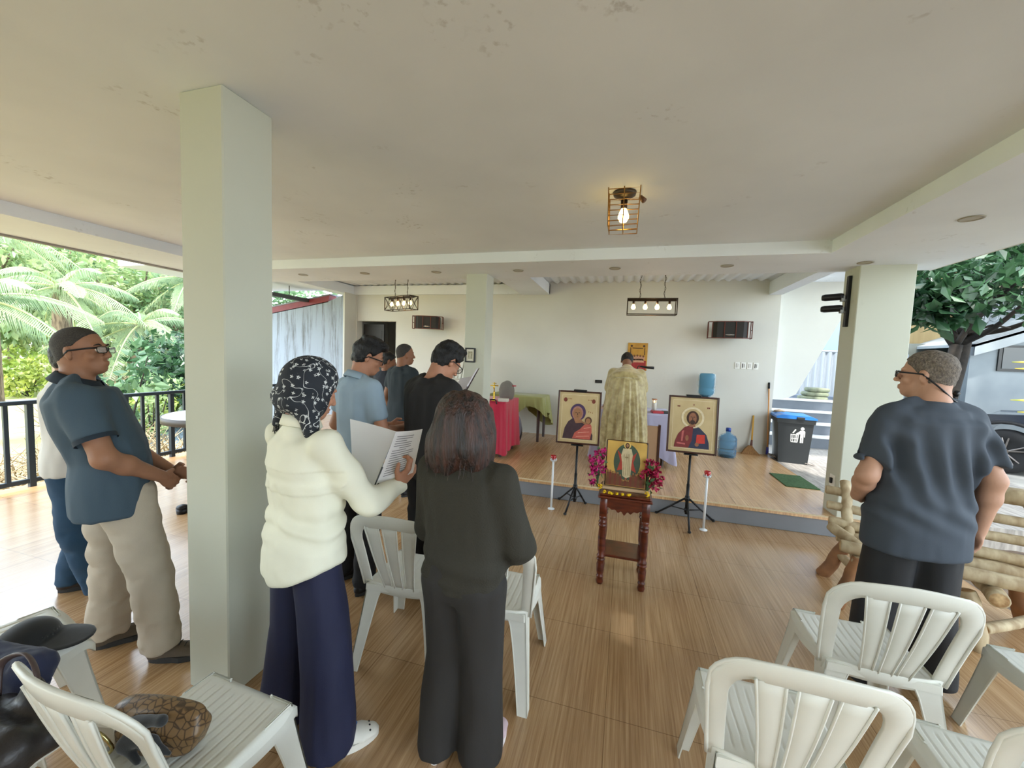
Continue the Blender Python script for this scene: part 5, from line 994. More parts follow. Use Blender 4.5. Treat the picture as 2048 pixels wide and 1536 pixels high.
b = MB(); r = random.Random(8)
for i in range(70):
    a = r.uniform(-1.4, .5); L_ = r.uniform(.12, .42); p = V(0, 0, .05); q = V(math.cos(a)*L_*.5, math.sin(a)*L_*.35-.02, .028); e = V(math.cos(a+.3)*L_+.02, math.sin(a)*L_*.55-.03, .010); b.tube(smooth_path([p, q, e], 3), .006, n=4)
b.tube(smooth_path([V(.15, -.1, .01), V(.3, -.2, .012), V(.5, -.42, .008)], 4), .009, n=5); b.build('strings', mat('mop_grey', (158, 150, 142), .9, rgb2=(108, 102, 98), vscale=40), t, True)
b = MB(); b.box((1.975, 5.52, ZP+.0005), (2.34, 6.11, ZP+.012), bev=.003); thing(b, 'door_mat', mat('green_mat', (74, 104, 66), .95, rgb2=(54, 82, 48), vscale=60, bump=.8, bscale=200), 'green artificial-grass mat at the edge of the raised platform', 'mat')
# stack of tied bundles on the landing
for k in range(3):
    b = MB(); r = random.Random(k); b.box((-.24+.03*k, -.16, 0), (.22-.02*k, .16, .085), bev=.025); o = b.build('plastic_tray', mat('tray_olive', (128, 134, 108), .6, rgb2=(84, 88, 70), vscale=7, bump=.3, bscale=20), None); c = at(1626, 790, 9.75); o.location = (c[0]+.03*k, 9.75, .985+.09*k); tag(o, ['lowest', 'middle', 'topmost'][k]+' olive bundle of the pile on the landing above the grey steps', 'bundle', 'olive bundles piled on the landing')
# ------------------------------------------------------------------ log bench, car, bags
M_log = mat('peeled_log', (186, 170, 138), .7, rgb2=(150, 130, 98), vscale=4, vstretch=(5, 5, 1), bump=.35, bscale=14); M_logr = mat('log_leg_brown', (158, 112, 74), .7, rgb2=(112, 78, 52), vscale=5, bump=.3, bscale=18); M_end = mat('log_end', (206, 176, 130), .8, rgb2=(150, 116, 76), vscale=18, ramp=(.4, .6))
def log(par, name, a, c, r, m=None, seed=0, r2=None):
    a = V(*a); c = V(*c); r_ = random.Random(seed); k = 7; d = nrm(c-a); s, u = frame_of(d); r2 = r if r2 is None else r2
    pts = [a+(c-a)*i/k+s*r_.uniform(-.006, .006)+u*r_.uniform(-.006, .006) for i in range(k+1)]; rr = [(r+(r2-r)*i/k)*(1+r_.uniform(-.03, .03)) for i in range(k+1)]
    b = MB(); b.tube([pts[0]-d*.006]+pts+[pts[-1]+d*.006], [rr[0]*.86]+rr+[rr[-1]*.86], n=14); nf = len(b.m); b.m = [0]*(nf-2)+[1, 1]
    o = link_mesh(name, b.v, b.f, [m or M_log, M_end], par, True, b.m); return o
E0 = V(1.63, 3.62, 0); ba = nrm(V(.95, -.31, 0)); bn = nrm(V(-.31, -.95, 0))
def bp_(s_, t_, z_): return E0+ba*s_+bn*t_+V(0, 0, z_)
t = empty('log_bench', (0, 0, 0), label='rustic peeled-log bench with a railed back, standing behind the grey-shirted man', cat='bench')
for i, (tt, z_, r) in enumerate([(-.03, .70, .032), (.05, .60, .032), (.13, .50, .036)]): log(t, 'back_rail', bp_(-.05+.01*i, tt, z_), bp_(1.36, tt, z_+.01), r, seed=i)
for i, (tt, s1) in enumerate([(-.06, 1.05), (.15, .95), (.36, .90)]): log(t, 'seat_log', bp_(.02, tt+.02, .42), bp_(s1, tt, .425), .043, seed=10+i)
log(t, 'cross_log', bp_(.74, -.12, .345), bp_(.74, .47, .345), .048, seed=20); log(t, 'cross_log', bp_(.12, -.12, .345), bp_(.12, .42, .345), .042, seed=21)
for s_ in (.06, .5, 1.1): log(t, 'back_post', bp_(s_+.03, .22, .38), bp_(s_, -.06, .78), .034 if s_ < 1 else .05, seed=int(s_*50))
log(t, 'leg', bp_(.13, .02, .40), bp_(-.02, -.05, .0), .045, M_logr, 31); log(t, 'leg', bp_(.62, .42, .33), bp_(.70, .45, 0), .045, M_log, 32)
log(t, 'leg', bp_(.12, .40, .36), bp_(.02, .44, 0), .042, M_logr, 33); log(t, 'leg', bp_(.95, -.05, .40), bp_(1.05, -.08, -.02), .045, M_logr, 34)
log(t, 'brace', bp_(.06, .0, .22), bp_(.30, .20, .02), .032, M_log, 35); log(t, 'side_rail', bp_(-.02, .16, .47), bp_(.16, .34, .40), .038, M_log, 36)
log(t, 'arm_rail', bp_(.86, -.10, .86), bp_(1.5, .05, .84), .055, M_log, 37, .06); log(t, 'back_post', bp_(1.22, .25, .02), bp_(1.02, -.12, .84), .05, M_logr, 38); log(t, 'stretcher', bp_(.72, .40, .12), bp_(1.12, .0, .14), .03, M_log, 39)
# dark blue car, mostly beyond the right edge
car = empty('car', (0, 0, 0), label='dark blue car parked in front of the grey garage building at the right edge', cat='car')
M_car = mat('car_paint', (22, 32, 48), .18, spec=.8, coat=.9); M_tyre = mat('tyre', (26, 26, 27), .8); M_rim = mat('rim_grey', (120, 114, 110), .3, metal=.8); M_glass = mat('car_glass', (20, 26, 32), .05, spec=.9)
cf = nrm(V(-.72, .69, 0)); cs = nrm(V(.69, .72, 0)); cz_ = V(0, 0, 1); WC = V(6.28, 8.72, .37)      # forward, across (away from us), wheel centre
body = [(-3.4, -.05), (-3.45, .3), (-3.3, .62), (-2.9, .72), (-1.2, .70), (-.3, .66), (.35, .60), (.56, .46), (.64, .12), (.62, -.12), (.50, -.14)]+[(.47*math.cos(a), .47*math.sin(a)) for a in np.linspace(-.25, math.pi+.25, 14)][:]+[(-.55, -.14), (-2.1, -.14)]+[(-2.7+.47*math.cos(a), .47*math.sin(a)) for a in np.linspace(-.25, math.pi+.25, 12)]
b = MB(); S = SDF(.05)
n = len(body); rings = []
for q, (off, ins) in enumerate([(0.0, .0), (.0, .0), (.04, -.012), (.10, -.03), (.9, -.045), (1.7, -.03), (1.78, .0)]):
    rings.append([WC+cf*(x*(1.0))+cz_*(z_*(1-ins*(-1 if z_ > .5 else 0)*1.2))+cs*(off-.02) for x, z_ in body])
b.grid(np.array([[*r, r[0]] for r in rings])); b.add(rings[0], [tuple(range(n))]); b.build('body', M_car, car, False)
b = MB(); b.prism([(-3.2, .68), (-2.6, 1.18), (-1.3, 1.2), (-.35, .66)], 1.5, o=WC+cs*.12, ex=cf, ey=cz_, ez=cs); b.build('cabin', M_glass, car)
b = MB(); b.prism([(-2.75, 1.15), (-2.55, 1.22), (-1.3, 1.24), (-1.15, 1.17)], 1.42, o=WC+cs*.16, ex=cf, ey=cz_, ez=cs); b.build('roof', M_car, car)
b = MB(); b.prism([(.40, .52), (.57, .42), (.60, .30), (.46, .40)], .05, o=WC-cs*.025, ex=cf, ey=cz_, ez=cs); b.build('headlamp', mat('lamp_glass', (190, 196, 200), .1, spec=.8), car)
b = MB(); b.tube([WC+cf*.5*math.cos(a)+cz_*.5*math.sin(a)-cs*.03 for a in np.linspace(-.1, math.pi+.1, 18)], .028, n=8, up=cs); b.build('wheel_arch', mat('arch_plastic', (30, 30, 32), .7), car)
for k, x in enumerate((0, -2.7)):
    c = WC+cf*x; b = MB(); b.lathe(c, [(.2, .0), (.25, -.03), (.34, -.025), (.37, .01), (.37, .18), (.33, .21), (.2, .2)], 40, axis=cs); w_ = b.build('wheel', M_tyre, car, True)
    b = MB(); b.tube([c-cs*.012+cf*.245*math.cos(a)+cz_*.245*math.sin(a) for a in np.linspace(0, 2*math.pi, 33)[:-1]], .012, n=6, up=cs, closed=True)
    for j in range(5):
        a = j*2*math.pi/5+.3
        for da in (-.16, .16): b.tube([c-cs*.01+cf*.04*math.cos(a)+cz_*.04*math.sin(a), c-cs*.018+cf*.24*math.cos(a+da)+cz_*.24*math.sin(a+da)], [.016, .011], n=6)
    b.lathe(c-cs*.02, [(0, -.01), (.05, -.008), (.055, .01), (0, .012)], 16, axis=cs); b.build('rim', M_rim, w_)
    b = MB(); b.lathe(c+cs*.03, [(0, 0), (.24, 0), (.24, .02), (0, .02)], 24, axis=cs); b.build('brake_disc', M_black, w_)
# cap and bags on the chairs
M_felt = cloth_mat('black_felt', (30, 32, 34)); M_navy = cloth_mat('navy_nylon', (34, 40, 66), .1); M_lea = mat('black_leather', (36, 33, 33), .4, bump=.2, bscale=60); M_brn = mat('brown_leather', (92, 66, 54), .45, bump=.2, bscale=70)
S = SDF(.02); S.ell((0, 0, .0), (.085, .10, .085), clip=[((0, 0, .0), (0, 0, -1))]); S.ell((0, 0, -.005), (.080, .095, .078), op='s', k=.001); S.ell((.11, .02, .008), (.10, .085, .010), k=.008); S.disp(lambda P: .003*vnoise(P*18, 4))
o = S.build('sun_visor_cap', M_felt, None, .006); o.location = (-2.25, .93, ST-.008); o.rotation_euler = (.0, .05, .35); tag(o, 'black cap lying on the seat of the chair at the left edge', 'cap')
S = SDF(.03); S.cap((-.12, 0, .08), (.08, .03, .10), .075, .06); S.cap((-.08, -.03, .03), (.10, .0, .03), .055); S.cap((.08, .03, .10), (.16, .03, .085), .03, .012); S.disp(lambda P: .009*vnoise(P*V(9, 26, 26), 7)+.004*vnoise(P*50, 2))
o = S.build('navy_cloth_bag', M_navy, None, .006); o.location = (-1.93, .74, ST+.005); tag(o, 'crumpled navy cloth bag on the chair at the lower left', 'bag')
t = empty('black_handbag', (-1.70, .62, ST+.005), label='black handbag with silver chain clasps in front of the navy cloth bag', cat='bag')
S = SDF(.03); S.cap((-.10, -.02, .06), (.12, -.02, .06), .065); S.cap((-.08, .05, .05), (.13, .06, .05), .05); S.ell((.02, .08, .12), (.05, .03, .07)); S.disp(lambda P: .010*vnoise(P*V(14, 14, 20), 3)); S.build('body', M_lea, t, .007)
b = MB(); b.tube(smooth_path([V(-.10, .05, .10), V(-.12, .07, .19), V(-.04, .09, .23), V(.04, .08, .19), V(.05, .06, .1)], 5), [.012]*21, n=8, flat=.4); b.build('strap', mat('strap_brown', (70, 56, 54), .4), t, True)
b = MB()
for i in range(5): b.tube([V(-.02+i*.022, -.085, .11-.012*i), V(-.005+i*.022, -.088, .115-.012*i), V(.002+i*.022, -.086, .105-.012*i)], .003, n=5)
b.tube([V(-.14, -.04, .12), V(-.11, -.05, .135), V(-.09, -.05, .125)], .003, n=5); b.build('chain', mat('silver', (210, 206, 196), .2, metal=.9), t, True)
t = empty('snakeskin_bag', (-1.30, .80, ST-.005), .2, label='brown snakeskin-patterned bag with a black flap on the chair by the white column', cat='bag')
def snake():
    m = bpy.data.materials.new('snakeskin'); m.use_nodes = True; nt = m.node_tree; b_ = nt.nodes['Principled BSDF']; v = nt.nodes.new('ShaderNodeTexVoronoi'); v.feature = 'DISTANCE_TO_EDGE'; v.inputs['Scale'].default_value = 44; tc = nt.nodes.new('ShaderNodeTexCoord'); nt.links.new(tc.outputs['Object'], v.inputs[0])
    r = nt.nodes.new('ShaderNodeValToRGB'); r.color_ramp.elements[0].position = .02; r.color_ramp.elements[0].color = (*lin((60, 44, 30)), 1); r.color_ramp.elements[1].position = .10; r.color_ramp.elements[1].color = (*lin((118, 92, 60)), 1); nt.links.new(v.outputs[0], r.inputs[0]); nt.links.new(r.outputs[0], b_.inputs[0]); b_.inputs['Roughness'].default_value = .4; return m
S = SDF(.03); S.loft([(V(0, .0, .02), .13, .05), (V(0, 0, .07), .15, .05), (V(0, 0, .11), .14, .03)], (1, 0, 0), e=4); S.disp(lambda P: .006*vnoise(P*12, 5)); S.build('body', snake(), t, .006)
S2 = SDF(.012)
for p0, p1, r0, r1 in ((V(-.05, -.045, .10), V(.06, -.05, .13), .018, .016), (V(-.04, -.06, .06), V(.04, -.065, .08), .020, .014), (V(.03, -.065, .07), V(.10, -.07, .05), .014, .006), (V(-.04, -.065, .05), V(.0, -.07, .015), .016, .008)): S2.cap(p0, p1, r0, r1, k=.02)
S2.disp(lambda P: .004*vnoise(P*30, 5)); S2.build('black_flap', M_felt, t, .005)
b = MB(); b.box((-.17, -.05, .02), (-.09, .04, .09), bev=.006); b.build('wallet', mat('wallet_pale', (196, 190, 176), .6), t); b = MB(); b.tube(smooth_path([V(-.19, -.06, .02), V(-.13, -.07, .09), V(-.09, -.06, .03), V(-.15, -.07, .0)], 5), .005, n=5); b.build('clasp_chain', mat('gold_chain', (190, 176, 120), .25, metal=.9), t, True)
S = SDF(.03); S.cap((0, 0, .40), (.02, .02, .62), .045, .055); S.cap((.02, .02, .62), (.08, .03, .80), .05, .06); S.disp(lambda P: .008*vnoise(P*20, 9))
def patt(n, c1, c2, c3, sc=30):
    m = bpy.data.materials.new(n); m.use_nodes = True; nt = m.node_tree; b_ = nt.nodes['Principled BSDF']; L = nt.links.new; N = nt.nodes.new; tc = N('ShaderNodeTexCoord'); v = N('ShaderNodeTexVoronoi'); v.feature = 'F1'; v.inputs['Scale'].default_value = sc; L(tc.outputs['Object'], v.inputs[0]); w = N('ShaderNodeTexWave'); w.inputs['Scale'].default_value = sc*.35; w.inputs['Distortion'].default_value = 14; w.inputs['Detail'].default_value = 1; w.inputs['Detail Scale'].default_value = 2.2; L(tc.outputs['Object'], w.inputs[0])
    r = N('ShaderNodeValToRGB'); r.color_ramp.elements[0].position = .14; r.color_ramp.elements[0].color = (1, 1, 1, 1); r.color_ramp.elements[1].position = .22; r.color_ramp.elements[1].color = (0, 0, 0, 1); L(v.outputs['Distance'], r.inputs[0])
    r2 = N('ShaderNodeValToRGB'); r2.color_ramp.elements[0].position = .955; r2.color_ramp.elements[0].color = (0, 0, 0, 1); r2.color_ramp.elements[1].position = .985; r2.color_ramp.elements[1].color = (1, 1, 1, 1); L(w.outputs[0], r2.inputs[0])
    m1 = N('ShaderNodeMix'); m1.data_type = 'RGBA'; L(r.outputs[0], m1.inputs[0]); m1.inputs[6].default_value = (*lin(c1), 1); m1.inputs[7].default_value = (*lin(c2), 1); m2 = N('ShaderNodeMix'); m2.data_type = 'RGBA'; L(r2.outputs[0], m2.inputs[0]); L(m1.outputs[2], m2.inputs[6]); m2.inputs[7].default_value = (*lin(c3), 1); L(m2.outputs[2], b_.inputs[0]); b_.inputs['Roughness'].default_value = .8; return m
o = S.build('patterned_shawl', patt('shawl_print', (44, 30, 34), (120, 90, 90), (150, 120, 110), 24), None, .008); o.location = (1.43, 1.17, .10); tag(o, 'dark patterned shawl hanging over the back of the chair at the bottom right corner', 'shawl')
# ------------------------------------------------------------------ people
def skin(n, rgb): return mat(n, rgb, .55, var=.10, vscale=14, bump=.06, bscale=120, spec=.4)
def fabric(n, rgb, rough=.85, b=.12, var=.08, sheen=.0, bs=380): return mat(n, rgb, rough, var=var, vscale=6, bump=b, bscale=bs, sheen=sheen)
def head_sdf(S, c, f, u, s=1., face=True, ears=True):
    f = nrm(f); u = nrm(u-f*f.dot(u)); r = np.cross(f, u); R = basis(r, f, u); P = lambda x, y, z: c+R@(V(x, y, z)*s)
    S.ell(P(0, -.012, .034), V(.075, .096, .086)*s, R); S.ell(P(0, .028, -.045), V(.056, .062, .074)*s, R); S.ell(P(0, .058, -.092), V(.030, .028, .024)*s, R)
    S.ell(P(0, -.03, -.02), V(.064, .07, .06)*s, R)
    if face:
        S.ell(P(0, .080, .022), V(.048, .014, .012)*s, R, k=.012); S.cap(P(0, .090, .010), P(0, .108, -.032), .007*s, .012*s, k=.008); S.ell(P(.011, .098, -.036), V(.008, .010, .007)*s, R, k=.006); S.ell(P(-.011, .098, -.036), V(.008, .010, .007)*s, R, k=.006)
        S.ell(P(0, .092, -.062), V(.023, .009, .0055)*s, R, k=.004); S.ell(P(0, .090, -.074), V(.019, .010, .0065)*s, R, k=.004)
        for q in (-1, 1): S.ell(P(q*.031, .094, .0), V(.016, .014, .010)*s, R, k=.010, op='s'); S.ell(P(q*.031, .076, .0), V(.013, .013, .011)*s, R, k=.003); S.ell(P(q*.045, .060, -.03), V(.02, .02, .02)*s, R, k=.015)
    if ears:
        for q in (-1, 1):
            Re = R@Rz(q*-.25); S.ell(P(q*.078, -.006, -.006), V(.008, .019, .031)*s, Re, k=.006); S.ell(P(q*.074, -.004, -.030), V(.008, .011, .012)*s, Re, k=.006); S.ell(P(q*.085, .002, -.004), V(.005, .010, .018)*s, Re, k=.004, op='s')
    return R
def hand_sdf(S, w, d, n, across, s=1., curl=.5, spread=.0, thumb=.6):
    """w wrist, d direction of the fingers, n palm normal, across: towards the thumb"""
    d = nrm(d); n = nrm(n-d*n.dot(d)); a = np.cross(d, n); a = a if a.dot(across) > 0 else -a; R = basis(a, d, n)
    S.cap(w-d*.01, w+d*.03, .023*s, .026*s, k=.012); S.ell(w+d*.052*s, V(.039, .046, .015)*s, R, k=.012)
    for i, (off, L_) in enumerate([(.028, .92), (.0095, 1.0), (-.0095, .95), (-.027, .76)]):
        p = w+d*(.086-.004*abs(i-1))*s+a*off*s; dd = d; c = curl*(1+.12*i)
        dd = nrm(d+a*off*spread*8)
        for j, (sl, rr, rb) in enumerate([(.040, .0092, .0088), (.026, .0088, .0082), (.021, .0080, .0070)]):
            ang = c*(.75 if j == 0 else 1.); dd = nrm(dd*math.cos(ang)+n*math.sin(ang)*1.) if j == 0 else nrm(dd*math.cos(ang)+nrm(np.cross(a, dd))*math.sin(ang)*(1 if np.cross(a, dd).dot(n) > 0 else 1)*(1 if np.cross(a, d).dot(n) > 0 else -1))
            q = p+dd*sl*L_*s; S.cap(p, q, rr*s, rb*s, k=.003); p = q
    p = w+d*.022*s+a*.026*s; q = p+nrm(d*.7+a*.75+n*thumb*.5)*.038*s; S.cap(p, q, .0125*s, .0105*s, k=.008); q2 = q+nrm(d*.95+a*.15+n*thumb)*.034*s; S.cap(q, q2, .0103*s, .0085*s, k=.003)
def person(label, pos, yaw, H=1.70, g=1., sk=None, cat='person', h=.0075, J=None, look=(0, 0), head_c=None, shirt=None, pants=None, hair=None, shoes=None, hands=('L', 'R'), belly=0., neck_r=.055, sh_w=1., female=False, legs=True, tilt=0., fr=1., arms=True, curl=.45):
    """stands at pos facing yaw; joints J override the default pose (right, forward, up in metres for a 1.72 m body)"""
    k = H/1.72; f = V(-math.sin(yaw), math.cos(yaw), 0); r = V(math.cos(yaw), math.sin(yaw), 0); O = V(pos[0], pos[1], pos[2] if len(pos) > 2 else 0)
    j = dict(pel=(0, 0, .95), wai=(0, .01, 1.08), che=(0, 0, 1.27), nek=(0, -.02, 1.455), hed=(0, .025, 1.605), shL=(-.178*sh_w, -.01, 1.395), shR=(.178*sh_w, -.01, 1.395), elL=(-.25*sh_w, -.04, 1.11), elR=(.25*sh_w, -.04, 1.11), wrL=(-.25, .05, .87), wrR=(.25, .05, .87),
             hiL=(-.09, 0, .90), hiR=(.09, 0, .90), knL=(-.11, .02, .49), knR=(.11, .02, .49), anL=(-.13, -.03, .08), anR=(.13, -.03, .08))
    j.update(J or {}); W_ = {q: O+(r*v[0]+f*v[1]+V(0, 0, v[2]))*k if not isinstance(v, np.ndarray) else v for q, v in j.items() if q[:2] != 'hd'}; G = g*k
    hy = yaw+look[0]; hp = look[1]; hf = V(-math.sin(hy)*math.cos(hp), math.cos(hy)*math.cos(hp), math.sin(hp)); hu = V(math.sin(hy)*math.sin(hp), -math.cos(hy)*math.sin(hp), math.cos(hp)); hu = nrm(hu+r*tilt)
    S = SDF(.022); hs = 1.0*k**.4*fr; R = head_sdf(S, W_['hed'], hf, hu, hs); S.chain([W_['nek']-V(0, 0, .03), W_['hed']+R@V(0, -.028, -.06)], [neck_r*k*1.12, neck_r*k])
    S.loft([(W_['nek'], .06*G, .05*G), (W_['nek']-V(0, 0, .07)*k, .14*G*sh_w, .07*G), (W_['che'], .15*G, .09*G), (W_['wai'], .135*G, .09*G), (W_['pel'], .14*G, .095*G)], r, capr=.02)
    if arms:
        for q in 'LR':
            S.chain([W_['sh'+q], W_['el'+q]], [.047*G, .040*G]); a, b_ = W_['el'+q], W_['wr'+q]; S.chain([a, a*.65+b_*.35, b_], [.041*G, .040*G, .026*G])
            if q in hands: d = nrm(b_-a); hd = (J or {}).get('hd'+q); 
            if q in hands:
                d, n, ac = hd if hd else (d, -r if q == 'R' else r, f); hand_sdf(S, b_, V(*d), V(*n), V(*ac), k**.5*1.02, curl)
    if legs:
        for q in 'LR': S.chain([W_['hi'+q], W_['kn'+q], W_['kn'+q]*.68+W_['an'+q]*.32, W_['an'+q]], [.078*G, .052*G, .052*G, .036*G])
    body = S.build('person', sk, None, h); tag(body, label, cat)
    info = dict(W=W_, R=R, hs=hs, r=r, f=f, k=k, G=G, O=O, hc=W_['hed'], P=lambda x, y, z: W_['hed']+R@(V(x, y, z)*hs))
    if hair: hair(body, info)
    if shirt: shirt(body, info)
    if pants: pants(body, info)
    if shoes: shoes(body, info)
    return body, info
def hair_short(m, t=.006, amp=.003, fq=70, top=None, back=.0, line=.07, h=.005, temple=.085):
    def fn(body, I):
        S = SDF(.015); s = I['hs']; R = I['R']; n = R@nrm(V(0, .72, -.69)); pt = I['P'](0, temple, line); cl = [(pt, n), (I['P'](0, 0, -.085+back), R@V(0, 0, -1.))]
        S.ell(I['P'](0, -.012, .034), (V(.075, .096, .086)+t)*s, R, clip=cl); S.ell(I['P'](0, -.03, -.02), (V(.064, .07, .06)+t*.8)*s, R, clip=cl)
        for (c, rad) in (top or []): S.ell(I['P'](*c), V(*rad)*s, R, k=.02)
        for q in (-1, 1): S.ell(I['P'](q*.082, .006, -.008), V(.02, .022, .034)*s, R, op='s', k=.006)
        S.disp(lambda P: amp*vnoise(P*fq, 11)+amp*.8*vnoise(P*fq*.45, 5)); S.build('hair', m, body, h)
    return fn
def tshirt(m, sleeve=.62, hem=.86, loose=1., collar=None, A=.006, wr=None, long=False, e=2.2, trim=None, h=.007, flare=1.06, drop=0., name='shirt', sw=1., neck=.0, shoulder=1.):
    def fn(body, I):
        W_, r, f, k, G = I['W'], I['r'], I['f'], I['k'], I['G']*loose; S = SDF(.03); S.blur = 2; up = V(0, 0, 1); ax = nrm(W_['nek']-W_['pel'])
        hz = I['O'][2]+hem*k; pel = W_['pel']; hemp = V(pel[0], pel[1], hz); nk = W_['nek']
        st = [(nk+V(0, 0, .012)*k-f*.004, .062*G, .056*G), (nk-V(0, 0, .035)*k, .122*G*shoulder, .080*G), (nk-V(0, 0, .075)*k, .168*G*shoulder, .095*G), (nk*.6+W_['che']*.4, .178*G, .112*G), (W_['che'], .178*G, .122*G), (W_['wai'], .168*G*flare**.5, .120*G), (pel, .175*G*flare, .128*G), (hemp-V(0, 0, .03), .178*G*flare, .13*G)]
        cl = [(hemp+f*0, V(drop, 0, -1.) if np.isscalar(drop) else V(*drop))]
        S.loft(st, r, e=e, clip=cl)
        for q, sg in (('L', -1), ('R', 1)):
            a, b_ = W_['sh'+q], W_['el'+q]
            if long:
                c = W_['wr'+q]; S.chain([a, b_], [.066*G, .056*G*sw]); d = nrm(c-b_); e_ = b_+(c-b_)*.93; S.cap(b_, e_, .056*G*sw, .043*G*sw, clip=[(e_, d)])
            else:
                d = nrm(b_-a); e_ = a+(b_-a)*sleeve; S.cap(a-V(0, 0, .005), e_+d*.03, .063*G, .059*G*sw, clip=[(e_, d)])
        S.ell(nk+V(0, 0, .03)+f*.012, (.058*k, .058*k, .034), op='s', k=.004)
        if neck: S.cap(nk+V(0, 0, .06), nk+V(0, 0, neck), .06*k, .055*k, op='s', k=.004)
        O = I['O']
        base = lambda P: A*(vnoise(np.stack([(P-O)@r*15, (P-O)@f*15, (P-O)[:, 2]*5], 1), 3)+.5*vnoise(np.stack([(P-O)@r*34, (P-O)@f*30, (P-O)[:, 2]*9], 1), 8))
        S.disp(base)
        if wr: S.disp(lambda P: wr((P-O)@r, (P-O)@f, (P-O)[:, 2]/k))
        o = S.build(name, m, body, h)
        if collar:
            b = MB(); rows = []
            for rad, z_, ex in ((.060, .030, 0), (.066, .034, 0), (.092, -.012, .012), (.088, -.020, .012), (.060, .030, 0)):
                rows.append([nk+f*(math.cos(a)*rad*G*.96+.008-ex*0)+r*math.sin(a)*rad*G+V(0, 0, z_-.026*math.cos(a)*(1+(ex > 0)*.4)) for a in np.linspace(.22, 2*math.pi-.22, 30)])
            b.grid(rows); b.build('collar', collar, o, True)
        if trim:
            for q in 'LR':
                a, b_ = W_['sh'+q], W_['el'+q]; d = nrm(b_-a); e_ = a+(b_-a)*sleeve; s_, u_ = frame_of(d); b = MB(); b.tube([e_-d*.012, e_+d*.010], .0625*G*sw, n=28, cap=False); b.build('sleeve_band', trim, o, True)
        return o
    return fn
def trousers(m, loose=1., A=.006, cuff=.055, top=1.02, knee=.078, ankle=.066, thigh=.098, h=.0075, fq=(12, 12, 14), wide=None, name='trousers'):
    def fn(body, I):
        W_, r, f, k, G = I['W'], I['r'], I['f'], I['k'], I['G']*loose; S = SDF(.025); S.blur = 1; O = I['O']; pel = W_['pel']
        S.loft([(pel+V(0, 0, (top-.95)*k), .155*G, .112*G), (pel, .168*G, .122*G), (pel-V(0, 0, .06)*k, .172*G, .12*G), (pel-V(0, 0, .10)*k, .165*G, .11*G)], r, e=2.2)
        for q in 'LR':
            a, b_, c = W_['hi'+q], W_['kn'+q], W_['an'+q]; e_ = V(c[0], c[1], O[2]+cuff*k); d = nrm(c-b_)
            S.loft([(a, thigh*G, thigh*1.08*G), (a*.5+b_*.5, (thigh+knee)/2*G, (thigh+knee)/2*G), (b_, knee*G, knee*G), (b_*.5+c*.5, (knee+ankle)/2*G, (knee+ankle)/2*G), (e_-V(0, 0, .02), ankle*G, ankle*1.05*G)], r, clip=[(e_, V(0, 0, -1))], k=.03)
        S.disp(lambda P: A*(vnoise(np.stack([(P-O)@r*fq[0], (P-O)@f*fq[1], (P-O)[:, 2]*fq[2]+((P-O)@r)*6], 1), 3)+.6*vnoise(np.stack([(P-O)@r*fq[0]*2, (P-O)@f*fq[1]*2, (P-O)[:, 2]*fq[2]*2.2], 1), 8)*np.clip(1.4-(P-O)[:, 2]/k, .2, 1.3)))
        return S.build(name, m, body, h)
    return fn
def shoe_pair(mu, ms, L_=.27, w=.048, dirs=None, hgt=.075, lace=None, name='shoe', sole=.028, extra=None):
    def fn(body, I):
        for n_, q in enumerate('LR'):
            an = I['W']['an'+q]; f = I['f'] if dirs is None else nrm(V(math.cos(dirs[n_]), math.sin(dirs[n_]), 0)); z0 = I['O'][2]; hl = V(an[0], an[1], z0)-f*.06; sd = V(f[1], -f[0], 0)
            S = SDF(.02); cl = [(hl+V(0, 0, sole*.8), V(0, 0, -1)), (hl+V(0, 0, hgt+.02), V(0, 0, 1))]
            S.loft([(hl+f*.03+V(0, 0, .045), .036, .048), (hl+f*.10+V(0, 0, .042), .038, .046), (hl+f*(L_*.72)+V(0, 0, .03), w, .032), (hl+f*(L_-.03)+V(0, 0, .025), w*.72, .022)], sd, clip=cl, capr=.035); o = S.build(name, mu, body, .005)
            b = MB(); P = []
            for a in np.linspace(0, 2*math.pi, 29)[:-1]:
                y = math.cos(a); x = math.sin(a); wd = w*(1.06 if y > 0 else .86)*(1-.18*max(0, y)**4); P.append((x*wd, (y*.5+.5)*L_))
            b.prism(P, sole, o=hl+V(0, 0, .001), ex=sd, ey=f, ez=V(0, 0, 1)); b.build('sole', ms, o, False)
            if lace:
                b = MB()
                for i in range(4): c = hl+f*(.12+.025*i)+V(0, 0, .088-.010*i); b.tube([c-sd*.022, c+V(0, 0, .007), c+sd*.022], .0025, n=5)
                c = hl+f*.115+V(0, 0, .095)
                for q2 in (-1, 1): b.tube(smooth_path([c, c+sd*.03*q2+V(0, 0, .022), c+sd*.05*q2+V(0, 0, .002), c], 4), .0022, n=5)
                b.build('laces', lace, o, True)
            if extra: extra(o, hl, f, sd)
    return fn
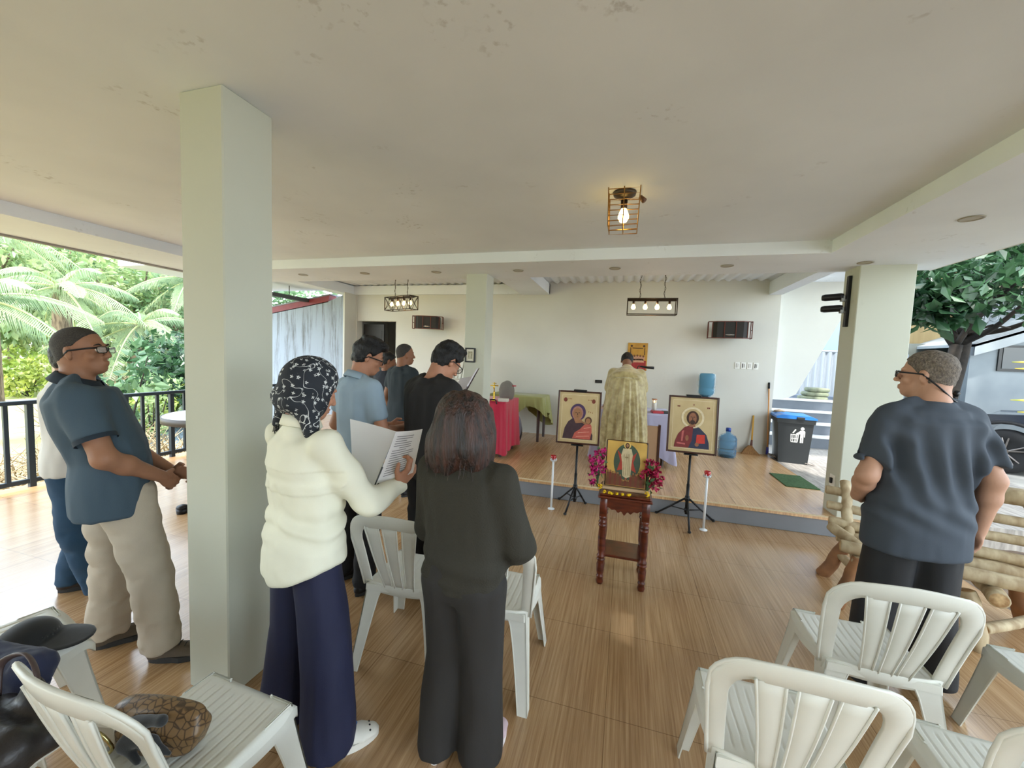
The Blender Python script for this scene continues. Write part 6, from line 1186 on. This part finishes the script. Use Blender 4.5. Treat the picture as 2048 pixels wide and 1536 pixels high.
def glasses(body, I, m, w=.063, drop=0., hgt=.03):
    b = MB(); P = I['P']
    for q in (-1, 1):
        c = (q*.033, .108, -.002-drop); pts = [P(c[0]+x*.027, c[1]-abs(c[0]+x*.027)*.12, c[2]+z_*hgt*.5) for x, z_ in [(-1, .8), (-.8, 1), (.8, 1), (1, .8), (1, -.6), (.7, -1), (-.7, -1), (-1, -.6)]]; b.tube(pts, .0023, n=6, closed=True)
        b.tube([P(q*.062, .100, .008-drop), P(q*.081, .085, .008-drop), P(q*.083, .0, .004-drop*.3), P(q*.081, -.02, -.015)], .0028, n=6, flat=1.6)
    b.tube([P(-.008, .108, .004-drop), P(0, .112, .007-drop), P(.008, .108, .004-drop)], .002, n=6); o = b.build('glasses', m, body, True)
    b = MB()
    for q in (-1, 1): b.prism([(-.025, -hgt*.45), (.025, -hgt*.45), (.026, hgt*.45), (-.026, hgt*.45)], .001, o=P(q*.033, .106, -.002-drop), ex=I['R']@V(1, 0, 0), ey=I['R']@V(0, 0, 1), ez=I['R']@V(0, -1, 0))
    b.build('lenses', mat('lens', (230, 236, 240), .02, alpha=.18, spec=1.), o)
    return o
def eyes(body, I):
    b = MB(); m2 = MB()
    for q in (-1, 1):
        b.ell(I['P'](q*.031, .0805, .0), (.0105, .0105, .009), 10, 8, R=I['R']); m2.ell(I['P'](q*.0305, .0880, .0), (.0045, .0035, .0045), 10, 6, R=I['R'])
    o = b.build('eyes', mat('eye_white', (214, 206, 196), .3), body, True); m2.build('iris', mat('iris', (40, 26, 20), .2), o, True)
    b = MB()
    for q in (-1, 1): b.tube([I['P'](q*.016, .094, .022), I['P'](q*.032, .094, .027), I['P'](q*.048, .083, .022)], [.003, .004, .002], n=6)
    b.build('eyebrows', mat('brow', (34, 26, 22), .8), body, True)
SK_t = skin('skin_tan', (150, 108, 84)); SK_b = skin('skin_brown', (134, 92, 68)); SK_f = skin('skin_fair', (184, 142, 118)); SK_m = skin('skin_medium', (176, 126, 100))
M_hblack = mat('hair_black', (16, 15, 17), .5, rgb2=(8, 8, 10), vscale=90, vstretch=(1, 1, .3), bump=.7, bscale=240, bstretch=(1, 1, .25), spec=.4)
M_hbuzz = mat('hair_buzz', (62, 58, 54), .8, rgb2=(40, 38, 36), vscale=200, bump=.4, bscale=500)
M_hgrey = mat('hair_grey', (128, 118, 106), .7, rgb2=(86, 78, 70), vscale=150, vstretch=(1, 1, .5), bump=.8, bscale=260)
M_hbrown = mat('hair_brown', (64, 34, 22), .5, rgb2=(18, 12, 10), vscale=45, vstretch=(1, 1, .12), bump=.9, bscale=170, bstretch=(1, 1, .10), spec=.6)
# --- grey-blue polo, khaki trousers (left)
M_polo = fabric('polo_slate', (62, 80, 94)); M_polod = fabric('polo_navy_trim', (30, 42, 54)); M_khaki = fabric('khaki', (176, 166, 150), b=.2); M_shoe = mat('shoe_brown', (88, 78, 66), .8, bump=.3, bscale=200); M_sole = mat('sole_dark', (44, 44, 44), .7)
yawA = -.60
body, I = person('person in slate-blue polo, beige trousers and glasses, hands clasped beside the white column', (-2.50, 1.33), yawA, 1.71, 1.14, SK_t, J=dict(elR=(.235, .02, 1.12), wrR=(.10, .21, .97), elL=(-.30, .0, 1.12), wrL=(-.06, .25, .95), hdR=((-.05, .25, -.2), (-.8, -.1, 0), (0, .6, .6)), hdL=((.8, .3, -.1), (0, -1, 0), (0, .2, 1)),
    anL=(-.14, -.03, .08), knL=(-.12, .0, .49), anR=(.16, .20, .08), knR=(.14, .16, .49), hiL=(-.10, .0, .9), hiR=(.08, .07, .9), pel=(-.01, .02, .95), wai=(-.02, .02, 1.08), che=(-.04, -.05, 1.27), nek=(-.05, -.10, 1.455), hed=(-.06, -.08, 1.61), shL=(-.215, -.08, 1.39), shR=(.14, -.07, 1.39)), look=(-.45, .14), h=.0065, neck_r=.060, hair=hair_short(M_hbuzz, .0035, .0008, 90, line=.085, temple=.07),
    shirt=tshirt(M_polo, .68, .80, 1.08, shoulder=.92, collar=M_polod, A=.005, flare=1.10, trim=M_polod, e=2.3, drop=(0, 0, -1)), pants=trousers(M_khaki, 1.0, A=.009, cuff=.07, knee=.082, ankle=.076, thigh=.098), shoes=shoe_pair(M_shoe, M_sole, .31, .052, dirs=(1.05, .55), lace=mat('lace_black', (22, 22, 22), .7), hgt=.085))
glasses(body, I, M_black); eyes(body, I); P_A = I
b = MB(); c = I['W']['pel']+I['r']*.185+I['f']*.06; b.tube([c+V(0, 0, -.02), c+I['f']*.04+V(0, 0, -.10)], [.012, .005], n=8, flat=.5); b.obox(c+V(0, 0, -.0)+I['f']*.01, (.006, .02, .03), R=Rz(yawA)); b.build('key_fob', M_black, body)
# --- white T-shirt, jeans (behind him)
M_jean = fabric('denim', (38, 70, 98), b=.25, bs=500); M_wtee = fabric('white_tee', (206, 206, 202))
body, I = person('person in white T-shirt and jeans, half hidden behind the one in slate-blue polo', (-3.32, 1.60), -.65, 1.65, 1.02, SK_t, J=dict(elL=(-.44, -.16, 1.13), wrL=(-.21, -.09, 1.0), elR=(.27, .05, 1.12), wrR=(.13, .25, .98), anR=(.12, .14, .08), anL=(-.13, -.06, .08), hdL=((.6, .4, -.4), (.5, -.6, 0), (0, .3, 1))), look=(-.2, -.05), hair=hair_short(M_hblack, .010, .003, 60),
    shirt=tshirt(M_wtee, .72, .86, 1.08, A=.006), pants=trousers(M_jean, 1.0, A=.007, knee=.085, ankle=.075), shoes=shoe_pair(mat('sandal_dark', (52, 44, 40), .6), M_sole, .28, hgt=.06))
# --- scarfed woman, cream blouse, navy wide trousers
M_cream = fabric('cream_blouse', (222, 222, 204), .7, b=.06); M_navyp = fabric('navy_trousers', (26, 30, 58), .75); M_clog = mat('clog_white', (218, 216, 206), .5)
SCY = -.30
def clog_holes(o, hl, f, sd):
    b = MB()
    for i in range(3):
        for j in range(3): c = hl+f*(.165+.028*i)+sd*(-.022+.022*j)+V(0, 0, .062-.006*i-.004*abs(j-1)); b.ell(c, (.005, .005, .004), 8, 4)
    b.build('vent_holes', M_black, o, True); b = MB(); b.ell(hl+f*.145+sd*.02+V(0, 0, .075), (.014, .012, .008), 10, 6); b.build('orange_charm', mat('charm_orange', (206, 96, 50), .5), o, True); b = MB(); b.ell(hl+f*.16+sd*-.012+V(0, 0, .073), (.014, .012, .008), 10, 6); b.build('blue_charm', mat('charm_blue', (56, 104, 160), .5), o, True)
def blouse(body, I):
    W_, r, f, k, G = I['W'], I['r'], I['f'], I['k'], I['G']; S = SDF(.035); S.blur = 2; nk = W_['nek']; O = I['O']; pel = W_['pel']
    st = [(nk+V(0, 0, .02), .055*G, .055*G), (nk-V(0, 0, .03), .10*G, .075*G), (nk-V(0, 0, .08), .165*G, .10*G), (nk-V(0, 0, .17), .185*G, .125*G), (W_['che'], .188*G, .135*G), (W_['wai'], .182*G, .137*G), (pel, .202*G, .15*G), (pel-V(0, 0, .14), .222*G, .160*G), (pel-V(0, 0, .30), .225*G, .16*G)]
    S.loft(st, r, e=2.3)
    for q in 'LR':
        a, b_, c = W_['sh'+q], W_['el'+q], W_['wr'+q]; S.chain([a, b_*.5+a*.5, b_], [.066*G, .062*G, .056*G]); d = nrm(c-b_); e_ = b_+(c-b_)*.80; S.cap(b_, e_, .056*G, .050*G, clip=[(e_, d)]); S.cap(e_-d*.01, e_+d*.06, .034*G, .050*G, k=.01, clip=[(e_+d*.055, d)])
    S.ell(nk+V(0, 0, .045)+f*.02, (.055, .055, .04), op='s', k=.004)
    # curved shirt-tail hem
    S._put(lambda P: (.785*k+1.0*np.abs((P-O)@r-.0)**1.6+.05*((P-O)@r))-P[:, 2], O+V(-.6, -.6, -.1), O+V(.6, .6, 1.9), k=0, op='i')
    def fold(P):
        x, y, z = (P-O)@r, (P-O)@f, P[:, 2]/k
        yoke = .004*np.tanh((z-1.235)*90)*(np.abs(z-1.235) < .05)*(y < .02)
        pleat = .006*np.sin(x*95)*np.exp(-((x+.02)/.10)**2)*np.clip((1.23-z)/.03, 0, 1)*np.clip(1-(1.23-z)/.22, 0, 1)*(y < 0)
        cr = .007*np.sin(z*70+x*9+2*vnoise(np.stack([x*8, y*8, z*8], 1), 5))*np.exp(-((z-1.03)/.07)**2)
        return yoke+pleat+cr
    S.disp(fold); S.disp(lambda P: .008*vnoise(np.stack([(P-O)@r*9, (P-O)@f*9, P[:, 2]*5], 1), 3)+.004*vnoise(P*22, 6)); o = S.build('blouse', M_cream, body, .0065)
    b = MB(); b.grid([[nk+f*(math.cos(a)*rad+.004)+r*math.sin(a)*rad*1.05+V(0, 0, z_-.012*math.cos(a)) for a in np.linspace(.3, 2*math.pi-.3, 26)] for rad, z_ in ((.060, .034), (.065, .036), (.078, -.004), (.073, -.008), (.060, .034))]); b.build('stand_collar', M_cream, o, True)
def scarf(body, I):
    P = I['P']; R = I['R']; s = I['hs']
    S = SDF(.03); S.ell(P(0, -.018, .035), V(.092, .118, .108)*s, R); S.ell(P(0, -.02, -.05), V(.098, .105, .085)*s, R); S.cap(P(-.06, -.06, -.06), P(-.115, -.05, -.17), .035, .012); S.cap(P(.07, -.03, -.05), P(.11, .02, -.22), .045, .022); S.cap(P(-.04, -.09, -.05), P(.05, -.09, -.07), .035)
    S.ell(P(0, .10, -.03), V(.07, .09, .11)*s, R, op='s', k=.02); S.ell(P(0, -.055, -.16), V(.06, .09, .05)*s, R, op='s', k=.02)
    S.disp(lambda Q: .005*vnoise(np.stack([(Q-I['hc'])@R[:, 0]*22, (Q-I['hc'])@R[:, 1]*22, (Q-I['hc'])@R[:, 2]*9], 1), 4)); S.build('head_scarf', M_scarf, body, .006)
    b = MB(); r_ = random.Random(2)
    for i in range(16): p = P(-.105-.012*r_.random(), -.055+.02*r_.random(), -.165); b.tube([p, p+V(-.012*r_.random(), .0, -.02), p+V(-.02*r_.random(), 0, -.045)], .0016, n=4)
    b.build('scarf_fringe', M_black, body)
def scarf_mat():
    m = bpy.data.materials.new('floral_scarf'); m.use_nodes = True; nt = m.node_tree; bs = nt.nodes['Principled BSDF']; L = nt.links.new; N = nt.nodes.new; tc = N('ShaderNodeTexCoord')
    v = N('ShaderNodeTexVoronoi'); v.inputs['Scale'].default_value = 46; v.inputs['Randomness'].default_value = .8; L(tc.outputs['Object'], v.inputs[0])
    sb = N('ShaderNodeVectorMath'); sb.operation = 'SUBTRACT'; L(tc.outputs['Object'], sb.inputs[0]); L(v.outputs['Position'], sb.inputs[1])
    sp = N('ShaderNodeSeparateXYZ'); L(sb.outputs[0], sp.inputs[0]); at_ = N('ShaderNodeMath'); at_.operation = 'ARCTAN2'; ad = N('ShaderNodeMath'); ad.operation = 'ADD'; L(sp.outputs[0], ad.inputs[0]); L(sp.outputs[1], ad.inputs[1]); L(ad.outputs[0], at_.inputs[0]); L(sp.outputs[2], at_.inputs[1])
    ml = N('ShaderNodeMath'); ml.operation = 'MULTIPLY'; L(at_.outputs[0], ml.inputs[0]); ml.inputs[1].default_value = 5; sn = N('ShaderNodeMath'); sn.operation = 'SINE'; L(ml.outputs[0], sn.inputs[0])
    sc = N('ShaderNodeMath'); sc.operation = 'MULTIPLY_ADD'; L(sn.outputs[0], sc.inputs[0]); sc.inputs[1].default_value = .10; sc.inputs[2].default_value = .26
    lt = N('ShaderNodeMath'); lt.operation = 'LESS_THAN'; L(v.outputs['Distance'], lt.inputs[0]); L(sc.outputs[0], lt.inputs[1]); g2 = N('ShaderNodeMath'); g2.operation = 'GREATER_THAN'; L(v.outputs['Distance'], g2.inputs[0]); g2.inputs[1].default_value = .09; mm = N('ShaderNodeMath'); mm.operation = 'MULTIPLY'; L(lt.outputs[0], mm.inputs[0]); L(g2.outputs[0], mm.inputs[1])
    w = N('ShaderNodeTexNoise'); w.inputs['Scale'].default_value = 20; w.inputs['Detail'].default_value = 0; L(tc.outputs['Object'], w.inputs[0]); s1 = N('ShaderNodeMath'); s1.operation = 'SUBTRACT'; L(w.outputs[0], s1.inputs[0]); s1.inputs[1].default_value = .5; ab = N('ShaderNodeMath'); ab.operation = 'ABSOLUTE'; L(s1.outputs[0], ab.inputs[0]); l2 = N('ShaderNodeMath'); l2.operation = 'LESS_THAN'; L(ab.outputs[0], l2.inputs[0]); l2.inputs[1].default_value = .006
    mx_ = N('ShaderNodeMath'); mx_.operation = 'MAXIMUM'; L(mm.outputs[0], mx_.inputs[0]); L(l2.outputs[0], mx_.inputs[1])
    cm = N('ShaderNodeMix'); cm.data_type = 'RGBA'; L(mx_.outputs[0], cm.inputs[0]); cm.inputs[6].default_value = (*lin((22, 28, 38)), 1); cm.inputs[7].default_value = (*lin((196, 200, 200)), 1); L(cm.outputs[2], bs.inputs[0]); bs.inputs['Roughness'].default_value = .8; return m
M_scarf = scarf_mat()
body, I = person('person in black floral headscarf, cream blouse and navy trousers, reading white papers', (-1.24, 1.30), SCY, 1.60, .98, SK_m, J=dict(elR=at(738, 1008, 1.36), wrR=at(797, 968, 1.50), elL=(-.25, .10, 1.08), wrL=(-.02, .34, 1.12), hdR=((.35, .15, .45), (-.8, .3, .2), (-.3, .3, .8)), hed=(.0, .03, 1.60), anL=(-.14, -.02, .08), anR=(.16, .02, .08), knL=(-.12, .02, .5), knR=(.12, .03, .5)), look=(-.1, -.30), h=.0065, female=True, curl=.85,
    shirt=blouse, pants=trousers(M_navyp, 1.0, A=.006, cuff=.03, knee=.106, ankle=.115, thigh=.098, fq=(16, 16, 3)), hair=scarf, shoes=shoe_pair(M_clog, M_clog, .26, .05, dirs=(1.9, .75), sole=.03, extra=clog_holes, name='clog'))
# papers in her hand
pp_ = empty('printed_papers', (0, 0, 0), label='stapled white printed sheets held open by the scarfed person', cat='papers')
a0 = at(792, 863, 1.56); pgs = [[at(700, 838, 1.66), at(792, 863, 1.58), at(748, 972, 1.46), at(706, 960, 1.60)], [a0, at(845, 858, 1.60), at(826, 945, 1.50), at(750, 974, 1.45)]]
M_paper = mat('paper_white', (226, 226, 230), .7)
for n_, q in enumerate(pgs):
    G_ = []; nn = nrm(np.cross(q[1]-q[0], q[3]-q[0]))
    for i in range(9): t_ = i/8; e1 = q[0]*(1-t_)+q[1]*t_; e2 = q[3]*(1-t_)+q[2]*t_; G_.append([e1*(1-s_)+e2*s_+nn*(.014*math.sin(math.pi*t_)) for s_ in np.linspace(0, 1, 6)])
    b = MB(); b.grid(G_); g2 = np.array(G_)+nn*.0015; b.grid(g2[:, ::-1]); pg = b.build('page', M_paper, pp_, True)
    if n_ == 1:
        b = MB(); r_ = random.Random(4); sgn_ = -1 if nn.dot(V(0, 0, CAM_H)-q[0]) < 0 else 1
        for L_ in range(17):
            s0 = .10+.046*L_; wd = .82 if L_ not in (2, 5, 6, 10) else .5; x0 = .12+(.0 if L_ != 5 else .2); x1 = x0+wd*r_.uniform(.75, 1)*.9; pr = []
            for ss in (s0, s0+.014):
                row = []
                for t_ in np.linspace(x0, min(x1, .92), 8): e1 = q[0]*(1-t_)+q[1]*t_; e2 = q[3]*(1-t_)+q[2]*t_; row.append(e1*(1-ss)+e2*ss+nn*(.014*math.sin(math.pi*t_)+sgn_*.0022+(.0015 if sgn_ > 0 else 0)))
                pr.append(row)
            b.grid(pr)
        b.build('print_lines', mat('print_grey_ink', (128, 128, 136), .8), pg)
b = MB(); b.tube([a0*.35+at(750, 974, 1.45)*.65, at(748, 976, 1.45), at(757, 968, 1.445)], .004, n=6); b.build('clip', M_black, pp_)
# --- woman in the dark olive top
M_olt = fabric('olive_knit', (46, 44, 36), .9, b=.3, bs=160); M_char = fabric('charcoal_trousers', (40, 38, 36), .85)
def bob(body, I):
    P = I['P']; R = I['R']; s = I['hs']; S = SDF(.03); S.ell(P(0, -.022, .03), V(.118, .135, .125)*s, R); S.ell(P(0, -.03, -.06), V(.148, .128, .13)*s, R); S.ell(P(-.03, -.045, -.135), V(.105, .08, .085)*s, R); S.ell(P(.06, -.02, -.13), V(.085, .075, .095)*s, R)
    S.ell(P(0, .11, -.04), V(.072, .09, .12)*s, R, op='s', k=.02)
    S.disp(lambda Q: .011*vnoise(np.stack([(Q-I['hc'])@R[:, 0]*20, (Q-I['hc'])@R[:, 1]*20, (Q-I['hc'])@R[:, 2]*7], 1), 4)+.005*vnoise(np.stack([(Q-I['hc'])@R[:, 0]*60, (Q-I['hc'])@R[:, 1]*60, (Q-I['hc'])@R[:, 2]*9], 1), 9)); S.build('hair', M_hbrown, body, .0055)
    r_ = random.Random(6); b = MB()
    for i in range(150):
        a = r_.uniform(0, 2*math.pi); z0 = r_.uniform(-.08, .10); q0 = P(.115*math.cos(a)*(1-.3*max(0, z0)/.1), -.03+.11*math.sin(a)*.9*(1-.3*max(0, z0)/.1), z0)
        if math.sin(a) > .75: continue
        q1 = q0+R@V(math.cos(a)*.014, math.sin(a)*.014, -.05); q2 = q1+R@V(math.cos(a)*r_.uniform(-.01, .02), math.sin(a)*.01, -.055); b.tube(smooth_path([q0, q1, q2], 3), .0012, n=3, cap=False)
    b.build('loose_strands', M_hbrown, body); b = MB(); c = P(-.045, .02, .135); b.tube([c+R@V(-.02, 0, -.01), c, c+R@V(.02, .0, .0)], .006, n=6); b.ell(c, (.010, .008, .007), 8, 6); b.build('hair_clip', mat('clip_pearl', (214, 204, 176), .3), body, True)
def sneaker_panel(o, hl, f, sd): pass
body, I = person('person with bobbed brown hair in dark olive top and charcoal trousers, seen from behind', (-.575, 1.42), -.12, 1.475, 1.10, SK_m, J=dict(elR=(.245, .06, 1.07), wrR=(.06, .24, 1.16), elL=(-.235, .06, 1.08), wrL=(-.04, .24, 1.14), hed=(-.03, .02, 1.60), anL=(-.10, -.02, .08), anR=(.11, .02, .08), knL=(-.09, .02, .5), knR=(.10, .03, .5)), look=(0, -.05), h=.0075, hands=(),
    hair=bob, shirt=tshirt(M_olt, .9, .875, 1.0, A=.006, long=True, e=2.3, sw=1.12, h=.0065, flare=1.04, wr=lambda x, y, z: .0035*np.sin(z*120)*np.exp(-((z-.90)/.03)**2)+.007*np.sin(z*48+x*10)*np.exp(-((z-1.0)/.06)**2)), pants=trousers(M_char, .99, A=.006, cuff=.04, knee=.088, ankle=.098, thigh=.108, fq=(14, 14, 3)), shoes=shoe_pair(mat('sneaker_pink', (200, 178, 184), .7), mat('sneaker_sole', (226, 220, 218), .6), .26, .048, dirs=(1.70, 1.36)))
# --- young man, light blue polo, glasses
M_lblue = fabric('light_blue_polo', (146, 166, 182)); M_btee = fabric('black_tee', (30, 29, 30)); M_blp = fabric('black_trousers', (26, 26, 29)); M_dteal = fabric('dark_teal_tee', (28, 38, 44))
quiff = [((0, .035, .105), (.058, .062, .034)), ((.0, -.02, .12), (.062, .065, .03)), ((.02, .075, .095), (.04, .03, .03))]
body, I = person('person with black quiffed hair and glasses in a light blue polo shirt', (-1.75, 2.32), -.42, 1.74, 1.02, SK_m, J=dict(wrR=(.10, .30, 1.10), wrL=(-.10, .30, 1.08), hed=(.0, .06, 1.60), elR=(.25, .03, 1.10)), look=(-.50, -.32), neck_r=.054, hair=hair_short(M_hblack, .010, .005, 50, top=quiff), shirt=tshirt(M_lblue, .7, .84, 1.06, collar=M_lblue, A=.006), pants=trousers(M_blp), shoes=shoe_pair(M_black, M_sole))
glasses(body, I, M_black, drop=.008); eyes(body, I)
# --- shaved head, dark teal T-shirt
body, I = person('person with a shaved head in a dark teal T-shirt, behind the two young men', (-2.47, 4.05), -.38, 1.75, 1.06, SK_b, look=(-.30, .0), neck_r=.062, hair=hair_short(M_hbuzz, .003, .0006, 80, line=.09, temple=.06), shirt=tshirt(M_dteal, .65, .84, 1.08, A=.006), pants=trousers(M_blp), shoes=shoe_pair(M_black, M_sole), h=.008)
# --- young man in black T-shirt reading a book
body, I = person('person with thick black hair in a black T-shirt, head bowed over an open book', (-1.215, 2.37), -.42, 1.745, 1.2, SK_m, J=dict(hed=(.02, .09, 1.585), wrR=(.16, .34, 1.18), wrL=(-.02, .36, 1.14), elR=(.27, .06, 1.13), elL=(-.26, .06, 1.12), hdR=((-.3, .6, .2), (0, 0, 1), (-.3, .3, .0))), look=(-.15, -.62), neck_r=.055, hair=hair_short(M_hblack, .013, .005, 55, top=[((0, .02, .115), (.065, .07, .03)), ((.02, -.05, .10), (.06, .05, .03))]), shirt=tshirt(M_btee, .66, .84, 1.08, A=.007), pants=trousers(M_blp), shoes=shoe_pair(M_black, M_sole), curl=.3)
glasses(body, I, M_black, drop=.005)
bk = empty('open_book', at(936, 772, 2.70), label='open book with a dark cover held up by the person in the black T-shirt', cat='book'); bk.rotation_euler = (.75, -.45, -.45)
b = MB()
for q in (-1, 1): b.prism([(0, .0), (q*.10, .035), (q*.10, .045), (0, .012)], .20, o=(0, -.1, 0), ex=(1, 0, 0), ey=(0, 0, 1), ez=(0, 1, 0))
b.build('pages', mat('book_pages', (206, 202, 208), .8), bk); b = MB()
for q in (-1, 1): b.prism([(0, -.004), (q*.108, .031), (q*.108, .035), (0, .0)], .216, o=(0, -.108, 0), ex=(1, 0, 0), ey=(0, 0, 1), ez=(0, 1, 0))
b.build('cover', mat('book_cover', (58, 30, 34), .5), bk)
# --- another worshipper partly hidden by the doorway
person('person in a dark top mostly hidden before the doorway', (-3.15, 4.75), -.3, 1.64, 1.0, SK_b, look=(-.6, -.2), hair=hair_short(M_hblack, .012, .004, 50), shirt=tshirt(fabric('navy_black_tee', (24, 28, 38)), .66, .84, 1.06), pants=trousers(M_jean), shoes=shoe_pair(M_black, M_sole), h=.009)
# --- priest in gold robe
M_gilt = mat('gold_brocade', (186, 172, 122), .42, rgb2=(150, 132, 84), vscale=16, detail=5, bump=.35, bscale=60, sheen=.4, spec=.6)
def robe(body, I):
    O, r, f, k = I['O'], I['r'], I['f'], I['k']; S = SDF(.04); S.blur = 2; nk = I['W']['nek']
    S.loft([(nk+V(0, 0, .03), .06, .06), (nk+V(0, -.02, -.035), .12, .11), (nk+V(0, -.05, -.10), .19, .16), (O+V(0, .06, 1.20), .235, .20), (O+V(0, .04, 1.02), .255, .215), (O+V(0, .02, .75), .27, .225), (O+V(0, .0, .40), .29, .235), (O+V(0, -.02, .03), .315, .25)], r, e=2.2)
    for q in 'LR': S.cap(I['W']['sh'+q]-V(0, 0, .02), I['W']['el'+q], .078, .085)
    S.ell(nk+V(0, 0, .07)+f*.04, (.06, .07, .05), op='s', k=.005)
    def fold(P):
        x, y, z = (P-O)@r, (P-O)@f, P[:, 2]-O[2]; a = np.arctan2(x, -y-.0); amp = np.clip((1.30-z)/.7, 0, 1); return .016*amp*np.sin(a*13+1.2*np.sin(z*2.2)+.8)+.008*amp*np.sin(a*27+z*3)+.004*vnoise(P*14, 3)
    S.disp(fold); o = S.build('robe', M_gilt, body, .0085)
    b = MB(); b.tube([nk+V(.03, -.07, .0), nk+V(.045, -.125, -.07), nk+V(.055, -.18, -.17)], [.006, .006, .003], n=6); b.build('cord', mat('cord_brown', (62, 46, 22), .6), o)
body, I = person('person in a pale gold brocade vestment bowing before the altar', (.02, 5.38, ZP), -.02, 1.70, 1.04, SK_b, J=dict(nek=(0, .16, 1.38), hed=(-.01, .27, 1.475), che=(0, .07, 1.24), shL=(-.17, .12, 1.33), shR=(.17, .12, 1.33), elL=(-.21, .26, 1.10), elR=(.21, .26, 1.10), wrL=(-.12, .46, 1.0), wrR=(.12, .46, 1.0)), look=(0, -.95), hair=hair_short(M_hblack, .008, .002, 60), shirt=robe, pants=trousers(M_blp), shoes=shoe_pair(M_black, M_sole), h=.0085)
b = MB(); c = at(1292, 735, 5.5); b.tube([c+V(-.07, 0, .012), c+V(.02, 0, .0), c+V(.10, 0, -.002)], [.010, .016, .018], n=8, flat=1.); o = b.build('microphone', M_black, None, True); tag(o, 'black microphone on a stand at the right shoulder of the gold-robed person', 'microphone')
b = MB(); b.tube(smooth_path([c+V(-.07, 0, .012), c+V(-.10, .10, .0), c+V(-.1, .30, -.2), V(.0, 5.82, .98)], 5), .006, n=6); b.build('gooseneck', M_black, o, True)
# --- grey-shirted man (right)
M_gtee = fabric('grey_tee', (60, 68, 78), .8, b=.08); M_track = fabric('track_trousers', (24, 26, 30), .6, b=.08)
def drape(x, y, z):
    back = (y < .03); a = .014*np.sin(x*62+2.5*np.sin(z*6)+z*9)*np.clip((1.42-z)/.2, 0, 1)*np.clip((z-.95)/.2, 0, 1); b_ = .011*np.sin(z*46+x*30)*np.exp(-((np.abs(x)-.20)/.06)**2)*np.exp(-((z-1.30)/.10)**2); c_ = .007*np.sin((x*.6+z)*55)*np.exp(-((z-.95)/.07)**2); return (a*back+b_+c_)*1.
body, I = person('person with short grey hair in a dark grey T-shirt, glasses on a cord', (1.47, 2.47), .16, 1.77, 1.08, SK_f, J=dict(elL=(-.262, -.03, 1.10), wrL=(-.205, .10, .955), elR=(.255, -.06, 1.12), wrR=(.268, -.01, .86), shR=(.168, -.01, 1.385), shL=(-.168, -.01, 1.385), hdL=((.45, .6, -.15), (.6, -.3, .2), (0, .2, 1)), hdR=((-.05, .12, -1), (-1, 0, 0), (0, 1, 0)), hed=(.015, .05, 1.60), pel=(0, 0, .95), anL=(-.15, .0, .08), anR=(.15, 0, .08)), look=(.72, .04), h=.0065, neck_r=.064, curl=.55,
    hair=hair_short(M_hgrey, .007, .003, 60, line=.078), shirt=tshirt(M_gtee, .78, .725, 1.08, A=.004, e=2.3, wr=drape, h=.006, sw=.98, flare=1.05), pants=trousers(M_track, 1.0, A=.005, knee=.095, ankle=.085, fq=(14, 14, 3)), shoes=shoe_pair(mat('shoe_black', (34, 36, 40), .6), M_sole, .30, .052, dirs=(2.0, 1.3)))
glasses(body, I, M_black)
b = MB(); P = I['P']; b.tube(smooth_path([P(-.083, -.018, -.012), P(-.075, -.07, -.06), P(-.03, -.11, -.11), P(.03, -.115, -.115), P(.08, -.06, -.06), P(.083, -.02, -.012)], 5), .0045, n=6); b.tube([P(.06, -.10, -.09), P(.075, -.105, -.075)], [.012, .014], n=8); b.build('glasses_cord', M_black, body, True)
